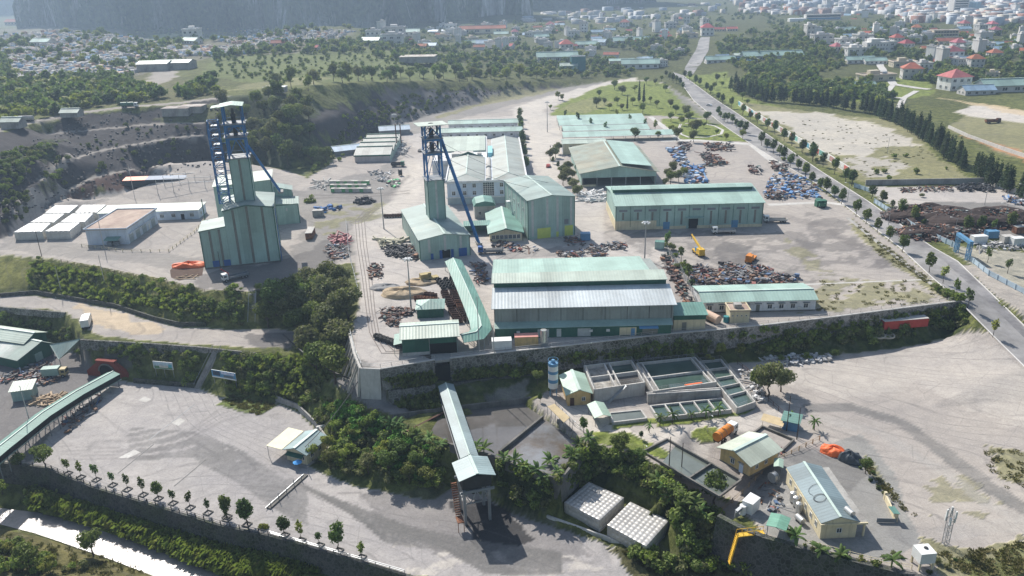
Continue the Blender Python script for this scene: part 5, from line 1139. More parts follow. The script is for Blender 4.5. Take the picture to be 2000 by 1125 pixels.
M_INOX=mat('stainless tank',(.60,.60,.58),.25,.05,metal=.6)
for k,(px,py)in enumerate(((1548,981),(1554,990),(1559,1002))):
    t_=thing('steel_tank','upright steel water tank, %s of three along the office wall'%('farthest','middle','nearest')[k],'water tank',tuple(U(px,py,-8)),0,'upright steel tanks');part('drum',MB().cyl((0,0,.35),(0,0,2.3),.62,n=18),M_INOX,t_,smooth=False);part('lid',MB().cyl((0,0,2.3),(0,0,2.5),.6,.2,18),M_INOX,t_);part('stand',MB().cyl((0,0,0),(0,0,.35),.5,n=10),M_DARK,t_)
for k,(px,py,z,rz)in enumerate(((1562,1020,-8,1.9),(1658,1006,-4.6,1.9))):
    t_=thing('steel_tank',('steel water tank lying on the ground at the office corner','steel water tank lying on the office porch slab')[k],'water tank',tuple(U(px,py,z)),rz);part('drum',MB().cyl((-.9,0,.8),(.9,0,.8),.6,n=18),M_INOX,t_);part('cradle',MB().box(-.7,-.5,-.5,.5,0,.5).box(.5,.7,-.5,.5,0,.5),M_GREYS,t_)
root=thing('white_cabin','white box cabin with silver blower beside it in the lower yard','cabin',tuple(U(1469.4,1000,-8)),-.93);
qb=[U(1450,978,-5.4),U(1470.5,986,-5.4),U(1485.4,972.5,-5.4),U(1466,962,-5.4)];o_=U(1469.4,1000,-8);root.rotation_euler.z=0
root.location=(qb[1].x,qb[1].y,-8);part('cabin_wall',MB().prism([(p.x-qb[1].x,p.y-qb[1].y)for p in qb],.1,2.5),M_CABW,root);part('roof',MB().prism([((p.x-qb[1].x)*1.03,(p.y-qb[1].y)*1.03)for p in qb],2.503,2.62),M_CABW,root)
t_=thing('blower_unit','silver cylinder and duct standing left of the white cabin','machine',tuple(U(1450,1003,-8)),0);part('cylinder',MB().cyl((0,0,0),(0,0,1.9),.65,n=16),M_CABW,t_);part('duct',MB().bar((-.3,-.2,1.6),(-1.5,-1,1.2),.6,.6).bar((-1.5,-1,1.2),(-1.5,-1,0),.5,.5),M_STEEL,t_)
open_shed('green_canopy','weathered flat green canopy beside the gate office',(1496,1026),(1535.5,1037.5),4.2,2.3,-8,mat('dull teal sheet',(.17,.36,.27),.6,.2,.5,stripe=(1,.7,.04)),.25)
open_shed('green_canopy','small green canopy behind the gate office by the drum',(1511,911),(1530,914),3.2,2.2,-8,MLG,.3)
solo('cable_drum',MB().cyl((-.5,0,.9),(.5,0,.9),.9,n=18).cyl((-.55,0,.9),(-.45,0,.9),1.1,n=18).cyl((.45,0,.9),(.55,0,.9),1.1,n=18),M_STEEL,'silver ribbed drum beside the small green canopy','drum',tuple(U(1510,939,-8)),.5)
def lump(name,label,cat,px,py,z,sx,sy,sz,m,seed,rz=0,group=None,n=3,kind=None):
    "draped tarpaulin or heap: displaced dome"
    b_=MB();rr=random.Random(seed);N,K=9,26;V_=[];F_=[]
    for j in range(N+1):
        t_=j/N
        for i in range(K):
            a=2*math.pi*i/K;sq=(abs(math.cos(a))**n+abs(math.sin(a))**n)**(-1/n);rad_=sq*(1-t_**2.2*.999);nz=noise.noise(Vector((math.cos(a)*1.7+seed,math.sin(a)*1.7,t_*2.2)))
            V_.append((math.cos(a)*rad_*sx*(1+nz*.18),math.sin(a)*rad_*sy*(1+nz*.18),max(-.1,sz*(1-(1-t_)**1.8)*(1+nz*.55)-(.15 if j==0 else 0))))
    for j in range(N):
        for i in range(K):F_.append((j*K+i,j*K+(i+1)%K,(j+1)*K+(i+1)%K,(j+1)*K+i))
    b_.add(V_,F_);loc=tuple(U(px,py,z))if z is not None else tuple(P(px,py));return solo(name,b_,m,label,cat,loc,rz,group,kind=kind)
lump('covered_stack','heap under bright orange tarpaulin beside the dark covered heap','tarpaulin',1625,884,-8,2.5,1.7,1.5,M_TARP,1,-.6);lump('covered_stack','heap under dark slate plastic beside the orange tarpaulin','tarpaulin',1660,899,-8,2.3,1.8,1.9,mat('dark plastic cover',(.07,.085,.10),.4,.3,1),4,-.6)
lump('covered_pit','orange tarpaulin stretched over the dug pit by the tall left hall','tarpaulin',370,520,0,5.5,2.2,1.5,M_TARP,7,.05)
solo('pit_frame',MB().bar((-4,-3,.1),(-1,0,.3),.2).bar((-1,-3.4,.1),(1,0,.3),.2).bar((2,-3.4,.1),(2.5,0,.3),.2).bar((-4,-1.8,.3),(3.5,-2,.3),.16).bar((-4,-3,.1),(3,-3.6,.1),.2),M_LOG,'timber frame lying in the dug pit below the orange tarpaulin','frame',tuple(U(372,538)))
sheet('pit_floor',[(332,528),(345,515),(398,520),(395,538),(350,548),(334,542)],mat('dug brown soil',(.085,.05,.035),.95,.3,1),.006)
box_house('blue_kiosk','small blue and white kiosk beside the utility poles at the pit','kiosk',1527,838,-8,3.4,2.6,2.4,-.5,M_BLUEL,M_ROOFTY,'lean');solo('tarp_roof',MB().slab([(-2.5,-1,1.6),(2.5,-1.6,1.5),(2.6,1.2,1.9),(-2.4,1.6,2)],.05).bar((-2,-.8,0),(-2,-.8,1.6),.08).bar((2,-1.2,0),(2,-1.2,1.5),.08).bar((2,1,0),(2,1,1.8),.08),mat('cream tarp',(.58,.46,.28),.8,.1),'tan sheet shelter beside the water pit','shelter',tuple(U(1508,833,-8)),-.5)
root=thing('water_tower_box','white rooftop style water box on posts at the bottom right corner','water tank',tuple(U(1800,1105,-8)),.1);part('tank',MB().box(-1.4,1.4,-1.3,1.3,1.5,3.6),M_CABW,root);part('hatch',MB().cyl((.3,.2,3.6),(.3,.2,3.75),.35,n=14),M_DARK,root)
for x,y in((-1.2,-1.1),(1.2,-1.1),(1.2,1.1),(-1.2,1.1)):part('post',MB().box(x-.15,x+.15,y-.15,y+.15,-.5,1.5),M_CREAM,root)
root=thing('antenna_mast','short lattice antenna mast with white panels beside the bare lot','mast',tuple(U(1846,1062,-8)),0);s_=MB();lattice(s_,[(-.4,-.4),(.4,-.4),(.4,.4),(-.4,.4)],0,7.5,7,.08,.05);part('mast',s_,M_STEEL,root)
for k in range(6):a=k*1.05;z=4.6+(k%2)*1.4;part('antenna_panel',MB().box(.8*math.cos(a)-.15,.8*math.cos(a)+.15,.8*math.sin(a)-.12,.8*math.sin(a)+.12,z,z+1.5),M_CABW,root)
root=thing('gate_pillars','cream gate with low wall and small green roof at the office yard exit','gate',tuple(U(1748,1018,-8)),0);d_=U(1728,975,-8)-U(1748,1018,-8);part('wall',MB().bar((0,0,.6),(d_.x,d_.y,.6),.3,1.3),M_CREAM,root);part('pillar',MB().box(-.3,.3,-.3,.3,0,2.0),M_CREAM,root);part('pillar',MB().box(d_.x-.25,d_.x+.25,d_.y-.25,d_.y+.25,0,1.7),M_CREAM,root);part('cap_roof',MB().slab([(-.7,-.3,2.0),(.5,-.5,2.0),(.3,1.6,2.2),(-.9,1.6,2.2)],.08),M_ROOFT,root);part('sliding_gate',MB().bar((-3.6,-.2,.5),(0,-.5,.5),.06,.9),M_GREYS,root)
# yellow footbridge stair down the dark wall
A=U(1492,1040,-8);Bp=U(1440,1046,-8);root=thing('yellow_stairs','yellow steel stair and landing against the dark masonry wall','stairs',tuple(A));b_=Bp-A;c_=U(1424,1100,-14.5)-A;rb=MB()
rb.bar((0,0,0),b_,1.0,.12);part('landing',rb,M_YPNT,root);rb=MB();rb.bar(b_+Vector((0,-.45,0)),c_+Vector((0,-.45,0)),.12,.25);rb.bar(b_+Vector((.0,.45,0)),c_+Vector((0,.45,0)),.12,.25)
for k in range(14):p=b_.lerp(c_,(k+.5)/14);rb.box(p.x-.18,p.x+.18,p.y-.5,p.y+.5,p.z-.03,p.z+.03)
part('flight',rb,M_YPNT,root);rb=MB()
for dy in(-.5,.5):
    o_=Vector((0,dy,1));rb.bar(Vector((0,0,0))+o_,b_+o_,.07);rb.bar(b_+o_,c_+o_,.07)
    for k in range(6):p=Vector((0,0,0)).lerp(b_,k/5)+Vector((0,dy,0));rb.bar(p,p+Vector((0,0,1)),.06);p=b_.lerp(c_,k/5)+Vector((0,dy,0));rb.bar(p,p+Vector((0,0,1)),.06)
part('handrail',rb,M_YPNT,root);part('post',MB().bar((-.2,-.2,0),(-.2,-.2,-7.5),.16),M_YPNT,root)
# ------------------------------------------------------------------ guard house and weighbridge, lower yard
A=U(561.8,898,-17);root=thing('guard_house','small cream weigh house with blue grey roof and pale side canopy','hut',tuple(A),-.42);gable(root,5.8,7.6,3.1,4.1,M_CREAM,mat('blue grey sheet y2',(.27,.36,.37),.5,.06,.15,stripe=(1,.8,.05)),'y',.6);win(root,'f',5.8,7.6,[1.6,3.2,4.6],1.1,1.1,1.1);win(root,'r',5.8,7.6,[2,5],1.1,1.2,1.1)
part('canopy_roof',MB().slab([(-5.2,-.8,3.2),(-.65,-.8,3.2),(-.65,7.6,3.4),(-5.2,7.6,3.4)],.1),mat('cream canopy sheet',(.62,.60,.40),.55,.06),root);part('canopy_post',MB().bar((-5,-.6,0),(-5,-.6,3.1),.1).bar((-5,7.4,0),(-5,7.4,3.2),.1),M_STEEL,root)
part('awning',MB().slab([(.4,-1.2,2.2),(5.2,-1.2,2.2),(5.2,-.01,2.6),(.4,-.01,2.6)],.05),M_WALLD,root);part('umbrella',MB().cyl((4.5,-1.8,1.6),(4.5,-1.8,2.2),1.1,.05,10),M_TARPB,root)
t_=thing('steel_tank','steel water tank lying behind the weigh house','water tank',tuple(U(627,842,-17)),.5);part('drum',MB().cyl((-1,0,1.1),(1,0,1.1),.6,n=16),M_INOX,t_);part('cradle',MB().box(-.7,-.5,-.5,.5,0,.7).box(.5,.7,-.5,.5,0,.7),M_GREYS,t_)
a,b_=U(524,994,-17),U(598,928,-17);d_=b_-a;root=thing('weighbridge','long narrow weighbridge beam with short posts in the lower yard','weighbridge',tuple(a));part('deck',MB().bar((0,0,.15),d_+Vector((0,0,.15)),1.1,.3),M_CONCD,root);part('rail',MB().bar((-.5,-.3,.5),d_+Vector((-.5,-.3,.5)),.12,.12),M_STEEL,root)
for k in range(6):p=d_.lerp(Vector((0,0,0)),k/5)+Vector((.6,.2,0));part('post',MB().bar(p,p+Vector((0,0,1.4 if k%2 else 2.2)),.12),M_GREYS,root)
# left sheds
A=U(40,722,-17);root=thing('workshop_shed','dark green workshop shed with pale patched roof at the left edge','shed',tuple(A),1.16);gable(root,11.5,34,3.4,5.6,M_WALLD,M_ROOFTY if False else mat('grey green sheet worn',(.29,.36,.325),.6,.1,.15,stripe=(1,.9,.05),col2=(.50,.50,.48),c2amt=.4,c2scale=.06),'y',.7,rp=.7);door(root,'f',11.5,34,[6.5],2.4,2.6,M_WALLG,name='large_door')
A=U(20,700,-17);root=thing('workshop_shed','second green roofed shed behind the workshop shed at the left edge','shed',tuple(U(52,690,-15)),1.25);gable(root,8,24,3.4,5.0,M_WALLD,M_ROOFGL,'y',.5)
a=U(98,676,-12.5);root=thing('sheet_roof_shed','slanting pale sheet roof leaning against the road wall','shed',(a.x,a.y,-17));q=[U(*p,zz)-Vector((a.x,a.y,-17))for p,zz in(((112,700),-13.5),((158,666),-10.5),((156,662),-9.8),((98,676),-12.5))]
q=[U(114,702,-14),U(163,668,-11.5),U(157,661,-9),U(97,673,-11.5)];q=[p-Vector((a.x,a.y,-17))for p in q];part('roof',MB().slab(q,.12),M_ROOF,root)
for p in(q[0],q[3]):part('post',MB().bar((p.x+.3,p.y,0),(p.x+.3,p.y,p.z-.1),.14),M_GREYS,root)
box_house('green_hut','green walled hut with pale roof below the conveyor at left','hut',25.6,785,-17,5.2,4.4,3.2,.25,M_WALLG,M_ROOFGL,'lean')
# billboards on the bank
def billboard(name,label,a,b_,ytop,z,seedcols):
    A=P(*a);B_=P(*b_);A.z=B_.z=min(A.z,B_.z);d_=B_-A;L=d_.length;rz=math.atan2(d_.y,d_.x);root=thing(name,label,'billboard',tuple(A),rz);h=2.3
    part('board',MB().box(0,L,0,.12,2.6,2.6+h),M_CABW,root)
    for(x0,x1,z0,z1,c_)in seedcols:part('panel_picture',MB().box(L*x0,L*x1,-.03-.004*len(root.children),-.003,2.6+h*z0,2.6+h*z1),mat('board colour %.2f %.2f %.2f'%c_,c_,.5,.35,1.2),root)
    for x in(.3,L/2,L-.3):part('post',MB().bar((x,.15,-.8),(x,.15,2.8),.12),M_STEEL,root)
billboard('billboard','landscape picture billboard on the bank left of the long stairs',(304,735),(342,738),712,-14,[(.02,.98,.03,.97,(.45,.58,.66)),(.05,.95,.05,.42,(.10,.22,.12)),(.30,.75,.2,.5,(.55,.55,.50)),(.78,.95,.3,.7,(.10,.45,.55))])
billboard('billboard','blue picture billboard with white lower strip right of the long stairs',(418,752),(464,758),722,-14,[(.0,1,.16,1,(.10,.30,.52)),(.05,.35,.3,.9,(.03,.06,.10)),(.4,.95,.6,.9,(.55,.60,.75)),(.5,.9,.2,.5,(.12,.16,.2))])
# ------------------------------------------------------------------ retaining walls
def wpts(pts,z):return[U(p[0],p[1],z)for p in pts]
wA=dens(wpts([(682,650),(692,690),(704,720)],0),3);root=poly_wall('buttress_wall','buttressed concrete wall under the left corner of the yard',wA,M_CONCL,.5,lambda t:4.5+3.2*t,.25)
for p in wA[:-1]+[wA[-2].lerp(wA[-1],.5)]:
    q=p-wA[0];part('buttress',MB().bar(q+Vector((-.3,0,0)),q+Vector((-3.4,-.8,-7)),.35,.45),M_CONC,root)
poly_wall('corner_wall','pale concrete wall closing the yard corner',wpts([(704,720),(743,722)],0),M_CONCL,.5,7.6,.25)
poly_wall('masonry_wall','rubble masonry wall under the loading shed',wpts([(743,722),(849,704)],0),M_STONE,.6,5.2,.2,cap=M_CONCL)
poly_wall('masonry_wall','long rubble masonry wall under the big workshop',wpts([(879,701),(964,691),(1100,677),(1316,652),(1394,646)],0),M_STONE,.6,6,.2,cap=M_CONCL)
poly_wall('masonry_wall','long pale masonry wall below the white building out to the main road',wpts([(1394,646),(1500,635),(1620,621),(1760,603),(1873,589)],0),mat('pale rubble masonry',(.27,.25,.23),.95,.25,.3,brick=1.0,col2=(.12,.11,.09),c2amt=.5,c2scale=.2),.6,lambda t:5.2-1.7*t,.2,cap=M_CONCL)
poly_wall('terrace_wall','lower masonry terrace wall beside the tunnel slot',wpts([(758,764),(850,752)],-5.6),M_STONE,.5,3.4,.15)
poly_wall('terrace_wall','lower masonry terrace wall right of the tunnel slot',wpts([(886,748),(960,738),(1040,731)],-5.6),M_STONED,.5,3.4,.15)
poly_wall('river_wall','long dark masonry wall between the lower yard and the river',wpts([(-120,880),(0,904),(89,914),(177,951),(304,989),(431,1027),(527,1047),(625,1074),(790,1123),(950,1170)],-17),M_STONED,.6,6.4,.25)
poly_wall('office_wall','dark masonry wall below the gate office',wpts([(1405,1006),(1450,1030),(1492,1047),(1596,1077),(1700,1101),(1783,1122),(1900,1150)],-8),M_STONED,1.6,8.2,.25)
poly_wall('bank_wall','dark masonry wall along the upper side of the dirt track',wpts([(1,580),(70,574),(128,584),(224,600),(304,626),(352,637),(403,637)],-8),M_STONED,.4,.4,1.3)
poly_wall('track_wall','masonry wall along the lower side of the dirt track',wpts([(158,665),(272,671),(384,679),(500,691)],-8),M_STONE,.5,2.6,.35)
poly_wall('track_wall','short masonry wall at the left end of the dirt track',wpts([(-40,598),(0,601),(128,612)],-8),M_STONE,.5,1.6,.4)
poly_wall('foot_wall','low masonry wall at the foot of the bank between portal and stairs',wpts([(262,747),(300,750),(383,757)],-17),M_STONED,.3,.5,1.3)
poly_wall('foot_wall','low concrete wall curving behind the weigh house',wpts([(540,783),(583,800),(616,832),(640,866)],-17),M_CONC,.3,.5,1.6)
poly_wall('tank_yard_wall','low pale slatted wall in front of the dimpled steel tanks',wpts([(1068,1014),(1180,1054),(1262,1088)],-17),M_CONCL,.2,.4,1.0)
# stairs on the bank
a,b_=P(425,682),P(387,758);d_=b_-a;root=thing('bank_stairs','long concrete stairs climbing the green bank between two billboards','stairs',tuple(a));s_=MB()
for k in range(34):p=d_*((k+.5)/34);s_.box(p.x-1.0,p.x+1.0,p.y-.25,p.y+.25,p.z-.3,p.z+.25)
part('steps',s_,M_CONC,root);part('handrail',MB().bar(Vector((-1.1,0,1.2)),d_+Vector((-1.1,0,1.2)),.1).bar(Vector((1.1,0,1.2)),d_+Vector((1.1,0,1.2)),.1),M_GREYS,root)
a,b_=P(494,574),P(492,636);d_=b_-a;root=thing('bank_stairs','short steep stairs from the tall left hall down to the track','stairs',tuple(a));s_=MB()
for k in range(22):p=d_*((k+.5)/22);s_.box(p.x-1.0,p.x+1.0,p.y-.25,p.y+.25,p.z-.3,p.z+.25)
part('steps',s_,M_CONC,root);part('handrail',MB().bar(Vector((-1.1,0,1.2)),d_+Vector((-1.1,0,1.2)),.1).bar(Vector((1.1,0,1.2)),d_+Vector((1.1,0,1.2)),.1),M_STEEL,root)
# ------------------------------------------------------------------ roads
M_ASPH=mat('worn road',(.30,.29,.285),.9,.12,.3,col2=(.20,.195,.195),c2amt=.6,c2scale=.06);M_KERB=mat('kerb stone',(.62,.60,.58),.85,.1)
def ribbon(name,L_,R_,m,dz,kerb=True):
    n=max(len(L_),len(R_))*10
    def samp(pts):
        q=[U(*p)for p in pts];ln=[0]
        for a,b2 in zip(q,q[1:]):ln.append(ln[-1]+(b2-a).length)
        out=[]
        for k in range(n+1):
            t_=ln[-1]*k/n;j=max(i for i in range(len(q))if ln[i]<=t_+1e-6);j=min(j,len(q)-2);out.append(q[j].lerp(q[j+1],min(1,(t_-ln[j])/max(1e-6,ln[j+1]-ln[j]))))
        return out
    a,b2=samp(L_),samp(R_);V_=[];F_=[];C=5
    for p,q in zip(a,b2):
        for c_ in range(C):s=p.lerp(q,c_/(C-1));V_.append((s.x,s.y,max(s.z,GZ(s.x,s.y))+dz))
    for i in range(n):
        for c_ in range(C-1):F_.append((i*C+c_,i*C+c_+1,(i+1)*C+c_+1,(i+1)*C+c_))
    mb=MB().add(V_,F_);o=part(name,mb,m,None);o['kind']='structure'
    if kerb:
        for nm,s in(('kerb',a),('kerb',b2)):
            mk=MB()
            for p,q in zip(s[:-1],s[1:]):mk.bar(p+Vector((0,0,dz+.06)),q+Vector((0,0,dz+.06)),.28,.2)
            k_=part(nm,mk,M_KERB,None);k_['kind']='structure'
    return a,b2
ra,rb_=ribbon('main_road',RW,RE,M_ASPH,.09)
st=[a.lerp(b,.86)for a,b in zip(ra,rb_)];sm=MB();
for i in range(8,len(st)-1):
    a,b=ra[i].lerp(rb_[i],.70),ra[i].lerp(rb_[i],.97);a2,b2=ra[i+1].lerp(rb_[i+1],.70),ra[i+1].lerp(rb_[i+1],.97);sm.add([(p.x,p.y,max(p.z,GZ(p.x,p.y))+.10)for p in(a,b,b2,a2)],[(0,1,2,3)])
o=part('dark_lane',sm,mat('dark tyre worn lane',(.17,.165,.17),.9,.2,.3,col2=(.28,.27,.27),c2amt=.6,c2scale=.08),None);o['kind']='structure'
ribbon('town_road',[(1333,147,0),(1345,120,.6),(1362,95,2),(1368,80,2.5)],[(1353,147,0),(1368,128,.6),(1384,100,2),(1386,80,2.5)],M_ASPH,.08,False)
M_RAIL=mat('rail steel',(.12,.095,.085),.6)
# crossing path strips in the park
mp=MB()
def path_strip(pts,w_,name='park_path',m=None,dz=.02):
    q=dens([P(*p)for p in pts],2);V_=[];F_=[]
    for i,p in enumerate(q):
        a,b2=q[max(0,i-1)],q[min(len(q)-1,i+1)];t_=(b2-a);t_.z=0;t_.normalize();r_=Vector((t_.y,-t_.x,0))*w_/2
        for s in(-1,1):s_p=p+r_*s;V_.append((s_p.x,s_p.y,GZ(s_p.x,s_p.y)+dz))
    for i in range(len(q)-1):F_.append((2*i,2*i+1,2*i+3,2*i+2))
    o=part(name,MB().add(V_,F_),m or M_CONCL,None);o['kind']='structure'
path_strip([(1290,275),(1360,274),(1470,282),(1530,330)],5,'service_road');path_strip([(1330,242),(1326,250),(1330,262),(1345,268),(1380,268),(1408,262),(1412,254),(1396,246),(1370,240),(1338,241)],1.6)
path_strip([(1270,228),(1310,258),(1322,272)],3.5);path_strip([(1718,123),(1730,150),(1745,165),(1790,172),(1815,175)],6,'town_lane',M_CONCL,.25);path_strip([(1745,165),(1722,190),(1765,192),(1790,178)],4,'town_lane',M_CONCL,.25);path_strip([(1765,192),(1755,212)],4,'town_lane',M_CONCL,.25)
path_strip([(1400,566-3),(1880,546)],.8,'drain_strip',M_CONCL);path_strip([(1655,425),(1720,478),(1800,540),(1868,590)],1.4,'drain_channel',M_CONC);path_strip([(1500,400),(1610,395),(1650,400)],3,'cross_strip',M_CONCL)
for dx in(0,12):path_strip([(735+dx*.4,405),(712+dx,412),(694+dx,432),(698+dx,480),(708+dx,545),(716+dx*.9,610),(722+dx,650),(745+dx*2,690-dx*.4),(850,690-dx)],.25,'rail_track',M_RAIL,.12)
for dx in(3,15):path_strip([(735+dx*.4,407),(715+dx,414),(697+dx,432),(701+dx,480),(711+dx,545),(719+dx*.9,610),(725+dx,650),(748+dx*2,688-dx*.4),(850,687-dx)],.25,'rail_track',M_RAIL,.12)
for dy in(0,5):path_strip([(590,383+dy),(680,380+dy),(760,377+dy),(800,372+dy)],.4,'rail_track',M_RAIL,.12)
# river
M_RIVER=mat('glittering river',(.30,.27,.25),.22,.2,.3,bump=.25,spec=.7)
sheet('river',[(-80,985),(0,992),(91,1003),(200,1037),(317,1074),(470,1140),(600,1200),(420,1190),(324,1134),(203,1088),(70,1042),(0,1024),(-80,1007)],M_RIVER,0,z=-24.1)
sheet('lake',[(1215,4),(1260,-2),(1340,2),(1300,14),(1230,22),(1190,20)],mat('blue lake',(.10,.17,.24),.1,.1),0,z=1.5)
sheet('pond',[(1243,112),(1276,110),(1274,120),(1244,124)],mat('blue pond',(.12,.19,.26),.08,.1),.4,z=.8)
# ------------------------------------------------------------------ fences
fz=lambda pts,z:[U(p[0],p[1],z)for p in pts]
fence_run('railing','white railing on the wall top beside the big workshop','railing',fz([(882,697),(964,688),(1100,674),(1316,649),(1392,643)],.2),M_CONCL,1.0,3)
fence_run('railing','white railing on the wall top below the white building','railing',fz([(1394,643),(1500,632),(1620,618),(1760,600),(1870,586)],.2),M_CONCL,1.0,3)
fence_run('railing','grey railing round the yard corner above the tunnel','railing',fz([(706,716),(743,718),(849,701)],.2),M_STEEL,1.1,2.5);fence_run('railing','grey railing on top of the buttressed wall','railing',fz([(684,650),(694,688),(706,715)],.2),M_STEEL,1.1,2.5)
fence_run('railing','dark post railing on the river wall of the lower yard','railing',fz([(40,908),(89,911),(177,948),(304,986),(431,1024),(524,1044)],-16.8),M_DARK,1.0,2.2,w=.16);fence_run('railing','pale double pipe railing at the right end of the river wall','railing',fz([(527,1043),(625,1071),(790,1119)],-16.8),M_STEEL,.8,3,rw=.1)
M_FENB=mat('pale blue fence',(.42,.52,.60),.6,.08)
fence_run('blue_fence','pale blue slatted fence along the scrapyard side of the main road','fence',[P(*p)for p in((1707,397),(1740,418),(1790,450),(1870,487))],M_FENB,2.0,3,w=.3,panel=M_FENB);fence_run('blue_fence','pale blue slatted fence running down from the blue gantry gate','fence',[P(*p)for p in((1892,508),(1930,538),(2000,575),(2060,610))],M_FENB,1.8,3,w=.3,panel=M_FENB);fence_run('blue_fence','short pale blue fence at the scrapyard corner by the road','fence',[P(*p)for p in((1668,366),(1698,376))],M_FENB,2.0,3,w=.3,panel=M_FENB)
poly_wall('yard_wall','grey block wall behind the scrapyard',[P(*p)for p in((1690,362),(1800,360),(1924,358))],M_CONC,.25,.3,2.4);poly_wall('yard_wall','pale panel wall on the far right of the scrapyard',[P(*p)for p in((1925,358),(1970,374),(2050,400))],M_CONCL,.25,.3,2.2);poly_wall('canal_wall','pale concrete canal wall by the construction ground',[P(*p)for p in((1852,250),(1890,268),(1950,290),(2040,320))],M_CONCL,.3,.5,1.6)
fence_run('yard_fence','dark leaning fence between the workshop and the machinery yard','fence',[P(*p)for p in((1300,485),(1330,530),(1352,575),(1366,612))],M_GREYS,1.8,2.5,rails=3);fence_run('yard_fence','grey palisade beside the rail track','fence',[P(*p)for p in((676,435),(682,500),(700,570))],M_STEEL,1.5,2.5)
fence_run('yard_fence','cream post fence along the switch house yard','fence',[P(*p)for p in((160,482),(240,492),(330,492),(380,455),(400,430))],M_CREAM,1.1,3,w=.2);fence_run('yard_fence','rusty fence along the terrace edge above the bank','fence',[P(*p)for p in((120,512),(200,528),(300,548),(400,571),(480,576))],M_RUSTD,1.1,3)
fence_run('yard_fence','timber fence between the ponds and the lower office yard','fence',[P(*p)for p in((1410,1000),(1450,965),(1500,912),(1560,880),(1600,860))],M_LOG,1.2,2.2,w=.2);fence_run('yard_fence','brown fence around the rear of the treatment works','fence',[P(*p)for p in((1440,712),(1480,745),(1500,785),(1530,812))],M_RUSTD,1.3,2.2)
fence_run('yard_fence','white railing in front of the office garden','fence',[P(*p)for p in((1572,1062),(1640,1080),(1700,1096),(1780,1112))],M_CREAM,1.0,1.6,rails=2);fence_run('yard_fence','green post fence between the basins and the hopper','fence',[P(*p)for p in((1085,790),(1120,830),(1160,862))],M_GREYS,1.1,2)
# painted wall along the road
wp=[P(*p)for p in((1442,206),(1480,232),(1530,262),(1580,292),(1620,315),(1658,340))];root=thing('painted_wall','long white wall painted with blue and red panels beside the main road','wall',tuple(wp[0]));wb=MB();k=0
for a,b_ in zip(wp[:-1],wp[1:]):wb.bar(a-wp[0]+Vector((0,0,1.5)),b_-wp[0]+Vector((0,0,1.5)),.25,3.4)
part('wall',wb,mat('whitewash',(.72,.72,.70),.8,.1),root);pd=dens(wp,5.5);cc=[(.16,.42,.55),(.70,.70,.68),(.60,.16,.14),(.25,.55,.50),(.72,.72,.70),(.50,.30,.28)]
for i,(a,b_)in enumerate(zip(pd[:-1],pd[1:])):n_=Vector((-.45,-.2,0)).normalized()*.2;part('painted_panel',MB().bar(a-wp[0]+n_+Vector((0,0,1.75)),b_-wp[0]+n_+Vector((0,0,1.75)),.03,2.3),mat('mural %d'%(i*7%6),cc[i*7%6],.7,.45,.7),root)
# blue gantry gate
a,b_=P(1867,492),P(1888,505);b_=P(1889,508);d_=b_-a;root=thing('gantry_gate','light blue steel gantry over the scrapyard entrance','gate',tuple(a));s_=MB()
for p in(Vector((0,0,0)),d_):lattice_c=[(p.x-.5,p.y-.5),(p.x+.5,p.y-.5),(p.x+.5,p.y+.5),(p.x-.5,p.y+.5)];m_=MB();lattice(m_,lattice_c,0,5.6,3,.2,.12);part('tower',m_,M_BLUEL,root)
part('beam',MB().bar(Vector((0,0,6))-d_*.1,d_*1.1+Vector((0,0,6)),1.2,1.0),M_BLUEL,root)
# ------------------------------------------------------------------ vegetation
def leafmat(name,col,rnd=.25,dry=None,tr=.36):
    m=mat(name,col,.75,.35,.9,trans=tr,randobj=rnd,spec=.2,col2=dry,c2amt=.35,c2scale=.5)
    t=m.node_tree;g=t.nodes.new('ShaderNodeNewGeometry');hs=t.nodes.new('ShaderNodeHueSaturation');mr=t.nodes.new('ShaderNodeMapRange')
    b=[n for n in t.nodes if n.type=='BSDF_PRINCIPLED'][0];l=b.inputs['Base Color'].links[0];src=l.from_socket
    t.links.new(g.outputs['Random Per Island'],mr.inputs[0]);mr.inputs[3].default_value=.55;mr.inputs[4].default_value=1.5;t.links.new(mr.outputs[0],hs.inputs['Value']);t.links.new(src,hs.inputs['Color']);t.links.new(hs.outputs[0],b.inputs['Base Color']);return m
L_STREET=leafmat('street tree leaves',(.10,.15,.042),.35);L_BROAD=leafmat('broad leaves',(.15,.19,.055),.3);L_LIGHT=leafmat('light leaves',(.23,.275,.06),.3,(.19,.19,.07));L_PINE=leafmat('casuarina needles',(.055,.082,.038),.3)
L_GREY=leafmat('dusty leaves',(.19,.20,.095),.2);L_BAN=leafmat('banana leaves',(.11,.18,.05),.25,None,.3);L_GRASS=leafmat('tall grass blades',(.26,.31,.09),.2,(.32,.30,.12));L_VINE=leafmat('climbing vine leaves',(.13,.25,.045),.2);L_FAR=leafmat('far foliage',(.14,.17,.06),.3)
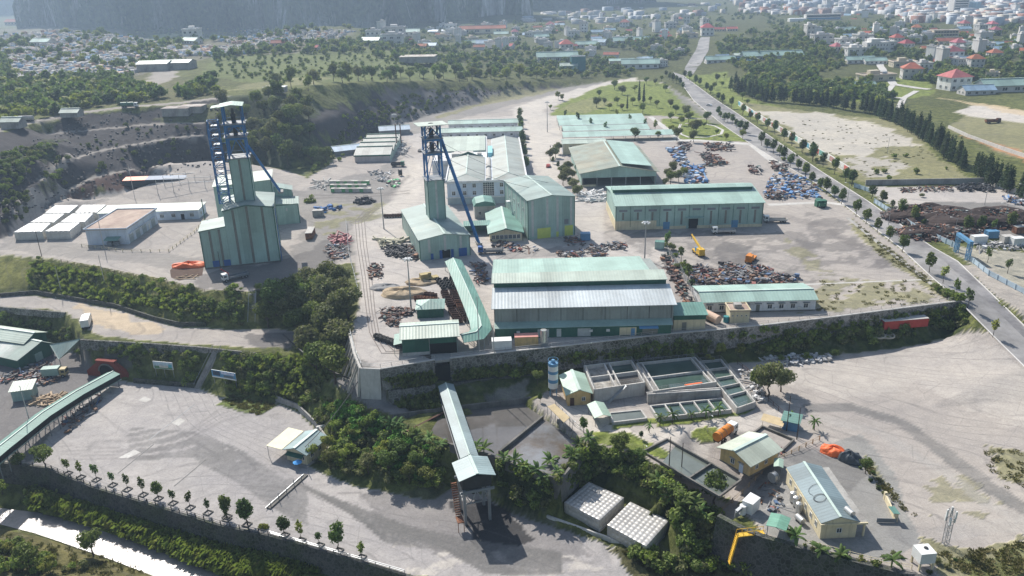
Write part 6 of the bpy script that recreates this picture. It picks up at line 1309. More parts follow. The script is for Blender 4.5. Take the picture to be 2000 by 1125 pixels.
def leaves(seed,blobs,n,s,inner=.55,flat=.0,tri=False):
    "many leaf-sized faces spread through a crown made of uneven blobs"
    r=np.random.RandomState(seed);B=np.array(blobs,float);w_=(B[:,3]*B[:,4]*B[:,5])**.7;w_/=w_.sum();k=r.choice(len(B),n,p=w_)
    d=r.normal(size=(n,3));d/=np.linalg.norm(d,axis=1)[:,None];rr_=inner+(1-inner)*r.rand(n)**.6;rr_*=1+.13*r.normal(size=n)
    c=B[k,:3]+d*B[k,3:6]*rr_[:,None];nn=d+r.normal(size=(n,3))*.7;nn[:,2]+=.35;nn/=np.linalg.norm(nn,axis=1)[:,None]
    a=np.cross(nn,r.normal(size=(n,3)));a/=np.linalg.norm(a,axis=1)[:,None];b_=np.cross(nn,a);sz=s*(.55+.9*r.rand(n))[:,None];q=sz*(.45+.4*r.rand(n))[:,None]
    V_=np.stack([c-a*sz,c-b_*q,c+a*sz,c+b_*q],1).reshape(-1,3);F_=np.arange(4*n).reshape(-1,4);return V_,F_
def crownmesh(name,m,*a,**k):V_,F_=leaves(*a,**k);me=nmesh(name,V_,F_);me.materials.append(m);return me
def blobset(seed,n,R,h0,h1,r0,r1,zs=.75):
    r=random.Random(seed);out=[]
    for k in range(n):
        a=k*2.4+r.random();f=(k+.3)/n;rr_=R*math.sqrt(r.random())*.75;z=h0+(h1-h0)*r.random();q=r0+(r1-r0)*r.random();out.append((rr_*math.cos(a),rr_*math.sin(a),z,q,q,q*zs))
    return out
def trunkmesh(h,r,seed,limbs=4,spread=1.2,top=None):
    b_=MB();rr_=random.Random(seed);p=Vector((0,0,-.3));n=4
    for k in range(n):
        q=Vector((rr_.uniform(-.06,.06)*h,rr_.uniform(-.06,.06)*h,h*(k+1)/n))if k<n-1 else Vector((0,0,h));b_.cyl(p,q,r*(1-k*.18),r*(1-(k+1)*.18),7,caps=k==0);p=q
    for k in range(limbs):a=k*6.28/limbs+rr_.random();s=Vector((0,0,h*rr_.uniform(.6,.95)));e=s+Vector((math.cos(a)*spread,math.sin(a)*spread,h*.4));b_.cyl(s,e,r*.45,r*.15,5,caps=False)
    return b_
def tree(name,label,cat,h,r,crown,seed,limbs=4,spread=1.2):
    root=thing(name,label,cat,(0,0,-500));tm=trunkmesh(h,r,seed,limbs,spread).mesh('trunk');tm.materials.append(M_WOOD);put('trunk',tm,root);put('crown',crown,root);return Proto(root)
def T(nm,lab,h,r,mt,seed,bl,n,s,limbs=4,sp=1.0,inner=.5):return tree(nm,lab,'tree',h,r,crownmesh('crown',mt,seed,bl,n,s,inner=inner),seed,limbs,sp)
P_STREET=[T('street_tree','round clipped street tree',2.6,.14,L_STREET,s,[(0,0,3.6,1.45,1.45,1.7),(.4,.2,4.6,.9,.9,1),(-.4,.1,3.0,1,1,.9)],620,.26)for s in(1,2)]+[T('street_tree','round clipped street tree',2.4,.13,L_BROAD,5,[(0,0,3.3,1.2,1.3,1.3),(.3,-.3,4.5,.8,.8,.9),(-.7,.2,3.9,.8,.7,.7),(.6,.5,3,.7,.7,.6)],520,.27)]
P_SAP=[T('sapling','thin sapling',2.3,.08,(L_STREET,L_LIGHT)[s%2],10+s,[(0,0,3.0,.75,.75,.95),(.35,0,2.2,.45,.45,.5),(-.3,.25,3.7,.4,.4,.5)],200,.22,3,.5,.3)for s in range(2)]
P_BROAD=[T('broadleaf_tree','broad dark tree',4,.28,L_BROAD if s%2 else L_GREY,20+s,blobset(s+3,11,3.0,4.2,7.4,1.2,2.1),1900,.33,5,2.2)for s in range(4)]
P_LIGHT=[T('broadleaf_tree','light green spreading tree',3.2,.2,L_LIGHT,30+s,blobset(s+13,8,2.2,3.4,6.0,.9,1.6),1000,.30,4,1.6)for s in range(2)]
P_PINE=[T('casuarina_tree','dark casuarina tree',7,.16,L_PINE,40+s,[(0,0,z,2.2*(1.15-z/13),2.2*(1.15-z/13),1.3)for z in(2.5,4,5.5,7,8.5,10)],620,.34,2,.8,.3)for s in range(2)]
P_MID=[T('woodland_tree','woodland tree',5,.22,(L_BROAD,L_FAR,L_LIGHT)[s],50+s,blobset(s+33,8,2.6,4.5,9,1.3,2.4,.9),520,.55,3,1.8)for s in range(3)]
P_CYP=T('cypress_tree','tall dark cypress',6,.2,L_PINE,60,[(0,0,z,1.5*(1.15-z/18),1.5*(1.15-z/18),1.8)for z in(3,5.5,8,10.5,13,15)],700,.4,2,.6,.3)
def frondmesh(seed,n,L,wd,h,droop,m,name='fronds',elev=(.3,1.1)):
    b_=MB();r=random.Random(seed)
    for k in range(n):
        a=k*2.4+r.random()*.5;e=r.uniform(*elev);L_=L*r.uniform(.75,1.1);p=Vector((0,0,h+r.uniform(-.2,.2)));d=Vector((math.cos(a)*math.cos(e),math.sin(a)*math.cos(e),math.sin(e)));sd=Vector((-math.sin(a),math.cos(a),0));S=6;vs=[]
        for i in range(S+1):
            w_=wd*math.sin(math.pi*(.08+.88*i/S))**.7;vs+=[p-sd*w_-Vector((0,0,w_*.3)),p+Vector((0,0,.03)),p+sd*w_-Vector((0,0,w_*.3))];p=p+d*(L_/S);d=(d+Vector((0,0,-droop))).normalized()
        b_.add(vs,[f for i in range(S)for f in((3*i,3*i+3,3*i+4,3*i+1),(3*i+1,3*i+4,3*i+5,3*i+2))])
    me=b_.mesh(name);me.materials.append(m);return me
def palm(name,label,h,r,fm,seed):root=thing(name,label,'plant' if name=='banana_plant' else 'tree',(0,0,-500));tm=MB().cyl((0,0,-.2),(.15,0,h),r,r*.6,7).mesh('trunk');tm.materials.append(M_WOOD if name!='banana_plant' else L_BAN);put('trunk',tm,root);put('fronds',fm,root);return Proto(root)
P_BAN=[palm('banana_plant','banana plant',1.9,.16,frondmesh(s,11,2.7,.38,1.9,.22,L_BAN),s)for s in(1,2)];P_PALM=palm('palm_tree','feathery palm',2.6,.13,frondmesh(5,16,2.3,.22,2.6,.3,L_BAN,elev=(.0,1.2)),3)
def bushproto(seed,m,R=1.1,n=260,s=.2):root=crownmesh('shrub',m,seed,blobset(seed,5,R*.7,.3,R*.9,R*.4,R*.7),n,s,inner=.4);o=put('shrub',root,None,(0,0,-500));tagit(o,'round shrub','shrub');return Proto(o)
P_BUSH=[bushproto(70,L_STREET),bushproto(71,L_LIGHT),bushproto(72,L_GREY)]
RR=random.Random(77)
def plant(protos,pts,label,group,sc=(.85,1.15),z=None):
    protos=protos if isinstance(protos,list)else[protos]
    for i,p in enumerate(pts):
        loc=P(p[0],p[1])if z is None else U(p[0],p[1],z);s=RR.uniform(*sc)*(p[2]if len(p)>2 else 1);RR.choice(protos).at(tuple(loc),RR.uniform(0,6.28),(s,s,s*RR.uniform(.88,1.15)),label,group)
zs=lambda pts,s,ox,oy:[(x/s+ox,y/s+oy)for x,y in pts]
ROWA=zs([(1265,575),(1300,590),(1345,620),(1375,635),(1425,675),(1455,690),(1510,740),(1540,765),(1605,795),(1690,845),(1745,880),(1795,910)],3.75,1000,0)+zs([(1317,115),(1365,140),(1425,185),(1475,215),(1540,255),(1612,300)],3.308,1100,220)+zs([(190,55),(245,100),(300,130),(365,170),(425,210),(460,235)],2.8125,1500,280)
ROWB=zs([(1128,565),(1155,585),(1178,605),(1205,615),(1230,630),(1250,655),(1510,850),(1525,870),(1555,895),(1580,895),(1612,915),(1643,940),(1668,965),(1708,985)],3.75,1000,0)+zs([(1280,215),(1313,245),(1357,265),(1397,285),(1423,315),(1467,355),(1517,385),(1563,425),(1605,460)],3.308,1100,220)+zs([(205,190),(240,222),(285,258),(318,280),(362,305),(405,335),(482,402),(537,443),(600,492),(665,540),(738,598),(885,710)],2.8125,1500,280)
ROWC=zs([(570,305),(628,340),(680,378),(733,405),(800,445),(850,480),(1090,500),(1165,495),(1235,490),(1330,480)],2.8125,1500,280)
plant(P_STREET,ROWA,'round street tree in the row by the painted wall','street trees by the painted wall',(1.15,1.45));plant(P_STREET,ROWB,'round street tree in the row on the works side of the road','street trees on the works side',(.95,1.3));plant(P_STREET+[P_SAP[0]],ROWC,'street tree by the scrapyard fence','street trees by the scrapyard fence',(1.0,1.25))
plant(P_SAP,zs([(960,770),(1030,840),(1095,905),(1235,1060),(1205,655),(1315,715)],2.8125,1500,280),'thin leafy tree at the lower end of the main road','thin trees by the lower road',(1.2,1.6))
plant([P_STREET[0],P_SAP[0],P_SAP[1],P_LIGHT[0],P_SAP[0]],zs([(525,335),(625,365),(745,385),(870,425),(985,460),(1105,500),(1222,530),(1335,565),(1468,600),(1605,640),(1750,690),(1905,730)],3.948,0,840),'young tree in a square planter above the river wall','planter trees above the river wall',(.8,1.2))
plant(P_STREET+P_SAP+[P_BUSH[1]],zs([(150,725),(290,780),(400,800),(540,850),(650,885),(775,920),(905,955),(1060,1000)],3.462,400,800),'leafy tree in a square planter above the pale pipe railing','planter trees by the pipe railing',(.8,1.1))
pl=MB().box(-.8,.8,-.8,-.65,0,.25).box(-.8,.8,.65,.8,0,.25).box(-.8,-.65,-.65,.65,0,.25).box(.65,.8,-.65,.65,0,.25);pf=Proto(solo('tree_planter',pl,M_CONCD,'square tree planter kerb','planter',(0,0,-500)))
for x,y in zs([(525,335),(625,365),(745,385),(870,425),(985,460),(1105,500),(1222,530),(1335,565),(1468,600),(1605,640),(1750,690),(1905,730)],3.948,0,840)+zs([(150,725),(400,800),(540,850),(650,885),(775,920),(905,955),(1060,1000)],3.462,400,800):pf.at(tuple(U(x,y,-17)),-.42,1,'square kerb planter round a young tree above the river wall','square tree planters')
# big trees of the bank in the middle
big=[(540,615),(575,590),(610,575),(650,570),(525,640),(565,635),(600,620),(640,610),(670,600),(620,650),(655,640),(680,625),(585,660),(600,600),(560,605),(635,590),(665,575),(640,665),(665,690),(600,700),(640,720),(620,735),(655,748)]
plant(P_BROAD,big,'large dusty dark tree on the bank between the two headframes','large bank trees',(.95,1.25))
plant(P_BROAD,[(88,912,.75),(40,918,.6)],'dense round tree beside the left conveyor','trees by the left conveyor',(.9,1));plant(P_BROAD,[(182,1085,.8)],'solitary leafy tree on the near river bank','river bank tree');plant(P_LIGHT+[P_BROAD[1]],[(60,1112,.6),(100,1122,.6),(5,965,.6),(20,1085,.5)],'bushy tree at the bottom left corner','river bank bushes')
plant([P_BROAD[0],P_BROAD[1],P_LIGHT[0]],[(610,900),(645,915),(680,905),(720,925),(760,930),(800,945),(835,950),(690,860),(720,845),(660,850),(750,900),(780,900),(640,880),(815,920)],'garden tree between the weigh house and the hopper','trees right of the weigh house',(.5,.72))
plant([P_BROAD[1],P_STREET[0],P_BROAD[3]],[(1140,845,.75),(1210,895,.85),(1212,868,.7),(1250,905,.5),(1252,858,.4),(1075,770,.5),(1055,785,.5),(1050,750,.5)],'tree on the garden strip between basins and ponds','trees by the ponds',(.75,.9));plant([P_BROAD[3]],[(1395,985,.85)],'dense round dark tree at the near end of the long pond','round pond tree',(1,1));plant(P_BROAD,[(1500,775,1.0),(1525,765,.85),(1480,765,.7)],'large dusty tree at the lot end of the channel tank','trees by the channel tank',(.9,1));plant(P_LIGHT,[(1405,700,.6),(1445,700,.6),(1385,712,.5)],'light green tree behind the channel tank','light trees behind the tanks')
plant(P_PALM,[(1289,832),(1313,828),(1377,818),(1402,815),(1350,820,.7),(1268,845,.7),(1545,830),(1590,840)],'feathery palm by the narrow trough','palms by the trough',(.8,1))
plant(P_BAN,[(740,835),(765,842),(790,850),(815,862),(840,868),(860,878),(780,838),(930,885),(945,892),(985,905),(1005,915),(1025,925),(1050,930),(1075,915),(1095,905),(1115,890),(1130,880),(1150,870),(1120,905),(1090,930),(1060,945)],'banana plant on the rim of the coal basins','banana plants round the basins',(.7,1.0))
plant(P_BAN,[(1285,955),(1300,965),(1320,975),(1340,985),(1355,1000),(1330,1005),(1365,1010),(1310,985),(1375,1025)],'banana plant on the slope above the dimpled tanks','banana plants above the dimpled tanks',(.7,1.05));plant(P_BAN+P_BUSH,[(1552,1064),(1570,1074),(1590,1080),(1620,1088),(1650,1092),(1680,1100),(1710,1105),(1740,1110),(1640,1100),(1600,1085),(1545,1045)],'garden plant along the office railing','garden plants by the office',(.7,1.0))
plant([P_BROAD[1],P_BUSH[0],P_BUSH[2]],[(1690,925,.5),(1700,940,.6),(1715,955,.6),(1705,925,.5),(1725,965,.6),(1680,915,.5),(1745,1085,.6),(1760,1090,.55),(1725,1090,.5),(1830,1100,.7),(1850,1110,.7),(1865,1095,.5),(1815,1120,.6)],'leafy garden bush beside the office yard','bushes by the office yard',(.8,1.1))
plant(P_BUSH+[P_SAP[0]],[(1318,500),(1330,512),(1326,525),(1338,530),(1344,545),(1334,518),(1312,488),(1350,556),(1345,535),(1300,480),(1290,478)],'scrubby bush along the leaning yard fence','bushes along the yard fence',(1.2,1.8));plant([P_SAP[0]],[(1303,487,1.3)],'slender tree beside the small green kiosk','kiosk tree')
plant([P_BROAD[0],P_BROAD[2],P_STREET[0]],[(1080,320),(1090,330),(1098,345),(1108,350),(1085,308),(1112,362),(1120,372),(1100,362),(1118,350),(1128,385),(1110,335),(1075,312),(1125,335),(1090,300)],'garden tree along the paved forecourt','trees along the paved forecourt',(.55,.75))
plant(P_STREET,[(1014,240),(1017,250),(1018,262),(1020,275),(1021,287),(1022,300),(1024,312),(1027,325),(1016,232),(1026,335)],'clipped tree in the row beside the long office wing','trees beside the office wing',(1.1,1.4));plant([P_BROAD[1]],[(1240,275,.8),(1285,272,.6)],'bushy tree in front of the parking shelters','shelter trees');plant(P_BROAD,[(1310,360,.75),(1325,355,.65),(1335,345,.6),(1315,340,.6),(1305,352,.6),(1298,365,.5)],'bushy tree at the right end of the olive warehouse','trees by the olive warehouse')
plant(P_BUSH,[(605,395,2.6),(742,300,1.2),(655,460,.9),(1800,385,1.2)],'lone round bush in the left yard','lone bushes')
plant(P_CYP,[(1248,200),(1257,202),(1225,214,.5)],'tall dark cypress in the park','park cypresses');
pk=[(1170,190),(1180,205),(1190,215),(1165,210),(1200,175),(1215,185),(1235,205),(1283,210),(1270,200),(1300,180),(1310,210),(1292,160),(1262,165),(1280,165),(1205,205),(1215,215),(1090,195),(1098,197),(1075,215),(1330,245),(1350,255),(1375,250),(1360,262),(1345,240),(1380,240),(1400,265),(1310,260),(1322,275),(1354,278),(1418,275),(1450,272),(1340,228),(1320,222),(1240,180),(1310,238),(1255,222),(1415,152),(1430,165),(1410,170),(1450,195),(1400,160),(1395,175),(1440,180),(1460,205),(1480,200)]
plant([P_BROAD[1],P_LIGHT[0],P_LIGHT[1],P_BROAD[2]],pk,'park tree on the green lawn','park trees',(.55,.95));plant(P_SAP,[(1110+24*k+RR.uniform(-6,6),232+9*(k%4))for k in range(8)],'small tree between the parking shelters','shelter row saplings',(1.3,1.8))
# belts and woods, individually for the trees that show largest
def scatter(poly,n,seed,mind=0):
    r=random.Random(seed);q=np.array([P(*p)[:]for p in poly]);out=[];x0,y0,x1,y1=q[:,0].min(),q[:,1].min(),q[:,0].max(),q[:,1].max();k=0
    while len(out)<n and k<n*60:
        k+=1;x,y=r.uniform(x0,x1),r.uniform(y0,y1)
        if inpoly(np.array([x]),np.array([y]),q)[0]and all((x-a)**2+(y-b)**2>mind**2 for a,b,c in out):out.append((x,y,GZ(x,y)))
    return out
def grow(protos,pts,label,group,sc):
    for p in pts:s=RR.uniform(*sc);RR.choice(protos).at(p,RR.uniform(0,6.28),(s,s,s*RR.uniform(.85,1.2)),label,group)
BELT=[(1430,178),(1500,200),(1600,207),(1700,222),(1760,245),(1820,280),(1850,310),(1900,340),(1960,375),(2010,395)]
bl=dens([P(*p)for p in BELT],2.5);grow(P_PINE,[(p.x+RR.uniform(-2,2),p.y+RR.uniform(-1,6),p.z)for p in bl],'dark casuarina in the shelter belt round the flat field','casuarina shelter belt',(.85,1.15))
CL=scatter([(440,300),(430,215),(520,195),(590,215),(620,260),(600,300),(640,318),(560,330),(500,318)],62,5,6.5);grow(P_BROAD+[P_MID[0]],CL,'bushy tree on the wooded slope behind the left headframe','trees on the wooded slope',(.85,1.3))
grow(P_BROAD+P_MID,scatter([(600,215),(630,180),(760,165),(900,162),(1050,160),(1050,152),(900,148),(760,150),(600,165),(500,175),(560,200)],34,6,9),'tree along the rim of the rock cliff','trees along the cliff rim',(.8,1.15))
# ---- stuff: joined clumps that read as one mass
def clumps(name,label,cat,pts,m,n,s,R,zsq,seed,sc=(.7,1.3)):
    protos=[]
    for k in range(4):protos.append(leaves(seed+k,blobset(seed+k,5,R*.6,R*.5,R*1.3,R*.45,R*.75,zsq),n,s,inner=.5))
    r=np.random.RandomState(seed);pts=np.array(pts,float);Vs,Fs,off=[],[],0
    for k in range(4):
        q=pts[k::4];V0,F0=protos[k]
        if not len(q):continue
        a=r.rand(len(q))*6.28;sc_=sc[0]+(sc[1]-sc[0])*r.rand(len(q));ca_,sa=np.cos(a)*sc_,np.sin(a)*sc_
        X=V0[None,:,0]*ca_[:,None]-V0[None,:,1]*sa[:,None]+q[:,0:1];Y=V0[None,:,0]*sa[:,None]+V0[None,:,1]*ca_[:,None]+q[:,1:2];Z=V0[None,:,2]*sc_[:,None]+q[:,2:3]
        Vs.append(np.stack([X,Y,Z],-1).reshape(-1,3));Fs.append((F0[None]+(np.arange(len(q))*len(V0))[:,None,None]+off).reshape(-1,4));off+=len(q)*len(V0)
    me=nmesh(name,np.concatenate(Vs),np.concatenate(Fs));me.materials.append(m);o=put(name,me);o['kind']='stuff';o['label']=label;o['category']=cat;return o
def pf_(poly,n,seed,zoff=0):
    "fast scatter inside a photo polygon that lies on the terrain, evenly over the picture"
    r=random.Random(seed);out=[];a=np.array(poly,float);k=0
    while len(out)<n and k<n*30:
        k+=1;x,y=r.uniform(a[:,0].min(),a[:,0].max()),r.uniform(a[:,1].min(),a[:,1].max())
        if inpoly(np.array([x]),np.array([y]),poly)[0]:p=P(x,y);out.append((p.x,p.y,p.z+zoff))
    return out
W=[]
for poly,n in(([(0,110),(0,250),(200,205),(330,195),(430,185),(420,150),(330,190),(200,140),(60,165)],210),([(60,150),(250,160),(290,200),(100,215),(0,215),(0,160)],100),([(380,100),(440,105),(520,88),(620,85),(700,78),(900,100),(900,120),(820,128),(700,105),(500,108),(420,120)],170),([(420,50),(620,40),(700,55),(560,75),(420,85),(320,95),(250,100),(300,75)],70),
    ([(860,125),(1000,90),(1250,125),(1230,150),(1060,155),(900,155)],190),([(1200,70),(1340,75),(1350,110),(1290,130),(1240,100)],90),([(1000,60),(1200,60),(1350,90),(1200,100),(1000,95)],70),([(1150,20),(1400,20),(1420,60),(1250,50)],60),
    ([(1395,85),(1480,60),(1560,62),(1620,85),(1650,130),(1600,155),(1500,160),(1420,125)],300),([(1450,150),(1520,165),(1640,160),(1700,190),(1600,205),(1450,178)],130),([(1500,40),(1600,40),(1720,60),(1760,80),(1600,72),(1500,60)],90),([(1690,45),(1800,55),(1900,70),(2000,40),(2000,60),(1900,85),(1780,90),(1700,75)],120),([(1840,135),(1910,140),(1915,160),(1850,160)],40),([(1840,90),(2000,80),(2000,150),(1910,130)],90),([(1770,100),(1860,105),(1850,165),(1790,160)],50),([(1600,60),(1760,60),(1800,110),(1640,120)],70),([(700,60),(960,60),(960,100),(820,100),(700,90)],90),([(1400,0),(1700,0),(1700,40),(1400,40)],80),
    ([(120,60),(200,40),(380,40),(480,50),(300,75),(120,75)],90),([(800,55),(1100,35),(1180,45),(1000,60),(820,68)],60),([(0,60),(300,70),(420,110),(250,140),(0,120)],110),([(1640,165),(1700,160),(1750,200),(1700,215)],40),([(1440,10),(2000,10),(2000,50),(1440,40)],110),([(850,45),(1200,30),(1420,20),(1400,60),(1000,70)],90),([(1900,140),(2000,150),(2000,180),(1920,170)],16)):
    W+=pf_(poly,int(n*1.7),100+n+int(poly[0][0]))
RR.shuffle(W);clumps('woodland','darker woods and tree clumps of the far hills and gaps between houses','woodland',W[::2],L_FAR,150,.95,3.4,.9,300,(.5,1.35));clumps('woodland','lighter tree clumps of the far hills and gaps between houses','woodland',W[1::2],L_LIGHT,140,.9,3.0,.8,320,(.4,1.2))
S=[]
for poly,n in(([(60,505),(300,550),(480,580),(470,632),(350,630),(220,592),(60,570)],55),([(330,590),(500,600),(500,640),(400,632)],60),([(130,690),(230,680),(340,690),(560,700),(640,745),(600,800),(560,780),(440,768),(280,738),(230,700),(200,690),(180,700)],190),([(0,615),(150,650),(160,680),(60,650),(0,640)],55),
    ([(600,770),(700,800),(860,880),(860,960),(700,940),(620,900),(650,870),(620,830)],190),([(1160,880),(1250,895),(1400,1010),(1390,1050),(1320,1000),(1250,950),(1180,925),(1120,950)],150),([(960,905),(1090,950),(1060,1005),(990,985)],26),([(1310,1000),(1380,1050),(1400,1105),(1330,1100)],34),([(1200,1075),(1400,1100),(1500,1120),(1280,1120)],40),([(1400,660),(1870,605),(1880,640),(1700,675),(1480,695)],120),([(1000,710),(1380,670),(1380,695),(1100,715),(1000,740)],90),([(0,300),(120,280),(100,300),(0,400)],110),([(90,345),(120,335),(120,355)],10),([(650,290),(780,250),(700,300),(640,330),(600,340)],50),([(640,235),(820,195),(900,180),(860,210),(700,260)],40),([(1800,550),(1880,590),(1860,590)],18),([(1580,700),(1480,710),(1700,690)],8),([(1870,600),(1890,630),(1870,645)],14),([(250,1118),(60,1080),(0,1060),(0,1120)],34),([(1100,890),(1160,880),(1140,960),(1080,960)],30),([(450,570),(540,560),(520,620),(440,640)],50)):
    S+=pf_(poly,n,500+n+int(poly[0][1]))
_sg=[(P(425,682),P(387,758)),(P(494,574),P(492,636)),(P(300,742),P(345,745)),(P(414,760),P(466,764))]
def _nr(p):
    for a,b_ in _sg:
        d=(b_-a).xy;q=Vector(p[:2])-a.xy;t_=max(0,min(1,q.dot(d)/d.length_squared))
        if(q-d*t_).length<2.6:return True
S=[p for p in S if not _nr(p)]
RR.shuffle(S);clumps('undergrowth','thick green bushes covering the banks and slopes','undergrowth',S[::3],L_BROAD,240,.27,1.35,.8,400,(.5,1.3));clumps('undergrowth','yellow green creepers mixed into the banks and slopes','undergrowth',S[1::3],L_LIGHT,260,.22,1.3,.55,420,(.5,1.4));clumps('undergrowth','dusty low shrubs mixed into the banks and slopes','undergrowth',S[2::3],L_GREY,220,.25,1.2,.6,440,(.5,1.3));clumps('undergrowth','bright green vines over the mound left of the hopper','vines',pf_([(680,790),(760,840),(850,890),(860,950),(760,930),(690,870),(640,800)],130,9),L_VINE,260,.22,1.2,.7,450,(.6,1.4))
clumps('scrub','low scrub dotted over meadows and the cemetery hill','scrub',pf_([(420,110),(620,98),(880,110),(880,148),(760,155),(560,165),(420,150)],420,11)+pf_([(0,70),(300,80),(420,110),(250,145),(0,130)],260,12)+pf_([(420,60),(700,60),(600,95),(450,95)],70,13)+pf_([(1480,300),(1800,300),(1900,340),(1700,360)],10,14),L_LIGHT,70,.5,1.3,.6,470,(.5,1.4))
def tufts(name,label,pts,m,h,seed,nb=34):
    r=np.random.RandomState(seed);pts=np.array(pts,float);n=len(pts);a=r.rand(n,nb)*6.28;R_=r.rand(n,nb)**.5*.55;bx=pts[:,0:1]+np.cos(a)*R_;by=pts[:,1:2]+np.sin(a)*R_;hh_=h*(.5+.7*r.rand(n,1))*(.7+.5*r.rand(n,nb));ln=.25+.55*r.rand(n,nb)
    tx,ty=bx+np.cos(a)*ln*hh_,by+np.sin(a)*ln*hh_;w_=.07;px,py=-np.sin(a)*w_,np.cos(a)*w_;z0=np.repeat(pts[:,2:3],nb,1)
    V_=np.stack([np.stack([bx-px,by-py,z0-.1],-1),np.stack([bx+px,by+py,z0-.1],-1),np.stack([(bx*.55+tx*.45)+px*1.2,(by*.55+ty*.45)+py*1.2,z0+hh_*.75],-1),np.stack([tx,ty,z0+hh_*.7*(1-ln*.3)],-1)],2).reshape(-1,3)
    me=nmesh(name,V_,np.arange(n*nb*4).reshape(-1,4));me.materials.append(m);o=put(name,me);o['kind']='stuff';o['label']=label;o['category']='grass'
Gp=pf_([(60,960),(180,990),(320,1035),(520,1090),(640,1115),(560,1125),(430,1120),(200,1030),(60,995)],1000,21)+pf_([(760,740),(850,730),(845,752),(765,762)],90,22)+pf_([(770,785),(870,765),(860,800),(790,800)],60,23)+pf_([(885,725),(1090,712),(1040,730),(890,742)],130,24)+pf_([(1480,660),(1870,600),(1880,630),(1480,690)],120,25)+pf_([(440,700),(600,700),(640,740),(560,780),(450,765)],160,26)+pf_([(1100,700),(1380,668),(1380,690),(1100,712)],110,27)+pf_([(60,510),(400,580),(460,630),(200,590),(60,565)],330,28)
tufts('tall_grass','tall grass and reeds growing along the walls and the river bank',Gp,L_GRASS,1.9,31)
tufts('dry_grass','thin dry grass scattered over the bare lots',pf_([(1600,545),(1840,545),(1870,588),(1700,600),(1560,612)],90,41)+pf_([(1920,880),(2000,880),(2000,960),(1950,950)],40,42)+pf_([(1660,425),(1800,535),(1870,588),(1720,500)],120,43)+pf_([(435,785),(450,772),(540,790),(508,810)],110,44)+pf_([(1200,1070),(1330,1100),(1500,1115),(1280,1122)],160,45)+pf_([(1470,230),(1700,240),(1830,300),(1700,350)],100,46)+pf_([(1830,1080),(2000,1060),(2000,1125),(1880,1120)],140,47)+pf_([(0,1040),(200,1090),(330,1125),(0,1120)],160,48)+pf_([(1680,890),(1790,1010),(1770,1000),(1700,930)],40,49),leafmat('dry grass blades',(.19,.18,.08),.2),.45,51,30)
# ------------------------------------------------------------------ limestone hills
def karst(x0,y0,x1,y1,wd,hgt,seed,n=70):
    a,b_=Vector((x0,y0,0)),Vector((x1,y1,0));d=(b_-a);L=d.length;d.normalize();nr=Vector((d.y,-d.x,0));M=44;V_=[];
    for i in range(n+1):
        u=i/n;env=(math.sin(math.pi*min(1,max(0,u))))**.28;
        for j in range(M+1):
            v=j/M*2-1;pr=(1-abs(v)**3.2);base=a+d*(L*u)+nr*(wd*v*(.35+.65*env))
            q=base*.006;h=hgt*env*max(0,pr)**.55*(.55+.9*noise.noise(Vector((q.x*.6+seed,q.y*.6,0)))**1*.8+.25);h*=1+.25*noise.noise(Vector((q.x*3,q.y*3,seed)))
            k=noise.noise(Vector((q.x*4,q.y*4,seed+h*.01)))*50+noise.noise(Vector((q.x*1.6,q.y*1.6,seed*2)))*110+noise.noise(Vector((q.x*14,q.y*14,seed+h*.02)))*16;p=base+nr*k+d*k*.6;V_.append((p.x,p.y,max(-12,h-8)))
    F_=[(i*(M+1)+j,(i+1)*(M+1)+j,(i+1)*(M+1)+j+1,i*(M+1)+j+1)for i in range(n)for j in range(M)]
    me=nmesh('limestone_hill',V_,F_);me.materials.append(M_KARST);me.polygons.foreach_set('use_smooth',[True]*len(F_));o=put('limestone_hill',me);o['kind']='structure'
M_KARST=bpy.data.materials.new('karst');t=NT(M_KARST);b=t.n('BsdfPrincipled',i_Roughness=.95);t.l(b.outputs[0],t.o.inputs[0]);vec=t.n('TexCoord').outputs['Object'];n1=t.noise(t.scl(vec,(1,1,.25)),.02,7,.7);n2=t.noise(vec,.12,5,.7);n3=t.noise(vec,.006,3,.5)
c=t.mix(t.rng(n2,.3,.7,0,1),(.02,.035,.018),(.13,.17,.065));rk=t.mix(t.rng(t.noise(t.scl(vec,(1,1,.12)),.09,5,.7),.35,.65,0,1),(.25,.25,.24),(.75,.74,.72));c=t.mix(t.math('MULTIPLY',t.rng(n1,.52,.60,0,1),t.rng(n3,.42,.52,0,1)),c,rk);t.l(c,b.inputs['Base Color'])
bp=t.n('Bump',i_Strength=1.0,i_Distance=9);t.l(n2,bp.inputs['Height']);t.l(bp.outputs[0],b.inputs['Normal'])
for(pa,pb,wd,hg,sd)in(((100,56),(330,62),130,420,1),((300,50),(480,60),150,430,5),((430,50),(820,56),160,420,9),((760,42),(960,52),150,330,14),((900,24),(1200,10),200,300,21)):
    A,B_=U(*pa,2),U(*pb,2);d_=Vector((0,1,0))*wd*.95;karst(A.x,A.y+d_.y,B_.x,B_.y+d_.y,wd,hg,sd)
A,B_=U(-140,22,2),U(95,28,2);karst(A.x,A.y+150,B_.x,B_.y+150,150,240,40);A=U(-200,20,2);karst(A.x-300,A.y+500,A.x+420,A.y+420,180,260,30)
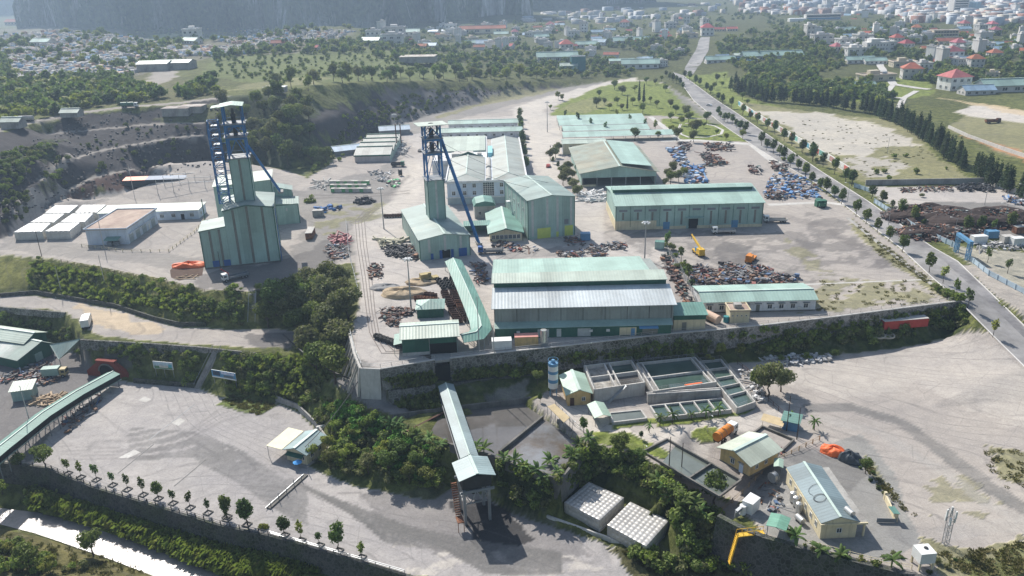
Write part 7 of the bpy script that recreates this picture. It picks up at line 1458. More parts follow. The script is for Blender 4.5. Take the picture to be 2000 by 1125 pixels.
# ------------------------------------------------------------------ houses of the town
def hproto(nm,label,L,W,fl,wm,rm,roof,wins=True):
    root=thing(nm,label,'house',(0,0,-500));h=fl*3.3
    if roof=='flat':
        flatroof(root,L,W,h,wm,rm,.9);part('stair_head',MB().box(L*.3,L*.62,W*.5,W*.9,h+.22,h+2.4),wm,root);part('water_tank',MB().cyl((L*.75,W*.7,h+.8),(L*.92,W*.7,h+.8),.6,n=10),M_INOX,root)
    elif roof=='hip':
        part('wall',MB().box(0,L,0,W,0,h),wm,root);a=W*.45;r=MB();q=[(-.6,-.6,h),(L+.6,-.6,h),(L+.6,W+.6,h),(-.6,W+.6,h)];r1,r2=(a,W/2,h+W*.36),(L-a,W/2,h+W*.36);r.add(q+[r1,r2],[(0,1,5,4),(1,2,5),(2,3,4,5),(3,0,4),(3,2,1,0)]);part('roof',r,rm,root)
    else:gable(root,L,W,h,h+W*.26,wm,rm,roof,.5)
    if wins:
        for f in range(fl):win(root,'f',L,W,[L*(k+.5)/max(2,int(L/3))for k in range(max(2,int(L/3)))],1+f*3.3,1.4,1.5)
        for f in range(fl):win(root,'l',L,W,[W*.3,W*.7],1+f*3.3,1.2,1.4);win(root,'r',L,W,[W*.3,W*.7],1+f*3.3,1.2,1.4)
    return Proto(root)
M_TILEP=mat('maroon tile',(.40,.12,.14),.8,.15,.4,stripe=(0,.5,.04),randobj=.2)
H1=hproto('house','white two storey house with flat roof',9,11,2,M_TOWN,M_FLAT,'flat');H2=hproto('house','white house with red tiled roof',10,9,2,M_TOWN,M_TILE,'hip');H3=hproto('house','cream house with flat grey roof',10,10,1,M_TOWNC,M_FLAT,'flat');H4=hproto('house','low shed house with green sheet roof',16,9,1,M_TOWN,M_ROOFM,'x');H5=hproto('house','tall narrow three storey house',6,12,3,M_TOWN,M_FLAT,'flat');H6=hproto('house','low house with red roof',12,8,1,M_TOWNC,M_TILE,'x');H7=hproto('house','low house with blue sheet roof',14,10,1,M_TOWN,M_TILEB,'x');H8=hproto('house','white house with maroon roof',9,10,2,M_TOWN,M_TILEP,'hip')
F1=hproto('house','small pale far house with flat roof',9,10,2,M_TOWN,M_FLAT,'flat',False);F2=hproto('house','small far house with red roof',11,8,1,M_TOWN,M_TILE,'x',False);F3=hproto('house','small far house with blue grey roof',13,10,1,M_TOWN,M_TILEB,'x',False);F4=hproto('house','tall pale far house',6,11,4,M_TOWN,M_FLAT,'flat',False)
HL={'1':(H1,'white two storey flat roofed house','white flat roofed houses'),'2':(H2,'white house with red hip roof','red roofed houses'),'3':(H3,'cream flat roofed house','cream flat roofed houses'),'4':(H4,'long house with green sheet roof','green roofed houses'),'5':(H5,'tall narrow three storey house','tall narrow houses'),'6':(H6,'low house with red roof','low red roofed houses'),'7':(H7,'low house with blue roof','blue roofed houses'),'8':(H8,'white house with maroon roof','maroon roofed houses')}
def putH(k,px,py,s=1.0,rz=None,sx=None):
    pr,lab,grp=HL[k];p=P(px,py);pr.at((p.x,p.y,p.z-.3),RR.uniform(-.5,.3)if rz is None else rz,(s*(sx or 1),s,s),lab,grp)
for r_ in('2 1762 155 1.25 -.25 1.1','1 1795 142 1.1 -.1','3 1745 132 1.3 -.1 1.5','3 1690 160 1.3 .15 1.9','5 1575 75 1.3 -.1','1 1590 85 1.2 0 1.8','4 1640 65 1.2 .1 1.4','1 1640 92 1.1 .1 1.6','1 1675 85 1.2 .1 1.5','1 1710 100 1.2 .1 1.8','2 1745 88 1.1 .1','2 1765 100 1.1 .2','6 1800 102 1.1','8 1630 105 1.0','1 1655 112 1.2 0 1.6','4 1655 125 1.1 0 1.4','4 1690 126 1 0 1.2','8 1850 120 1.3 .1 1.3','8 1865 98 1.1','2 1895 132 1.1','1 1870 130 .9','4 1900 100 1.2','1 1920 100 1.1','2 1935 118 1','4 1980 92 1.3','8 1880 58 1.1','1 1912 62 1.1','8 1940 70 1.0','8 1935 58 1.0','2 1780 65 1','7 1805 72 1.1','1 1780 50 .9','6 1832 88 1.3 0 1.6','4 1660 175 .9 0 1.3','8 1855 178 1.4 .2 1.3','4 1925 182 1.5 .05 1.8','7 1885 187 1.1 0 1.3','3 1925 150 .9',
    '2 1095 103 1.4 .05','4 1125 94 1.3 0 1.2','1 1110 75 1.3','3 1180 60 1.2','2 1210 55 1.3','4 1200 88 1.5 .1 1.8','7 1155 88 1.2','5 1135 65 1.3','1 1060 68 1.2','8 1066 60 1.3','4 1045 78 1.2','1 1025 75 1.1','1 1300 55 1.1 0 1.6','5 1315 50 1.3','5 1335 50 1.4','2 1320 45 1.0','2 1370 70 1.5','5 1372 58 1.4','6 1395 62 1.1','6 1420 62 1.2','3 1325 75 1.4 0 1.7','1 1315 110 1.0','4 1380 125 1.2 0 1.4','4 1455 120 1.5 0 2.2','4 1215 135 1.5 -.1 1.4','4 1050 122 1.6 0 1.5','7 1400 118 .9','1 1290 130 .8',
    '1 870 62 1.3 0 1.3','6 900 66 1.9 0 2.6','1 858 58 1.2 0 1.2','5 940 64 1.2','5 975 58 1.1','1 750 72 1.4 0 1.8','1 745 88 1.4 0 1.7','1 715 78 1.3 0 1.2','4 770 70 1.3 0 1.4','4 705 86 1.2','3 915 82 1.4','7 930 92 1.3','3 850 78 1.3 0 1.5','7 825 95 1.0','6 810 96 1.0','4 910 90 1.1','4 965 72 1.2','1 995 85 1.1','8 1000 72 1','6 530 92 1.1','3 530 88 .9','4 355 86 1.1','1 358 78 1.4 .1 1.2','6 600 98 .8','1 640 80 .8','7 195 62 1.4','1 198 58 1.1','4 60 90 1.2','6 10 50 2.5'):
    q=r_.split();putH(q[0],float(q[1]),float(q[2]),float(q[3])*1.02,float(q[4])if len(q)>4 else None,float(q[5])if len(q)>5 else None)
def rhouses(poly,n,seed,kinds=(F1,F1,F2,F3,F4,F1,F2)):
    labs={F1:('small pale flat roofed house','small far pale houses'),F2:('small red roofed house','small far red roofed houses'),F3:('small blue roofed house','small far blue roofed houses'),F4:('tall pale far house','tall far houses')}
    r=random.Random(seed)
    for x,y,z in pf_(poly,n,seed):k=r.choice(kinds);s=r.uniform(.75,1.15);k.at((x,y,z-.4),r.uniform(-.6,.4),(s*r.uniform(.8,1.5),s,s),*labs[k])
rhouses([(1000,60),(1180,40),(1330,60),(1350,85),(1220,75),(1040,95)],22,1);rhouses([(1780,50),(2000,30),(2000,110),(1900,110)],14,2);rhouses([(1440,18),(1700,12),(1800,30),(2000,15),(2000,30),(1800,48),(1640,42),(1480,40)],60,3);rhouses([(720,60),(1000,55),(1000,105),(800,95)],34,4);rhouses([(1000,70),(1340,60),(1340,110),(1060,120)],22,7);rhouses([(1560,60),(1760,55),(1800,80),(1640,110)],26,6);rhouses([(1780,60),(2000,60),(2000,130),(1820,130)],20,8)
# stuff: the dense far town and the hillside graves
def boxes_stuff(name,label,cat,pts,m,sx,sz,seed):
    r=np.random.RandomState(seed);V_,F_=[],[];c8=np.array([(-1,-1,0),(1,-1,0),(1,1,0),(-1,1,0),(-1,-1,1),(1,-1,1),(1,1,1),(-1,1,1)],float);f6=np.array([(4,5,6,7),(0,1,5,4),(1,2,6,5),(2,3,7,6),(3,0,4,7)])
    for k,p in enumerate(pts):a=r.rand()*3;s=np.array([sx*r.uniform(.5,1.4),sx*r.uniform(.5,1.1),sz*r.uniform(.4,1.5)]);q=c8*s;V_.append(np.stack([q[:,0]*math.cos(a)-q[:,1]*math.sin(a)+p[0],q[:,0]*math.sin(a)+q[:,1]*math.cos(a)+p[1],q[:,2]+p[2]],-1));F_.append(f6+8*k)
    me=nmesh(name,np.concatenate(V_),np.concatenate(F_));me.materials.append(m);o=put(name,me);o['kind']='stuff';o['label']=label;o['category']=cat
def islandmat(name,ramp,rough=.8):
    m=bpy.data.materials.new(name);t=NT(m);b=t.n('BsdfPrincipled',i_Roughness=rough);t.l(b.outputs[0],t.o.inputs[0]);g=t.n('NewGeometry');cr=t.n('ValToRGB');cr.color_ramp.interpolation='CONSTANT';e=cr.color_ramp.elements
    for i,c_ in enumerate(ramp):
        el=e[i]if i<2 else e.new(i/len(ramp));el.position=i/len(ramp);el.color=(*c_,1)
    t.l(g.outputs['Random Per Island'],cr.inputs[0]);n_=t.noise(t.n('TexCoord').outputs['Object'],1.2,4);t.l(t.mix(1,cr.outputs[0],t.mix(t.rng(n_,.3,.7,0,1),(.7,)*3,(1.1,)*3),'MULTIPLY'),b.inputs['Base Color']);return m
M_FT=islandmat('far town mix',[(.56,.55,.54),(.62,.61,.59),(.34,.17,.12),(.46,.48,.50),(.54,.50,.42),(.38,.43,.48),(.58,.58,.57),(.40,.40,.38),(.30,.20,.17),(.48,.47,.45)]);M_TOMB=islandmat('tomb mix',[(.52,.50,.47),(.44,.42,.40),(.60,.58,.54),(.25,.38,.52),(.50,.32,.24),(.38,.37,.35),(.55,.50,.42),(.34,.33,.31)])
boxes_stuff('far_town','dense pale and red roofed far town at the top right','town',pf_([(1430,2),(2000,2),(2000,50),(1880,50),(1700,30),(1560,34),(1450,25)],620,61)+pf_([(1720,12),(2000,8),(2000,45),(1780,45)],260,62)+pf_([(1000,30),(1400,10),(1420,30),(1250,45),(1050,60)],90,63),M_FT,7,8,64)
boxes_stuff('hillside_graves','crowded small grave houses covering the hill at the upper left','graves',pf_([(0,60),(120,58),(300,80),(420,105),(300,118),(250,150),(120,170),(0,150)],1900,71)+pf_([(470,60),(560,55),(700,62),(640,80),(500,90),(420,80)],420,72)+pf_([(300,95),(470,90),(500,105),(400,112)],240,75),M_TOMB,1.7,2.0,73)
boxes_stuff('loose_rock','broken dark rock lying on the quarry benches and the cliff','rock',pf_([(0,300),(160,230),(430,200),(430,320),(262,368),(110,398),(0,440)],620,81)+pf_([(640,290),(700,215),(900,175),(1050,168),(880,212),(700,270)],420,82),islandmat('rock mix',[(.05,.047,.05),(.09,.085,.085),(.13,.12,.115),(.07,.062,.06),(.16,.14,.13),(.06,.055,.06)]),.42,.5,83)
clumps('scrub','sparse shrubs rooted on the quarry ledges and rock cliff','scrub',pf_([(60,345),(200,250),(430,235),(400,300),(240,350),(120,390)],46,84)+pf_([(0,380),(60,370),(50,430),(0,440)],26,85)+pf_([(640,290),(720,200),(900,170),(1050,162),(880,205),(700,262)],150,86),L_BROAD,120,.35,1.2,.8,87,(.5,1.5))
# particular buildings of the middle distance
box_house('teal_block','windowless dark teal clad block near the pond','building',1116,140,None,13,10,13,0,mat('dark teal clad',(.06,.20,.22),.6,.08),M_GREYS,par=.5);r_=box_house('arched_shed','shed with pale rounded roof left of the dark teal block','shed',1094,140,None,16,10,5,0,M_WALLG,M_ROOFGL,'x',rise=2)
r_=thing('school','cream three storey school with rows of openings on the town hill','school',tuple(P(1822,78)),-.1);flatroof(r_,26,12,9.6,M_TOWNC,M_FLAT,.6)
for f in range(3):part('gallery_openings',MB().box(1,25,-.1,-.004,1+f*3.1,2.6+f*3.1),M_VOID,r_);win(r_,'l',26,12,[3,6,9],.9+f*3.1,1,1.4)
for k in range(9):part('column',MB().box(.8+k*3,1.1+k*3,-.35,-.11,0,9.6),M_TOWNC,r_)
r_=thing('school','white and blue three storey school block among the trees','school',tuple(P(1574,44)),-.05);flatroof(r_,52,14,11,M_TOWN,M_FLAT,.6)
for f in range(3):part('blue_band',MB().box(1,51,-.1,-.004,1.2+f*3.4,3+f*3.4),M_BLUEL if f%2 else M_VOID,r_)
part('end_block',MB().box(-24,-.3,2,16,0,6),M_CABW,r_);r_=thing('tower_block','white tall hotel block in the far town centre','building',tuple(P(1860,30)),0);flatroof(r_,24,18,24,M_TOWN,M_FLAT,.8);part('blue_wing',MB().box(24.3,44,2,17,0,19),M_TILEB,r_)
for f in range(6):part('window_band',MB().box(2,22,-.1,-.004,2+f*3.6,3.6+f*3.6),M_GLASS,r_)
r_=thing('apartment_row','white stepped apartment row with dark windows above the forked lane','building',tuple(P(1692,101)),.05);part('wall',MB().box(0,22,0,11,0,8.5),M_TOWN,r_);part('upper_wall',MB().box(4,13,.5,10.5,8.505,11.5),M_TOWN,r_);part('garden_wall',MB().box(-1,24,-5,-4.7,-.5,1.6),M_TOWN,r_)
for f in range(2):win(r_,'f',22,11,[2+3*k for k in range(7)],1.2+f*3.6,1.3,2)
for nm,lb,x,y,L,W,h,rm in(('hill_workshop','open hill workshop with two pale roofs in the trees at upper left',268,140,22,14,5,M_ROOFGL),('hill_workshop','long low white roofed shed beside the hill workshop',300,138,26,14,5,M_ROOF),('concrete_hut','weathered concrete hut beside the upper quarry road',317,228,14,9,4,M_FLAT),('concrete_hut','second low concrete hut nearer the left headframe',350,222,12,8,3.4,M_FLAT),('roadside_hut','small open hut with pale roof at the left road end',2,252,9,6,3.2,M_ROOFGL),('roadside_hut','tiny flat roofed hut under trees by the quarry road',118,230,9,6,2.4,M_ROOFGL),('platform_house','flat grey slab roofed building on the meadow rim',780,124,30,18,5,M_FLAT),('white_hut','low white roofed hut above the wooded slope',515,182,12,6,3,M_CABW),('depot','long pale roofed bus depot by the wooded knoll',1435,118,36,12,4.5,M_ROOFGL),('works_office','ochre office with teal roof beside the pond',1190,132,24,11,6,M_ROOFM)):
    box_house(nm,lb,'building',x,y,None,L,W,h,-.05,M_TOWNC if nm=='works_office' else M_CONC,rm,'x' if rm not in(M_FLAT,M_CABW)else 'flat',rise=1.6)
# ------------------------------------------------------------------ vehicles
def wheels(root,xs,w,r=.5):
    me=MB().cyl((0,-.16,0),(0,.16,0),r,n=14).mesh('wheel');me.materials.append(M_TYRE);hub=MB().cyl((0,-.18,0),(0,.18,0),r*.45,n=10).mesh('hub');hub.materials.append(M_STEEL)
    for x in xs:
        for s in(-1,1):o=put('wheel',me,root,(x,s*w,r));put('hub',hub,o)
def truck(label,px,py,z,rz,kind='flat',cabm=None,bodym=None,Lb=5.6,cat='truck'):
    root=thing('truck',label,cat,tuple(U(px,py,z))if z is not None else tuple(P(px,py)),rz);cabm=cabm or M_CABW;bodym=bodym or M_CONCL
    part('chassis',MB().box(-Lb+.2,2.0,-.45,.45,.5,.8),M_DARK,root)
    c=part('cab',MB().extx([(-1.05,.7),(1.05,.7),(1.05,2.2),(.9,2.65),(-.9,2.65),(-1.05,2.2)],.4,2.1),cabm,root);part('windscreen',MB().box(2.104,2.14,-.9,.9,1.55,2.3),M_GLASS,c);part('bumper',MB().box(2.1,2.25,-1,1,.5,.85),M_GREYS,root)
    for s in(-1,1):part('side_window',MB().box(.9,1.8,s*1.053,s*1.08,1.6,2.25),M_GLASS,c)
    if kind=='tank':
        t_=part('tank',MB().cyl((-Lb,0,1.9),(.1,0,1.9),1.05,n=20),bodym,root);part('hatch',MB().cyl((-Lb/2,0,2.9),(-Lb/2,0,3.15),.35,n=10),bodym,t_)
        for k in(.15,.5,.85):part('tank_band',MB().cyl((-Lb*k-.05,0,1.9),(-Lb*k+.05,0,1.9),1.08,n=20),M_GREYS,t_)
    elif kind=='box':part('box_body',MB().box(-Lb,.2,-1.15,1.15,.9,3.1),bodym,root)
    else:
        h=1.0 if kind=='dump' else.5;part('cargo_bed',MB().box(-Lb,.2,-1.15,1.15,.85,1.0).box(-Lb,.2,-1.15,-1.07,1.001,1+h).box(-Lb,.2,1.07,1.15,1.001,1+h).box(-Lb,-Lb+.08,-1.07,1.07,1.001,1+h).box(.12,.2,-1.07,1.07,1.001,1.3+h),bodym,root)
        if kind=='crane':part('crane_arm',MB().bar((.1,0,1),(.1,0,2.6),.4).bar((.1,0,2.6),(2.2,.6,4.6),.28),M_RED,root)
        if kind=='load':part('load',MB().box(-Lb+.3,-.1,-.9,.9,1.01,1.5),M_DARK,root)
    wheels(root,[1.2,-Lb+1,-Lb+2.1],.95);return root
truck('white crane truck with red boom parked in front of the tall left hall',448,548,0,hd((490,538),(440,550),0),'crane',None,M_GREYS,6.2);truck('white flatbed truck in the shadow in front of the long mint store',1402,456,0,math.pi,'flat',None,None,6.2);truck('white flatbed truck parked at the right end of the long mint store',1503,434,0,math.pi-.1,'flat',None,None,6.2)
truck('orange tanker truck with white cab by the oval lawn',1423,850,-8,hd((1395,868),(1430,842),-8),'tank',None,M_ORNG,5.2,'tanker truck');truck('blue cab truck with dark load beside the big workshop',946,495,0,math.pi+.05,'load',M_BLUED,M_GREYS,6.6);truck('white and green tanker truck on the upper quarry road',262,210,None,.05,'tank',None,M_CABG,6.5,'tanker truck');truck('pale tanker truck at the left end of the quarry road',40,238,None,math.pi,'tank',None,M_CONCL,6.5,'tanker truck')
truck('red brown dump truck on the construction ground at far right',1945,240,None,0,'dump',M_RUSTD,M_RUST,6);truck('white box truck seen from behind on the dirt track',172,632,-8,1.9,'box',None,M_CABW,5,'van');truck('dark dump truck beside the stepped shed road',782,325,0,0,'dump',M_CABG,M_DARK,4.5);truck('dark green truck near the long mint store corner',1600,402,0,1.5,'dump',M_CABG,M_CABG,4)
truck('light green truck under the long left conveyor sheds',118,735,-17,.1,'box',mat('ochre cab',(.42,.33,.16),.6),M_WALLG,4.5)
for k,(px,py)in enumerate(((1450,118),(1462,124),(1470,121))):r_=thing('bus','blue and white bus parked by the bus depot','bus',tuple(P(px,py)),-.3+k*.05,'buses by the depot');part('body',MB().box(-5,5,-1.25,1.25,.5,3.1),M_BLUEL if k<2 else M_CABW,r_);part('window_band',MB().box(-4.8,4.9,-1.28,-1.253,1.7,2.6),M_GLASS,r_);wheels(r_,[-3.2,3.2],1.1);PENDING.append(r_)
def car(label,px,py,z,rz,m):
    r_=thing('car',label,'car',tuple(U(px,py,z))if z is not None else tuple(P(px,py)),rz);b_=part('body',MB().extr([(-2.1,.35),(2.1,.35),(2.15,.8),(1.1,.95),(.5,1.45),(-1.2,1.45),(-1.9,.95),(-2.15,.8)],-.85,.85),m,r_);part('window_band',MB().extr([(.95,.97),(.45,1.4),(-1.15,1.4),(-1.7,.97)],-.87,.87),M_GLASS,b_);wheels(r_,[-1.3,1.3],.8,.33)
car('dark red car on the paved forecourt',1071,326,0,1.4,M_RED);car('dark car on the paved forecourt beside the clipped trees',1030,272,0,1.5,M_DARK);car('small dark vehicle near the stepped shed road',822,296,0,1.2,M_DARK);car('white car on the main road by the junction',1385,207,0,2.2,M_CABW)
def digger(label,px,py,rz,m,boom=True,nm='crane_truck',cat='mobile crane'):
    r_=thing(nm,label,cat,tuple(U(px,py,0)),rz);part('carrier',MB().box(-3,3,-1.1,1.1,.6,1.2),m,r_);part('turntable_house',MB().box(-2.8,-.4,-1,1,1.203,2.6),m,r_);c=part('cab',MB().box(-.3,.9,.1,1,1.203,2.5),M_BLUEL if boom else m,r_);part('cab_window',MB().box(.904,.93,.2,.9,1.7,2.3),M_GLASS,c);wheels(r_,[-2.1,0,2.1],1.0,.5)
    if boom:part('boom',MB().bar((-2,0,2.4),(5.2,0,4.6),.55).bar((5,0,4.6),(6.4,0,5.1),.35),m,r_);part('hook',MB().bar((6.3,0,5),(6.3,0,3.4),.12),M_DARK,r_)
digger('yellow mobile crane with raised boom in the machinery yard',1364,497,1.75,M_YPNT);digger('small orange loader alone in the machinery yard',1466,510,1.0,M_ORNG,False,'wheel_loader','loader');digger('yellow rollers loader beside the sand heaps',838,548,.4,mat('dusty yellow',(.40,.32,.14),.7,.2),False,'wheel_loader','loader')
def container(label,px,py,z,rz,m,L=6,cat='container',top=None):
    r_=thing('container',label,cat,tuple(U(px,py,z)),rz);part('box',MB().box(-L/2,L/2,-1.2,1.2,.1,2.5),m,r_);part('roof',MB().box(-L/2-.05,L/2+.05,-1.25,1.25,2.503,2.6),top or M_CONCL,r_);part('door',MB().box(L/2,L/2+.06,-1.1,1.1,.2,2.4),m,r_)
container('rusty red container right of the winder building',607,462,0,-1.5,M_RUST,8);container('white container below the covered walkway end',980,680,0,.05,M_CABW,5,top=M_CABW);container('ochre walled plant room with pink roof in front of the big workshop',1028,672,0,.03,M_YELL,6,'plant room',mat('pink roof',(.60,.28,.24),.8,.1));container('small grey cabin on the left yard',622,422,0,0,M_CONC,4,'cabin');container('small green kiosk beside the yard fence',1288,485,0,-.3,M_WALLG,3,'kiosk',M_ROOFT);container('green kiosk on wheels by the storage yard corner',1602,403,0,.1,M_CABG,4,'kiosk',M_CABG)
container('white box container in the blue gantry yard',1910,474,0,.1,M_CABW,5,top=M_CABW);container('blue hut in the gantry yard',1935,464,0,.1,M_BLUEL,4,'hut',M_BLUEL);container('grey box by the right edge of the gantry yard',1965,474,0,.1,M_CONCL,3.5);container('maroon box at the right edge of the gantry yard',1990,455,0,.1,M_RUST,4);container('long white box at the right edge behind the gantry',1985,478,0,.1,M_CABW,4,top=M_CABW)
container('long dark red containers row under the pale masonry wall',1764,638,-4.6,.12,M_RED,13);container('blue sheet kiosk between the tall clad block and the workshop',1143,468,0,0,M_BLUEL,3.4,'kiosk',M_BLUEL)
r_=thing('steel_tank','tan tank lying beside the pump house','water tank',tuple(U(1391,628)),-1.0);part('drum',MB().cyl((-2.6,0,1.5),(2.2,0,1.2),1.2,1.25,18),mat('peach tank paint',(.62,.44,.33),.6,.1),r_);part('cradle',MB().box(-1.6,-1.2,-1,1,0,.6).box(1.2,1.6,-1,1,0,.6),M_CONC,r_)
r_=thing('steel_tank','upright steel tank with pipes in front of the big workshop','water tank',tuple(U(1062,676)),0);part('drum',MB().cyl((0,0,1.2),(0,0,4.6),.8,n=16),M_INOX,r_);part('stand',MB().box(-.7,.7,-.7,.7,0,1.2),M_GREYS,r_);part('pipe',MB().bar((.9,0,0),(.9,0,4),.2),M_STEEL,r_)
r_=thing('cable_drum','large black cable drum beside the pale dirt road','drum',tuple(U(782,343)),.3);part('core',MB().cyl((-.6,0,1.6),(.6,0,1.6),1.3,n=18),M_DARK,r_);part('flange',MB().cyl((-.75,0,1.6),(-.6,0,1.6),1.6,n=20),M_DARK,r_);part('flange',MB().cyl((.6,0,1.6),(.75,0,1.6),1.6,n=20),M_DARK,r_)
for k,px in enumerate((1712,1730)):
    r_=thing('spare_sheave','old spoked winding wheel lying on the grass under the pale wall','wheel',tuple(P(px,661)),0,'old winding wheels');s_=MB()
    for i in range(18):
        a0,a1=i*math.pi/9,(i+1)*math.pi/9;s_.bar((2.1*math.cos(a0),2.1*math.sin(a0),1),(2.1*math.cos(a1),2.1*math.sin(a1),1),.35)
        if i%3==0:s_.bar((0,0,1),(2*math.cos(a0),2*math.sin(a0),1),.2)
    part('rim',s_,mat('old timber grey',(.35,.33,.27),.9),r_);PENDING.append(r_)
# mine carts, individually
def cartp(m,nm,lab):r_=thing('mine_cart',lab,'mine cart',(0,0,-500));part('tub',MB().box(-1.1,1.1,-.6,.6,.35,.45).box(-1.1,1.1,-.6,-.5,.451,1.25).box(-1.1,1.1,.5,.6,.451,1.25).box(-1.1,-1,-.5,.5,.451,1.25).box(1,1.1,-.5,.5,.451,1.25),m,r_);[part('wheel',MB().cyl((x,y-.06,.25),(x,y+.06,.25),.24,n=10),M_TYRE,r_)for x in(-.6,.6)for y in(-.45,.45)];return Proto(r_)
CB,CR,CG=cartp(M_DARK,'b','black mine cart'),cartp(M_RUST,'r','rusty mine cart'),cartp(M_RUSTD,'d','dark rusty mine cart')
def carts(pr,lab,grp,a,b_,n,rows,rz,gap=1.5,z=0,d=None):
    A,B_=U(*a,z),U(*b_,z);s=(B_-A);nr=Vector((s.y,-s.x,0)).normalized()
    for i in range(n):
        for j in range(rows):p=A+s*((i+.5)/n)+nr*(j-(rows-1)/2)*(d or 2.4);pr.at((p.x+RR.uniform(-.15,.15),p.y+RR.uniform(-.15,.15),z),rz+RR.uniform(-.08,.08),1,lab,grp)
carts(CB,'black mine cart in the loose rows left of the covered walkway','loose black mine carts',(868,548),(882,566),4,3,1.4,d=2.0);carts(CG,'dark mine cart in the dense block beside the covered walkway','dense block of mine carts',(884,572),(898,600),8,3,0,d=2.5);carts(CR,'orange rusty mine cart beside the covered walkway','orange rusty mine carts',(902,592),(909,606),4,2,0,d=2.5);carts(CG,'dark mine cart in the lower block near the walkway bend','lower block of mine carts',(898,606),(915,630),6,3,.1,d=2.5)
carts(CB,'mine cart in the curved train along the rail at the yard corner','train of carts at the yard corner',(735,660),(782,678),7,1,-.35);carts(CG,'mine cart in the line by the mast at the rail bend','line of carts by the mast',(752,425),(800,423),9,1,0);carts(CR,'yellow rusty cart behind the hip roofed shed','carts behind the hip shed',(812,586),(850,590),6,1,.1);carts(CG,'dark cart behind the hip roofed shed','dark carts behind the hip shed',(832,578),(850,582),3,1,.1)
# heaps and scrap
def junk(name,label,cat,pts,m,size,seed,hgt=1.0,long=.5,zoff=.0):
    "many separate scraps lying in a heap over the given spots"
    b_=MB();r=random.Random(seed)
    for(x,y,z)in pts:
        zz=z+zoff+r.random()*hgt;s=size*r.uniform(.4,1.3)
        if r.random()<long:d=Vector((r.uniform(-1,1),r.uniform(-1,1),r.uniform(-.35,.35)))*s*1.6;b_.bar(Vector((x,y,zz))-d,Vector((x,y,zz))+d,s*r.uniform(.12,.35))
        else:d=Vector((r.uniform(-1,1),r.uniform(-1,1),r.uniform(-.3,.3))).normalized()*s*.5;b_.bar(Vector((x,y,zz+.1))-d,Vector((x,y,zz+.1))+d,s*r.uniform(.5,1),s*r.uniform(.15,.7))
    o=part(name,b_,m,None);o['kind']='stuff';o['label']=label;o['category']=cat
def jp(poly,n,seed):return pf_(poly,n,seed)
J_SCR=islandmat('scrap mix',[(.20,.085,.05),(.11,.055,.04),(.28,.14,.08),(.08,.05,.045),(.16,.08,.06),(.35,.33,.31),(.12,.10,.09),(.06,.05,.05),(.10,.14,.13)]);J_MACH=islandmat('machine mix',[(.09,.08,.08),(.20,.11,.07),(.14,.15,.16),(.09,.15,.26),(.07,.06,.06),(.26,.14,.08),(.20,.21,.22),(.12,.09,.08),(.28,.10,.08),(.10,.09,.08),(.17,.12,.10),(.38,.38,.38)]);J_BLUE=islandmat('tarp mix',[(.12,.27,.52),(.09,.20,.42),(.48,.51,.55),(.16,.32,.55),(.26,.12,.09),(.34,.42,.52),(.12,.10,.09),(.20,.17,.15)]);J_BLK=islandmat('tyre mix',[(.03,.03,.032),(.05,.05,.055),(.02,.02,.022),(.10,.10,.11)]);J_GRN=islandmat('crate mix',[(.16,.55,.22),(.60,.58,.54),(.10,.42,.18),(.55,.50,.42),(.65,.65,.62),(.12,.10,.09)]);J_RUB=islandmat('rubble mix',[(.55,.54,.53),(.40,.39,.38),(.62,.62,.62),(.30,.29,.28)])
def heap(label,px,py,sx,sy,sz,m,seed,z=0):return lump('heap',label,'heap',px,py,z,sx,sy,sz,m,seed,0,n=2,kind=None)
heap('pale sand heap in the front yard by the light mast',788,575,7.5,4.2,1.6,M_SANDP,3);heap('smaller sand heap behind the front yard mast',822,552,5,3,1.0,M_SANDP,8);heap('grey gravel heap left of the sand',752,562,4.5,3,.9,M_GRAV,5)
for lb,x,y,sx,sy,sz,sd in(('tallest brown scrap mound in the scrapyard',1795,425,13,10,4,11),('middle scrap mound in the scrapyard',1850,435,16,12,4.2,12),('right scrap mound running to the photo edge',1950,432,18,10,3.6,13),('front scrap mound above the blue fence',1835,458,14,7,2.6,14)):heap(lb,x,y,sx,sy,sz,mat('scrap dust',(.055,.038,.033),.95,.4,.8),sd)
def mound(px,py,sx,sy,sz,n,seed,z0=0):
    r=random.Random(seed);c=U(px,py,z0);out=[]
    for k in range(n):a=r.random()*6.28;q=r.random()**.5;out.append((c.x+math.cos(a)*q*sx,c.y+math.sin(a)*q*sy,z0+max(0,sz*(1-q**1.6))-.3))
    return out
junk('scrap_metal','rusty scrap metal heaped over the scrapyard mounds','scrap',mound(1795,425,14,11,4.2,700,1)+mound(1850,435,17,13,4.4,900,2)+mound(1950,432,20,11,3.8,800,3)+mound(1835,458,16,9,2.8,600,4),J_SCR,1.0,5,.8)
junk('scrap_row','low scrap and tyres along the scrapyard back wall','scrap',jp([(1760,368),(1860,366),(1860,374),(1760,376)],170,6),J_SCR,.9,7,.8);junk('tyre_heap','black tyres and plates along the scrapyard back wall','tyres',jp([(1865,364),(1930,362),(1945,376),(1870,374)],260,8),J_BLK,1.0,9,1.2,.2);junk('sheet_scrap','blue and white sheets at the far corner of the scrapyard','scrap',jp([(1960,384),(2000,392),(2000,402),(1975,398)],60,10),J_BLUE,1.6,11,.8)
junk('machinery_scrap','mixed old mining machinery packed behind the white quarters building','machinery',jp([(1408,515),(1450,520),(1465,552),(1405,555)],230,12)+jp([(1345,522),(1395,528),(1400,556),(1372,556),(1350,545)],190,13)+jp([(1468,522),(1505,530),(1550,550),(1480,555)],190,14)+jp([(1375,545),(1560,543),(1560,557),(1370,560)],150,15),J_MACH,1.25,16,1.2)
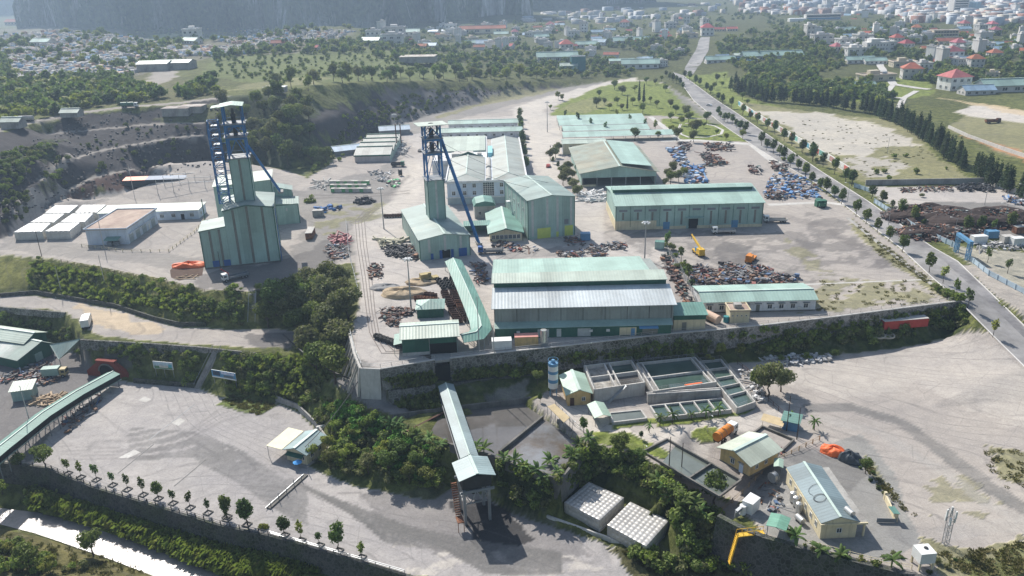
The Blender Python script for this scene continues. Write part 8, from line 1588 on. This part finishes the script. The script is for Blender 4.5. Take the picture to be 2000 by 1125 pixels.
junk('blue_covered_stacks','stacks under blue sheeting in the storage yard beside the olive warehouse','stack',jp([(1330,318),(1368,322),(1385,358),(1340,360)],120,17)+jp([(1300,290),(1330,292),(1345,318),(1320,318)],60,18),J_BLUE,2.1,19,1.2,.15);junk('blue_covered_stacks','bright blue covered stacks near the main road','stack',jp([(1505,345),(1545,335),(1600,365),(1605,388),(1520,390),(1490,388)],230,20),J_BLUE,1.6,21,1.1,.25)
junk('rusty_stacks','rusty steel stacks in the middle of the storage yard','scrap',jp([(1365,300),(1395,305),(1425,322),(1380,325)],120,22)+jp([(1375,282),(1432,284),(1430,296),(1380,296)],90,23)+jp([(1320,279),(1350,282),(1345,296),(1325,292)],50,24)+jp([(1465,327),(1485,332),(1482,342),(1464,338)],40,25)+jp([(1508,318),(1535,326),(1532,338),(1508,330)],60,26)+jp([(1495,378),(1530,378),(1530,390),(1500,390)],50,36),J_SCR,1.6,27,1.4,.5)
for mt,gm_,nm2 in((mat('green wrap',(.14,.40,.17),.6,.2),'green wrapped crate in the crate rows of the left yard','green crates'),(mat('grey wrap',(.50,.48,.44),.7,.2),'pale grey crate in the crate rows of the left yard','pale crates')):
    cb_=thing('crate',gm_,'crate',(0,0,-500));part('box',MB().box(-1.7,1.7,-1,1,.15,1.7),mt,cb_);part('cover',MB().box(-1.75,1.75,-1.05,1.05,1.703,1.8),M_CONCL,cb_);part('pallet',MB().box(-1.7,1.7,-1,1,0,.148),M_LOG,cb_);cp2=Proto(cb_)
    for i in range(30):
        j,k=divmod(i,10)
        if(i*7+j)%5<2 and gm_[0]=='g' or(i*7+j)%5 in(2,3)and gm_[0]=='p':p_=U(655+k*7-j*2,375-j*7.5,0);cp2.at(tuple(p_),RR.uniform(-.12,.12),1,gm_,nm2)
junk('green_crates','small green bales beside the dirt road','crates',jp([(755,350),(780,352),(778,368),(755,364)],40,29),J_GRN,1.6,30,.6,.08);junk('white_pipes','white concrete pipes stacked beside the green crates','pipes',jp([(615,355),(648,352),(638,372),(612,370)],50,31),M_CONCL,1.8,32,.4,1.0)
junk('pale_debris','pale boards and debris beside the dirt road','debris',jp([(720,335),(770,334),(760,358),(722,352)],60,33)+jp([(780,270),(800,290),(790,305),(770,300)],60,34),J_RUB,1.5,35,.5);junk('tyre_stacks','black tyre stacks near the rail line','tyres',mound(712,395,4,4,1.8,60,37),J_BLK,1.6,38,.6,.1);junk('blue_machines','small blue machines on the left yard slab','machines',jp([(615,405),(640,408),(638,416),(616,414)],14,39)+jp([(642,402),(665,405),(662,412),(644,410)],12,40),islandmat('blue bits',[(.04,.14,.36),(.06,.22,.5),(.03,.04,.06)]),1.8,41,.6,.2)
junk('red_pipes','pink red pipes piled beside the palisade','pipes',jp([(648,460),(680,458),(684,476),(650,480)],60,42),mat('pinkish red steel',(.38,.14,.15),.6),1.7,43,.6,1.0);junk('yard_debris','mixed debris under the trees beside the palisade','debris',jp([(635,480),(680,480),(680,510),(640,505)],90,44),J_MACH,1.0,45,.5)
junk('tyre_heap','large heap of black tyres left of the middle shaft hall','tyres',jp([(748,484),(800,482),(815,500),(800,508),(755,500)],300,46),J_BLK,.9,47,1.0,.25);junk('rusty_props','rusty steel props beside the middle shaft hall','scrap',jp([(795,485),(818,482),(822,505),(805,508)],60,48),J_SCR,1.2,49,.8,.8);junk('steel_beams','pale steel beams stacked left of the middle shaft hall','beams',jp([(738,470),(785,466),(785,478),(735,482)],26,50),mat('pale yellow steel',(.45,.43,.33),.7),2.6,51,.5,1.0)
junk('front_scrap','rusty scrap in the front left yard corner','scrap',jp([(742,606),(800,604),(805,618),(750,625)],110,52)+jp([(720,520),(748,516),(745,545),(722,545)],80,53)+jp([(755,622),(780,625),(775,640),(758,636)],40,54),J_SCR,1.0,55,.8);junk('fence_scrap','rusty machine parts lined along the leaning yard fence','scrap',jp([(1290,500),(1312,498),(1330,545),(1355,600),(1340,600),(1320,560)],180,56),J_SCR,1.1,57,.8);junk('workshop_scrap','rusty parts in the yard behind the big workshop','scrap',jp([(1150,482),(1180,478),(1185,500),(1155,502)],90,58)+jp([(1085,492),(1140,490),(1145,502),(1090,504)],60,59)+jp([(925,515),(945,515),(955,555),(930,558)],120,60)+jp([(1185,475),(1225,478),(1220,488),(1190,488)],50,61)+jp([(1100,462),(1140,465),(1138,480),(1105,480)],50,62)+jp([(955,470),(1020,480),(1060,490),(1040,496),(965,486)],70,63),J_MACH,1.1,64,.8)
junk('white_pipes','white pipes stacked behind the long mint store','pipes',jp([(1130,378),(1180,376),(1180,395),(1130,395)],90,65),mat('white pipe',(.66,.66,.65),.6),2.2,66,.8,1.0);junk('left_scrap','old machines and rails beside the green workshop sheds','machinery',jp([(0,735),(90,705),(110,720),(60,745),(0,750)],170,67)+jp([(50,738),(110,728),(110,750),(60,755)],130,68)+jp([(120,820),(200,770),(190,800),(130,850)],70,69),J_MACH,1.0,70,.6);junk('log_pile','pale cut timber piled under the left conveyor','timber',mound(98,782,5,3,1.0,130,71,-17),M_LOG,1.3,72,.3,1.0);junk('rubble','white rubble heaps at the edge of the bare lot','rubble',jp([(1480,700),(1620,692),(1625,706),(1540,716)],170,73)+jp([(1440,720),(1475,730),(1500,790),(1470,780)],90,74),J_RUB,.9,75,.6,.2)
junk('yard_bits','small tools and planks in the lower office yard','debris',jp([(1480,950),(1510,940),(1545,1000),(1490,1000)],40,76)+jp([(1500,860),(1530,880),(1520,900),(1495,885)],40,77),J_MACH,.7,78,.4);junk('gantry_bits','pipes and crates behind the gantry','debris',jp([(1900,478),(2000,470),(2000,488),(1910,492)],90,79),J_RUB,1.2,80,.6)
# ------------------------------------------------------------------ masts, poles, people
def mast(label,px,py,z,h,crown=True,nm='light_mast',m=None):
    r_=thing(nm,label,'light mast' if crown else 'pole',tuple(U(px,py,z))if z is not None else tuple(P(px,py)));part('pole',MB().cyl((0,0,0),(0,0,h),.26 if crown else.13,.12 if crown else.08,8),m or M_STEEL,r_)
    if crown:
        part('lamp_ring',MB().cyl((0,0,h-.5),(0,0,h-.2),.9,.9,12),M_STEEL,r_)
        for k in range(6):a=k*1.047;part('floodlight',MB().box(1.15*math.cos(a)-.25,1.15*math.cos(a)+.25,1.15*math.sin(a)-.25,1.15*math.sin(a)+.25,h-.75,h-.35),M_CABW,r_)
for lb,px,py,top in(('tall floodlight mast in the front yard by the sand heap',803,602,503),('tall floodlight mast by the rail bend',750,447,366),('tall floodlight mast between the workshop and the long mint store',1259,506,432),('slender mast on the paved forecourt',1069,258,198),('tall mast by the stepped shed',774,280,222)):mast(lb,px,py,0,HW(U(px,py).x,U(px,py).y,0,top))
def pole(lb,px,py,z,h,m=None):mast(lb,px,py,z,h,False,'utility_pole',m)
for lb,px,py,h in(('leaning pole at the red portal left',65,848,14),('utility pole by the front wall in front of the walkway bend',936,685,15),('utility pole left of the annexe container',965,690,8),('pole beside the switch house canopy',204,486,16),('pole between switch house and switchyard',264,390,16),('dark pole by the white tanks',82,502,12),('pole above the upper bank at left',206,560,11),('pole on the bank above the dirt track',120,570,9)):pole(lb,px,py,None,h,M_WOOD if 'dark' in lb else M_CONCL)
for lb,px,py,h in(('left utility pole over the long pond',1306,925,9),('right utility pole over the long pond',1330,932,8.5),('utility pole by the blue kiosk',1536,842,9),('second utility pole by the blue kiosk',1556,858,8),('thin pole in front of the tall left hall',432,530,7)):pole(lb,px,py,None,h,M_WOOD)
sp=thing('street_lamp','street lamp','street lamp',(0,0,-500));part('pole',MB().cyl((0,0,0),(0,0,8),.1,.07,7),M_STEEL,sp);part('arm',MB().bar((0,0,7.9),(-1.8,0,8.3),.08),M_STEEL,sp);part('lamp_head',MB().box(-2.3,-1.6,-.15,.15,8.22,8.36),M_CABW,sp);SP=Proto(sp)
for px,py in((1735,440),(1862,470),(1733,300),(1890,455),(1923,400),(1995,400),(1655,395),(1412,240),(1960,440)):SP.at(tuple(P(px,py)),RR.uniform(-.4,.4),1,'thin street lamp on a tall pole','street lamps')
for px,py in((1150,700),(1300,690),(1382,845),(1255,905),(1118,855)):SP.at(tuple(P(px,py)),2,.6,'short lamp post in the treatment works','works lamps')
r_=thing('pylon','small lattice pylon on the hilltop in front of the cliffs','pylon',tuple(P(609,52)));s_=MB();lattice(s_,[(-1.4,-1.4),(1.4,-1.4),(1.4,1.4),(-1.4,1.4)],0,26,7,.35,.2);s_.bar((-5,0,20),(5,0,20),.5).bar((-5,0,24),(5,0,24),.5);part('lattice',s_,M_CONCL,r_)
for k in range(7):p=U(900+k*26,200-k*5+4,0);q=thing('dark_post','dark post along the cliff foot road','post',tuple(p),0,'posts on the cliff foot road');part('post',MB().cyl((0,0,0),(0,0,5),.16,n=6),M_RUSTD,q);PENDING.append(q)
def wire(label,pts,r=.04):
    b_=MB();o=Vector(pts[0])
    for a,c_ in zip(pts[:-1],pts[1:]):
        a,c_=Vector(a)-o,Vector(c_)-o;n=10
        for k in range(n):
            def q(t_):p=a.lerp(c_,t_);p.z-=4*.05*(c_-a).length*t_*(1-t_);return p
            b_.bar(q(k/n),q((k+1)/n),r*2)
    solo('cable',b_,M_DARK,label,'cable',tuple(o))
a,b_=P(555,668),P(690,765);wire('long sagging pipe line down the bank to the ramp',[(a.x,a.y,a.z+2.5),(b_.x,b_.y,b_.z+3.5)],.14);a,b_=P(704,770),P(600,905);wire('pale cable from the ramp to the weigh house',[(a.x,a.y,a.z+4),(b_.x,b_.y,b_.z+4.5)],.06)
a=loc2w((-30.4,252.9,0),RM_,10,22);c_=U(1040,470,10);wire('hoist rope from the middle headframe to the clad block',[(a.x,a.y,zc2-9),(13.5,290,13.5)],.05);wire('second hoist rope from the middle headframe',[(a.x,a.y,zc2-4),(16.5,296,14.5)],.05)
def person(label,px,py,z,col,seed=1):
    p=U(px,py,z)if z is not None else P(px,py);me=bpy.data.meshes.new('person');vs=[(0,0,.95),(0,0,1.2),(0,0,1.42),(0,0,1.54),(0,0.02,1.68),(.1,0,.9),(.12,.05,.5),(.13,.02,.06),(-.1,0,.9),(-.12,-.06,.5),(-.13,-.1,.06),(.2,0,1.4),(.27,.03,1.1),(.28,.12,.88),(-.2,0,1.4),(-.27,-.02,1.1),(-.28,.06,.88),(.13,.14,.04),(-.13,.04,.04)]
    me.from_pydata(vs,[(0,1),(1,2),(2,3),(3,4),(0,5),(5,6),(6,7),(0,8),(8,9),(9,10),(2,11),(11,12),(12,13),(2,14),(14,15),(15,16),(7,17),(10,18)],[]);o=put('person',me,None,tuple(p),seed);sm=o.modifiers.new('skin','SKIN');sk=me.skin_vertices[0].data
    for i,r in enumerate((.15,.14,.16,.06,.11,.1,.07,.05,.1,.07,.05,.07,.05,.04,.07,.05,.04,.04,.04)):sk[i].radius=(r,r*.85)
    sk[0].use_root=True;o.modifiers.new('sub','SUBSURF').levels=1;me.materials.append(mat('clothes %s'%col,{'dark':(.03,.035,.05),'blue':(.05,.10,.25),'red':(.35,.06,.05)}[col],.8));tagit(o,label,'person');h=part('hair',MB().cyl((0,.0,1.70),(0,.0,1.80),.11,.07,8),M_DARK,o)
person('person in dark clothes walking in the machinery yard',1468,527,0,'dark');person('person in red top standing by the old machinery',1484,526,0,'red',2);person('person in dark clothes standing on the forecourt, left one',1075,290,0,'dark',3);person('person in dark clothes standing on the forecourt, right one',1080,290,0,'blue',4)
# lower yard marks
path_strip([(230,925),(300,868)],.35,'yard_joint',M_DARK,.015);path_strip([(340,950),(402,898)],.35,'yard_joint',M_DARK,.015);path_strip([(290,860),(380,790)],.2,'yard_joint',M_GREYS,.012)
for q in(((270,782),(282,774),(296,780),(285,786)),((335,826),(352,816),(362,822),(348,832)),((230,895),(262,878),(275,884),(250,895))):sheet('pale_patch',q,M_CONCL,.02)
# ------------------------------------------------------------------ labels that single each thing out
LMK=[(620,610,'the large bank trees'),(440,300,'the left headframe'),(848,300,'the middle headframe'),(1078,420,'the tall clad block'),(1340,410,'the long mint store'),(1140,600,'the big workshop'),(1480,590,'the white quarters building'),(1215,310,'the olive warehouse'),(1175,245,'the parking shelters'),(1340,740,'the settling tanks'),(1460,880,'the ochre house'),(1620,980,'the gate office'),(1205,1000,'the dimpled tanks'),(930,930,'the loading hopper'),(590,880,'the weigh house'),(60,800,'the left conveyor'),(215,730,'the red portal'),(120,430,'the white tanks'),(240,440,'the switch house'),(1885,490,'the blue gantry'),(1880,400,'the scrap heap'),(1640,250,'the flat field'),(1270,190,'the park cypresses'),(720,300,'the stepped shed'),(1345,150,'the road junction'),(1258,117,'the pond'),(1120,125,'the dark teal block'),(700,130,'the meadow'),(300,140,'the hill workshop'),(620,30,'the hilltop pylon'),(1500,110,'the wooded knoll'),(1775,140,'the tall white house'),(1880,175,'the red hip roof'),(1715,90,'the white apartment row'),(1590,40,'the blue school'),(1845,65,'the cream school'),(880,60,'the long red roof'),(1060,40,'the far shore'),(1920,20,'the town centre'),(1360,60,'the town road'),(950,870,'the coal basins'),(1350,980,'the banana slope'),(260,980,'the river wall'),(650,1060,'the pipe railing'),(1030,300,'the office wing'),(1330,520,'the leaning fence'),(925,560,'the covered walkway'),(780,600,'the sand heaps'),(1780,1060,'the antenna mast'),(1550,860,'the utility poles')]
def ordinal(k,n):
    if n==2:return('leftmost','rightmost')[k]
    if k==0:return 'leftmost'
    if k==n-1:return 'rightmost'
    w_=['','','second','third','fourth','fifth','sixth','seventh','eighth','ninth','tenth','eleventh','twelfth','thirteenth','fourteenth','fifteenth','sixteenth','seventeenth','eighteenth','nineteenth','twentieth'];j=k+1
    if j<=20 and j<=n/2+1:return w_[j]+' from left'
    j=n-k
    if j<=20:return w_[j]+' from right'
    return '%dth from left'%(k+1)
def finalize():
    bpy.context.view_layer.update();grp={}
    for o in PENDING:
        l=o.location
        if l.z<-400:continue
        px,py=proj((l.x,l.y,l.z));b_=o['label'];n=len(b_.split())
        best=min(LMK,key=lambda q:(q[0]-px)**2+((q[1]-py)*1.6)**2)
        if n<=6:
            dx,dy=px-best[0],(py-best[1])*1.6;w_='left of' if dx<-abs(dy)else 'right of' if dx>abs(dy)else 'behind' if dy<0 else 'in front of'
            b_=b_+' '+w_+' '+best[2]
        grp.setdefault(b_,[]).append((px,py,o))
    for b_,L_ in grp.items():
        L_.sort(key=lambda q:(q[0],q[1]))
        for k,(px,py,o)in enumerate(L_):o['label']=(b_+(', '+ordinal(k,len(L_))if len(L_)>1 else ''))if len(b_.split())<14 or len(L_)==1 else b_
finalize()
for o in[o for o in SC.objects if o.parent is None and o.location.z<-400]:
    for c in list(o.children):bpy.data.objects.remove(c)
    bpy.data.objects.remove(o)
# ------------------------------------------------------------------ air
hm=bpy.data.meshes.new('haze')
x0,x1,y0,y1,z0,z1=-6500,6500,-40,6400,-60,620
hm.from_pydata([(x0,y0,z0),(x1,y0,z0),(x1,y1,z0),(x0,y1,z0),(x0,y0,z1),(x1,y0,z1),(x1,y1,z1),(x0,y1,z1)],[],[(0,3,2,1),(4,5,6,7),(0,1,5,4),(1,2,6,5),(2,3,7,6),(3,0,4,7)])
hz=bpy.data.objects.new('haze',hm);COL.objects.link(hz);hz['kind']='stuff';hz['label']='pale blue haze over the far town and the limestone cliffs';hz['category']='haze'
mm=bpy.data.materials.new('haze air');t=NT(mm);pv=t.n('VolumePrincipled');pv.inputs['Color'].default_value=(.56,.75,1,1);pv.inputs['Density'].default_value=HAZE;pv.inputs['Anisotropy'].default_value=.35
t.l(pv.outputs[0],t.o.inputs['Volume']);hm.materials.append(mm)
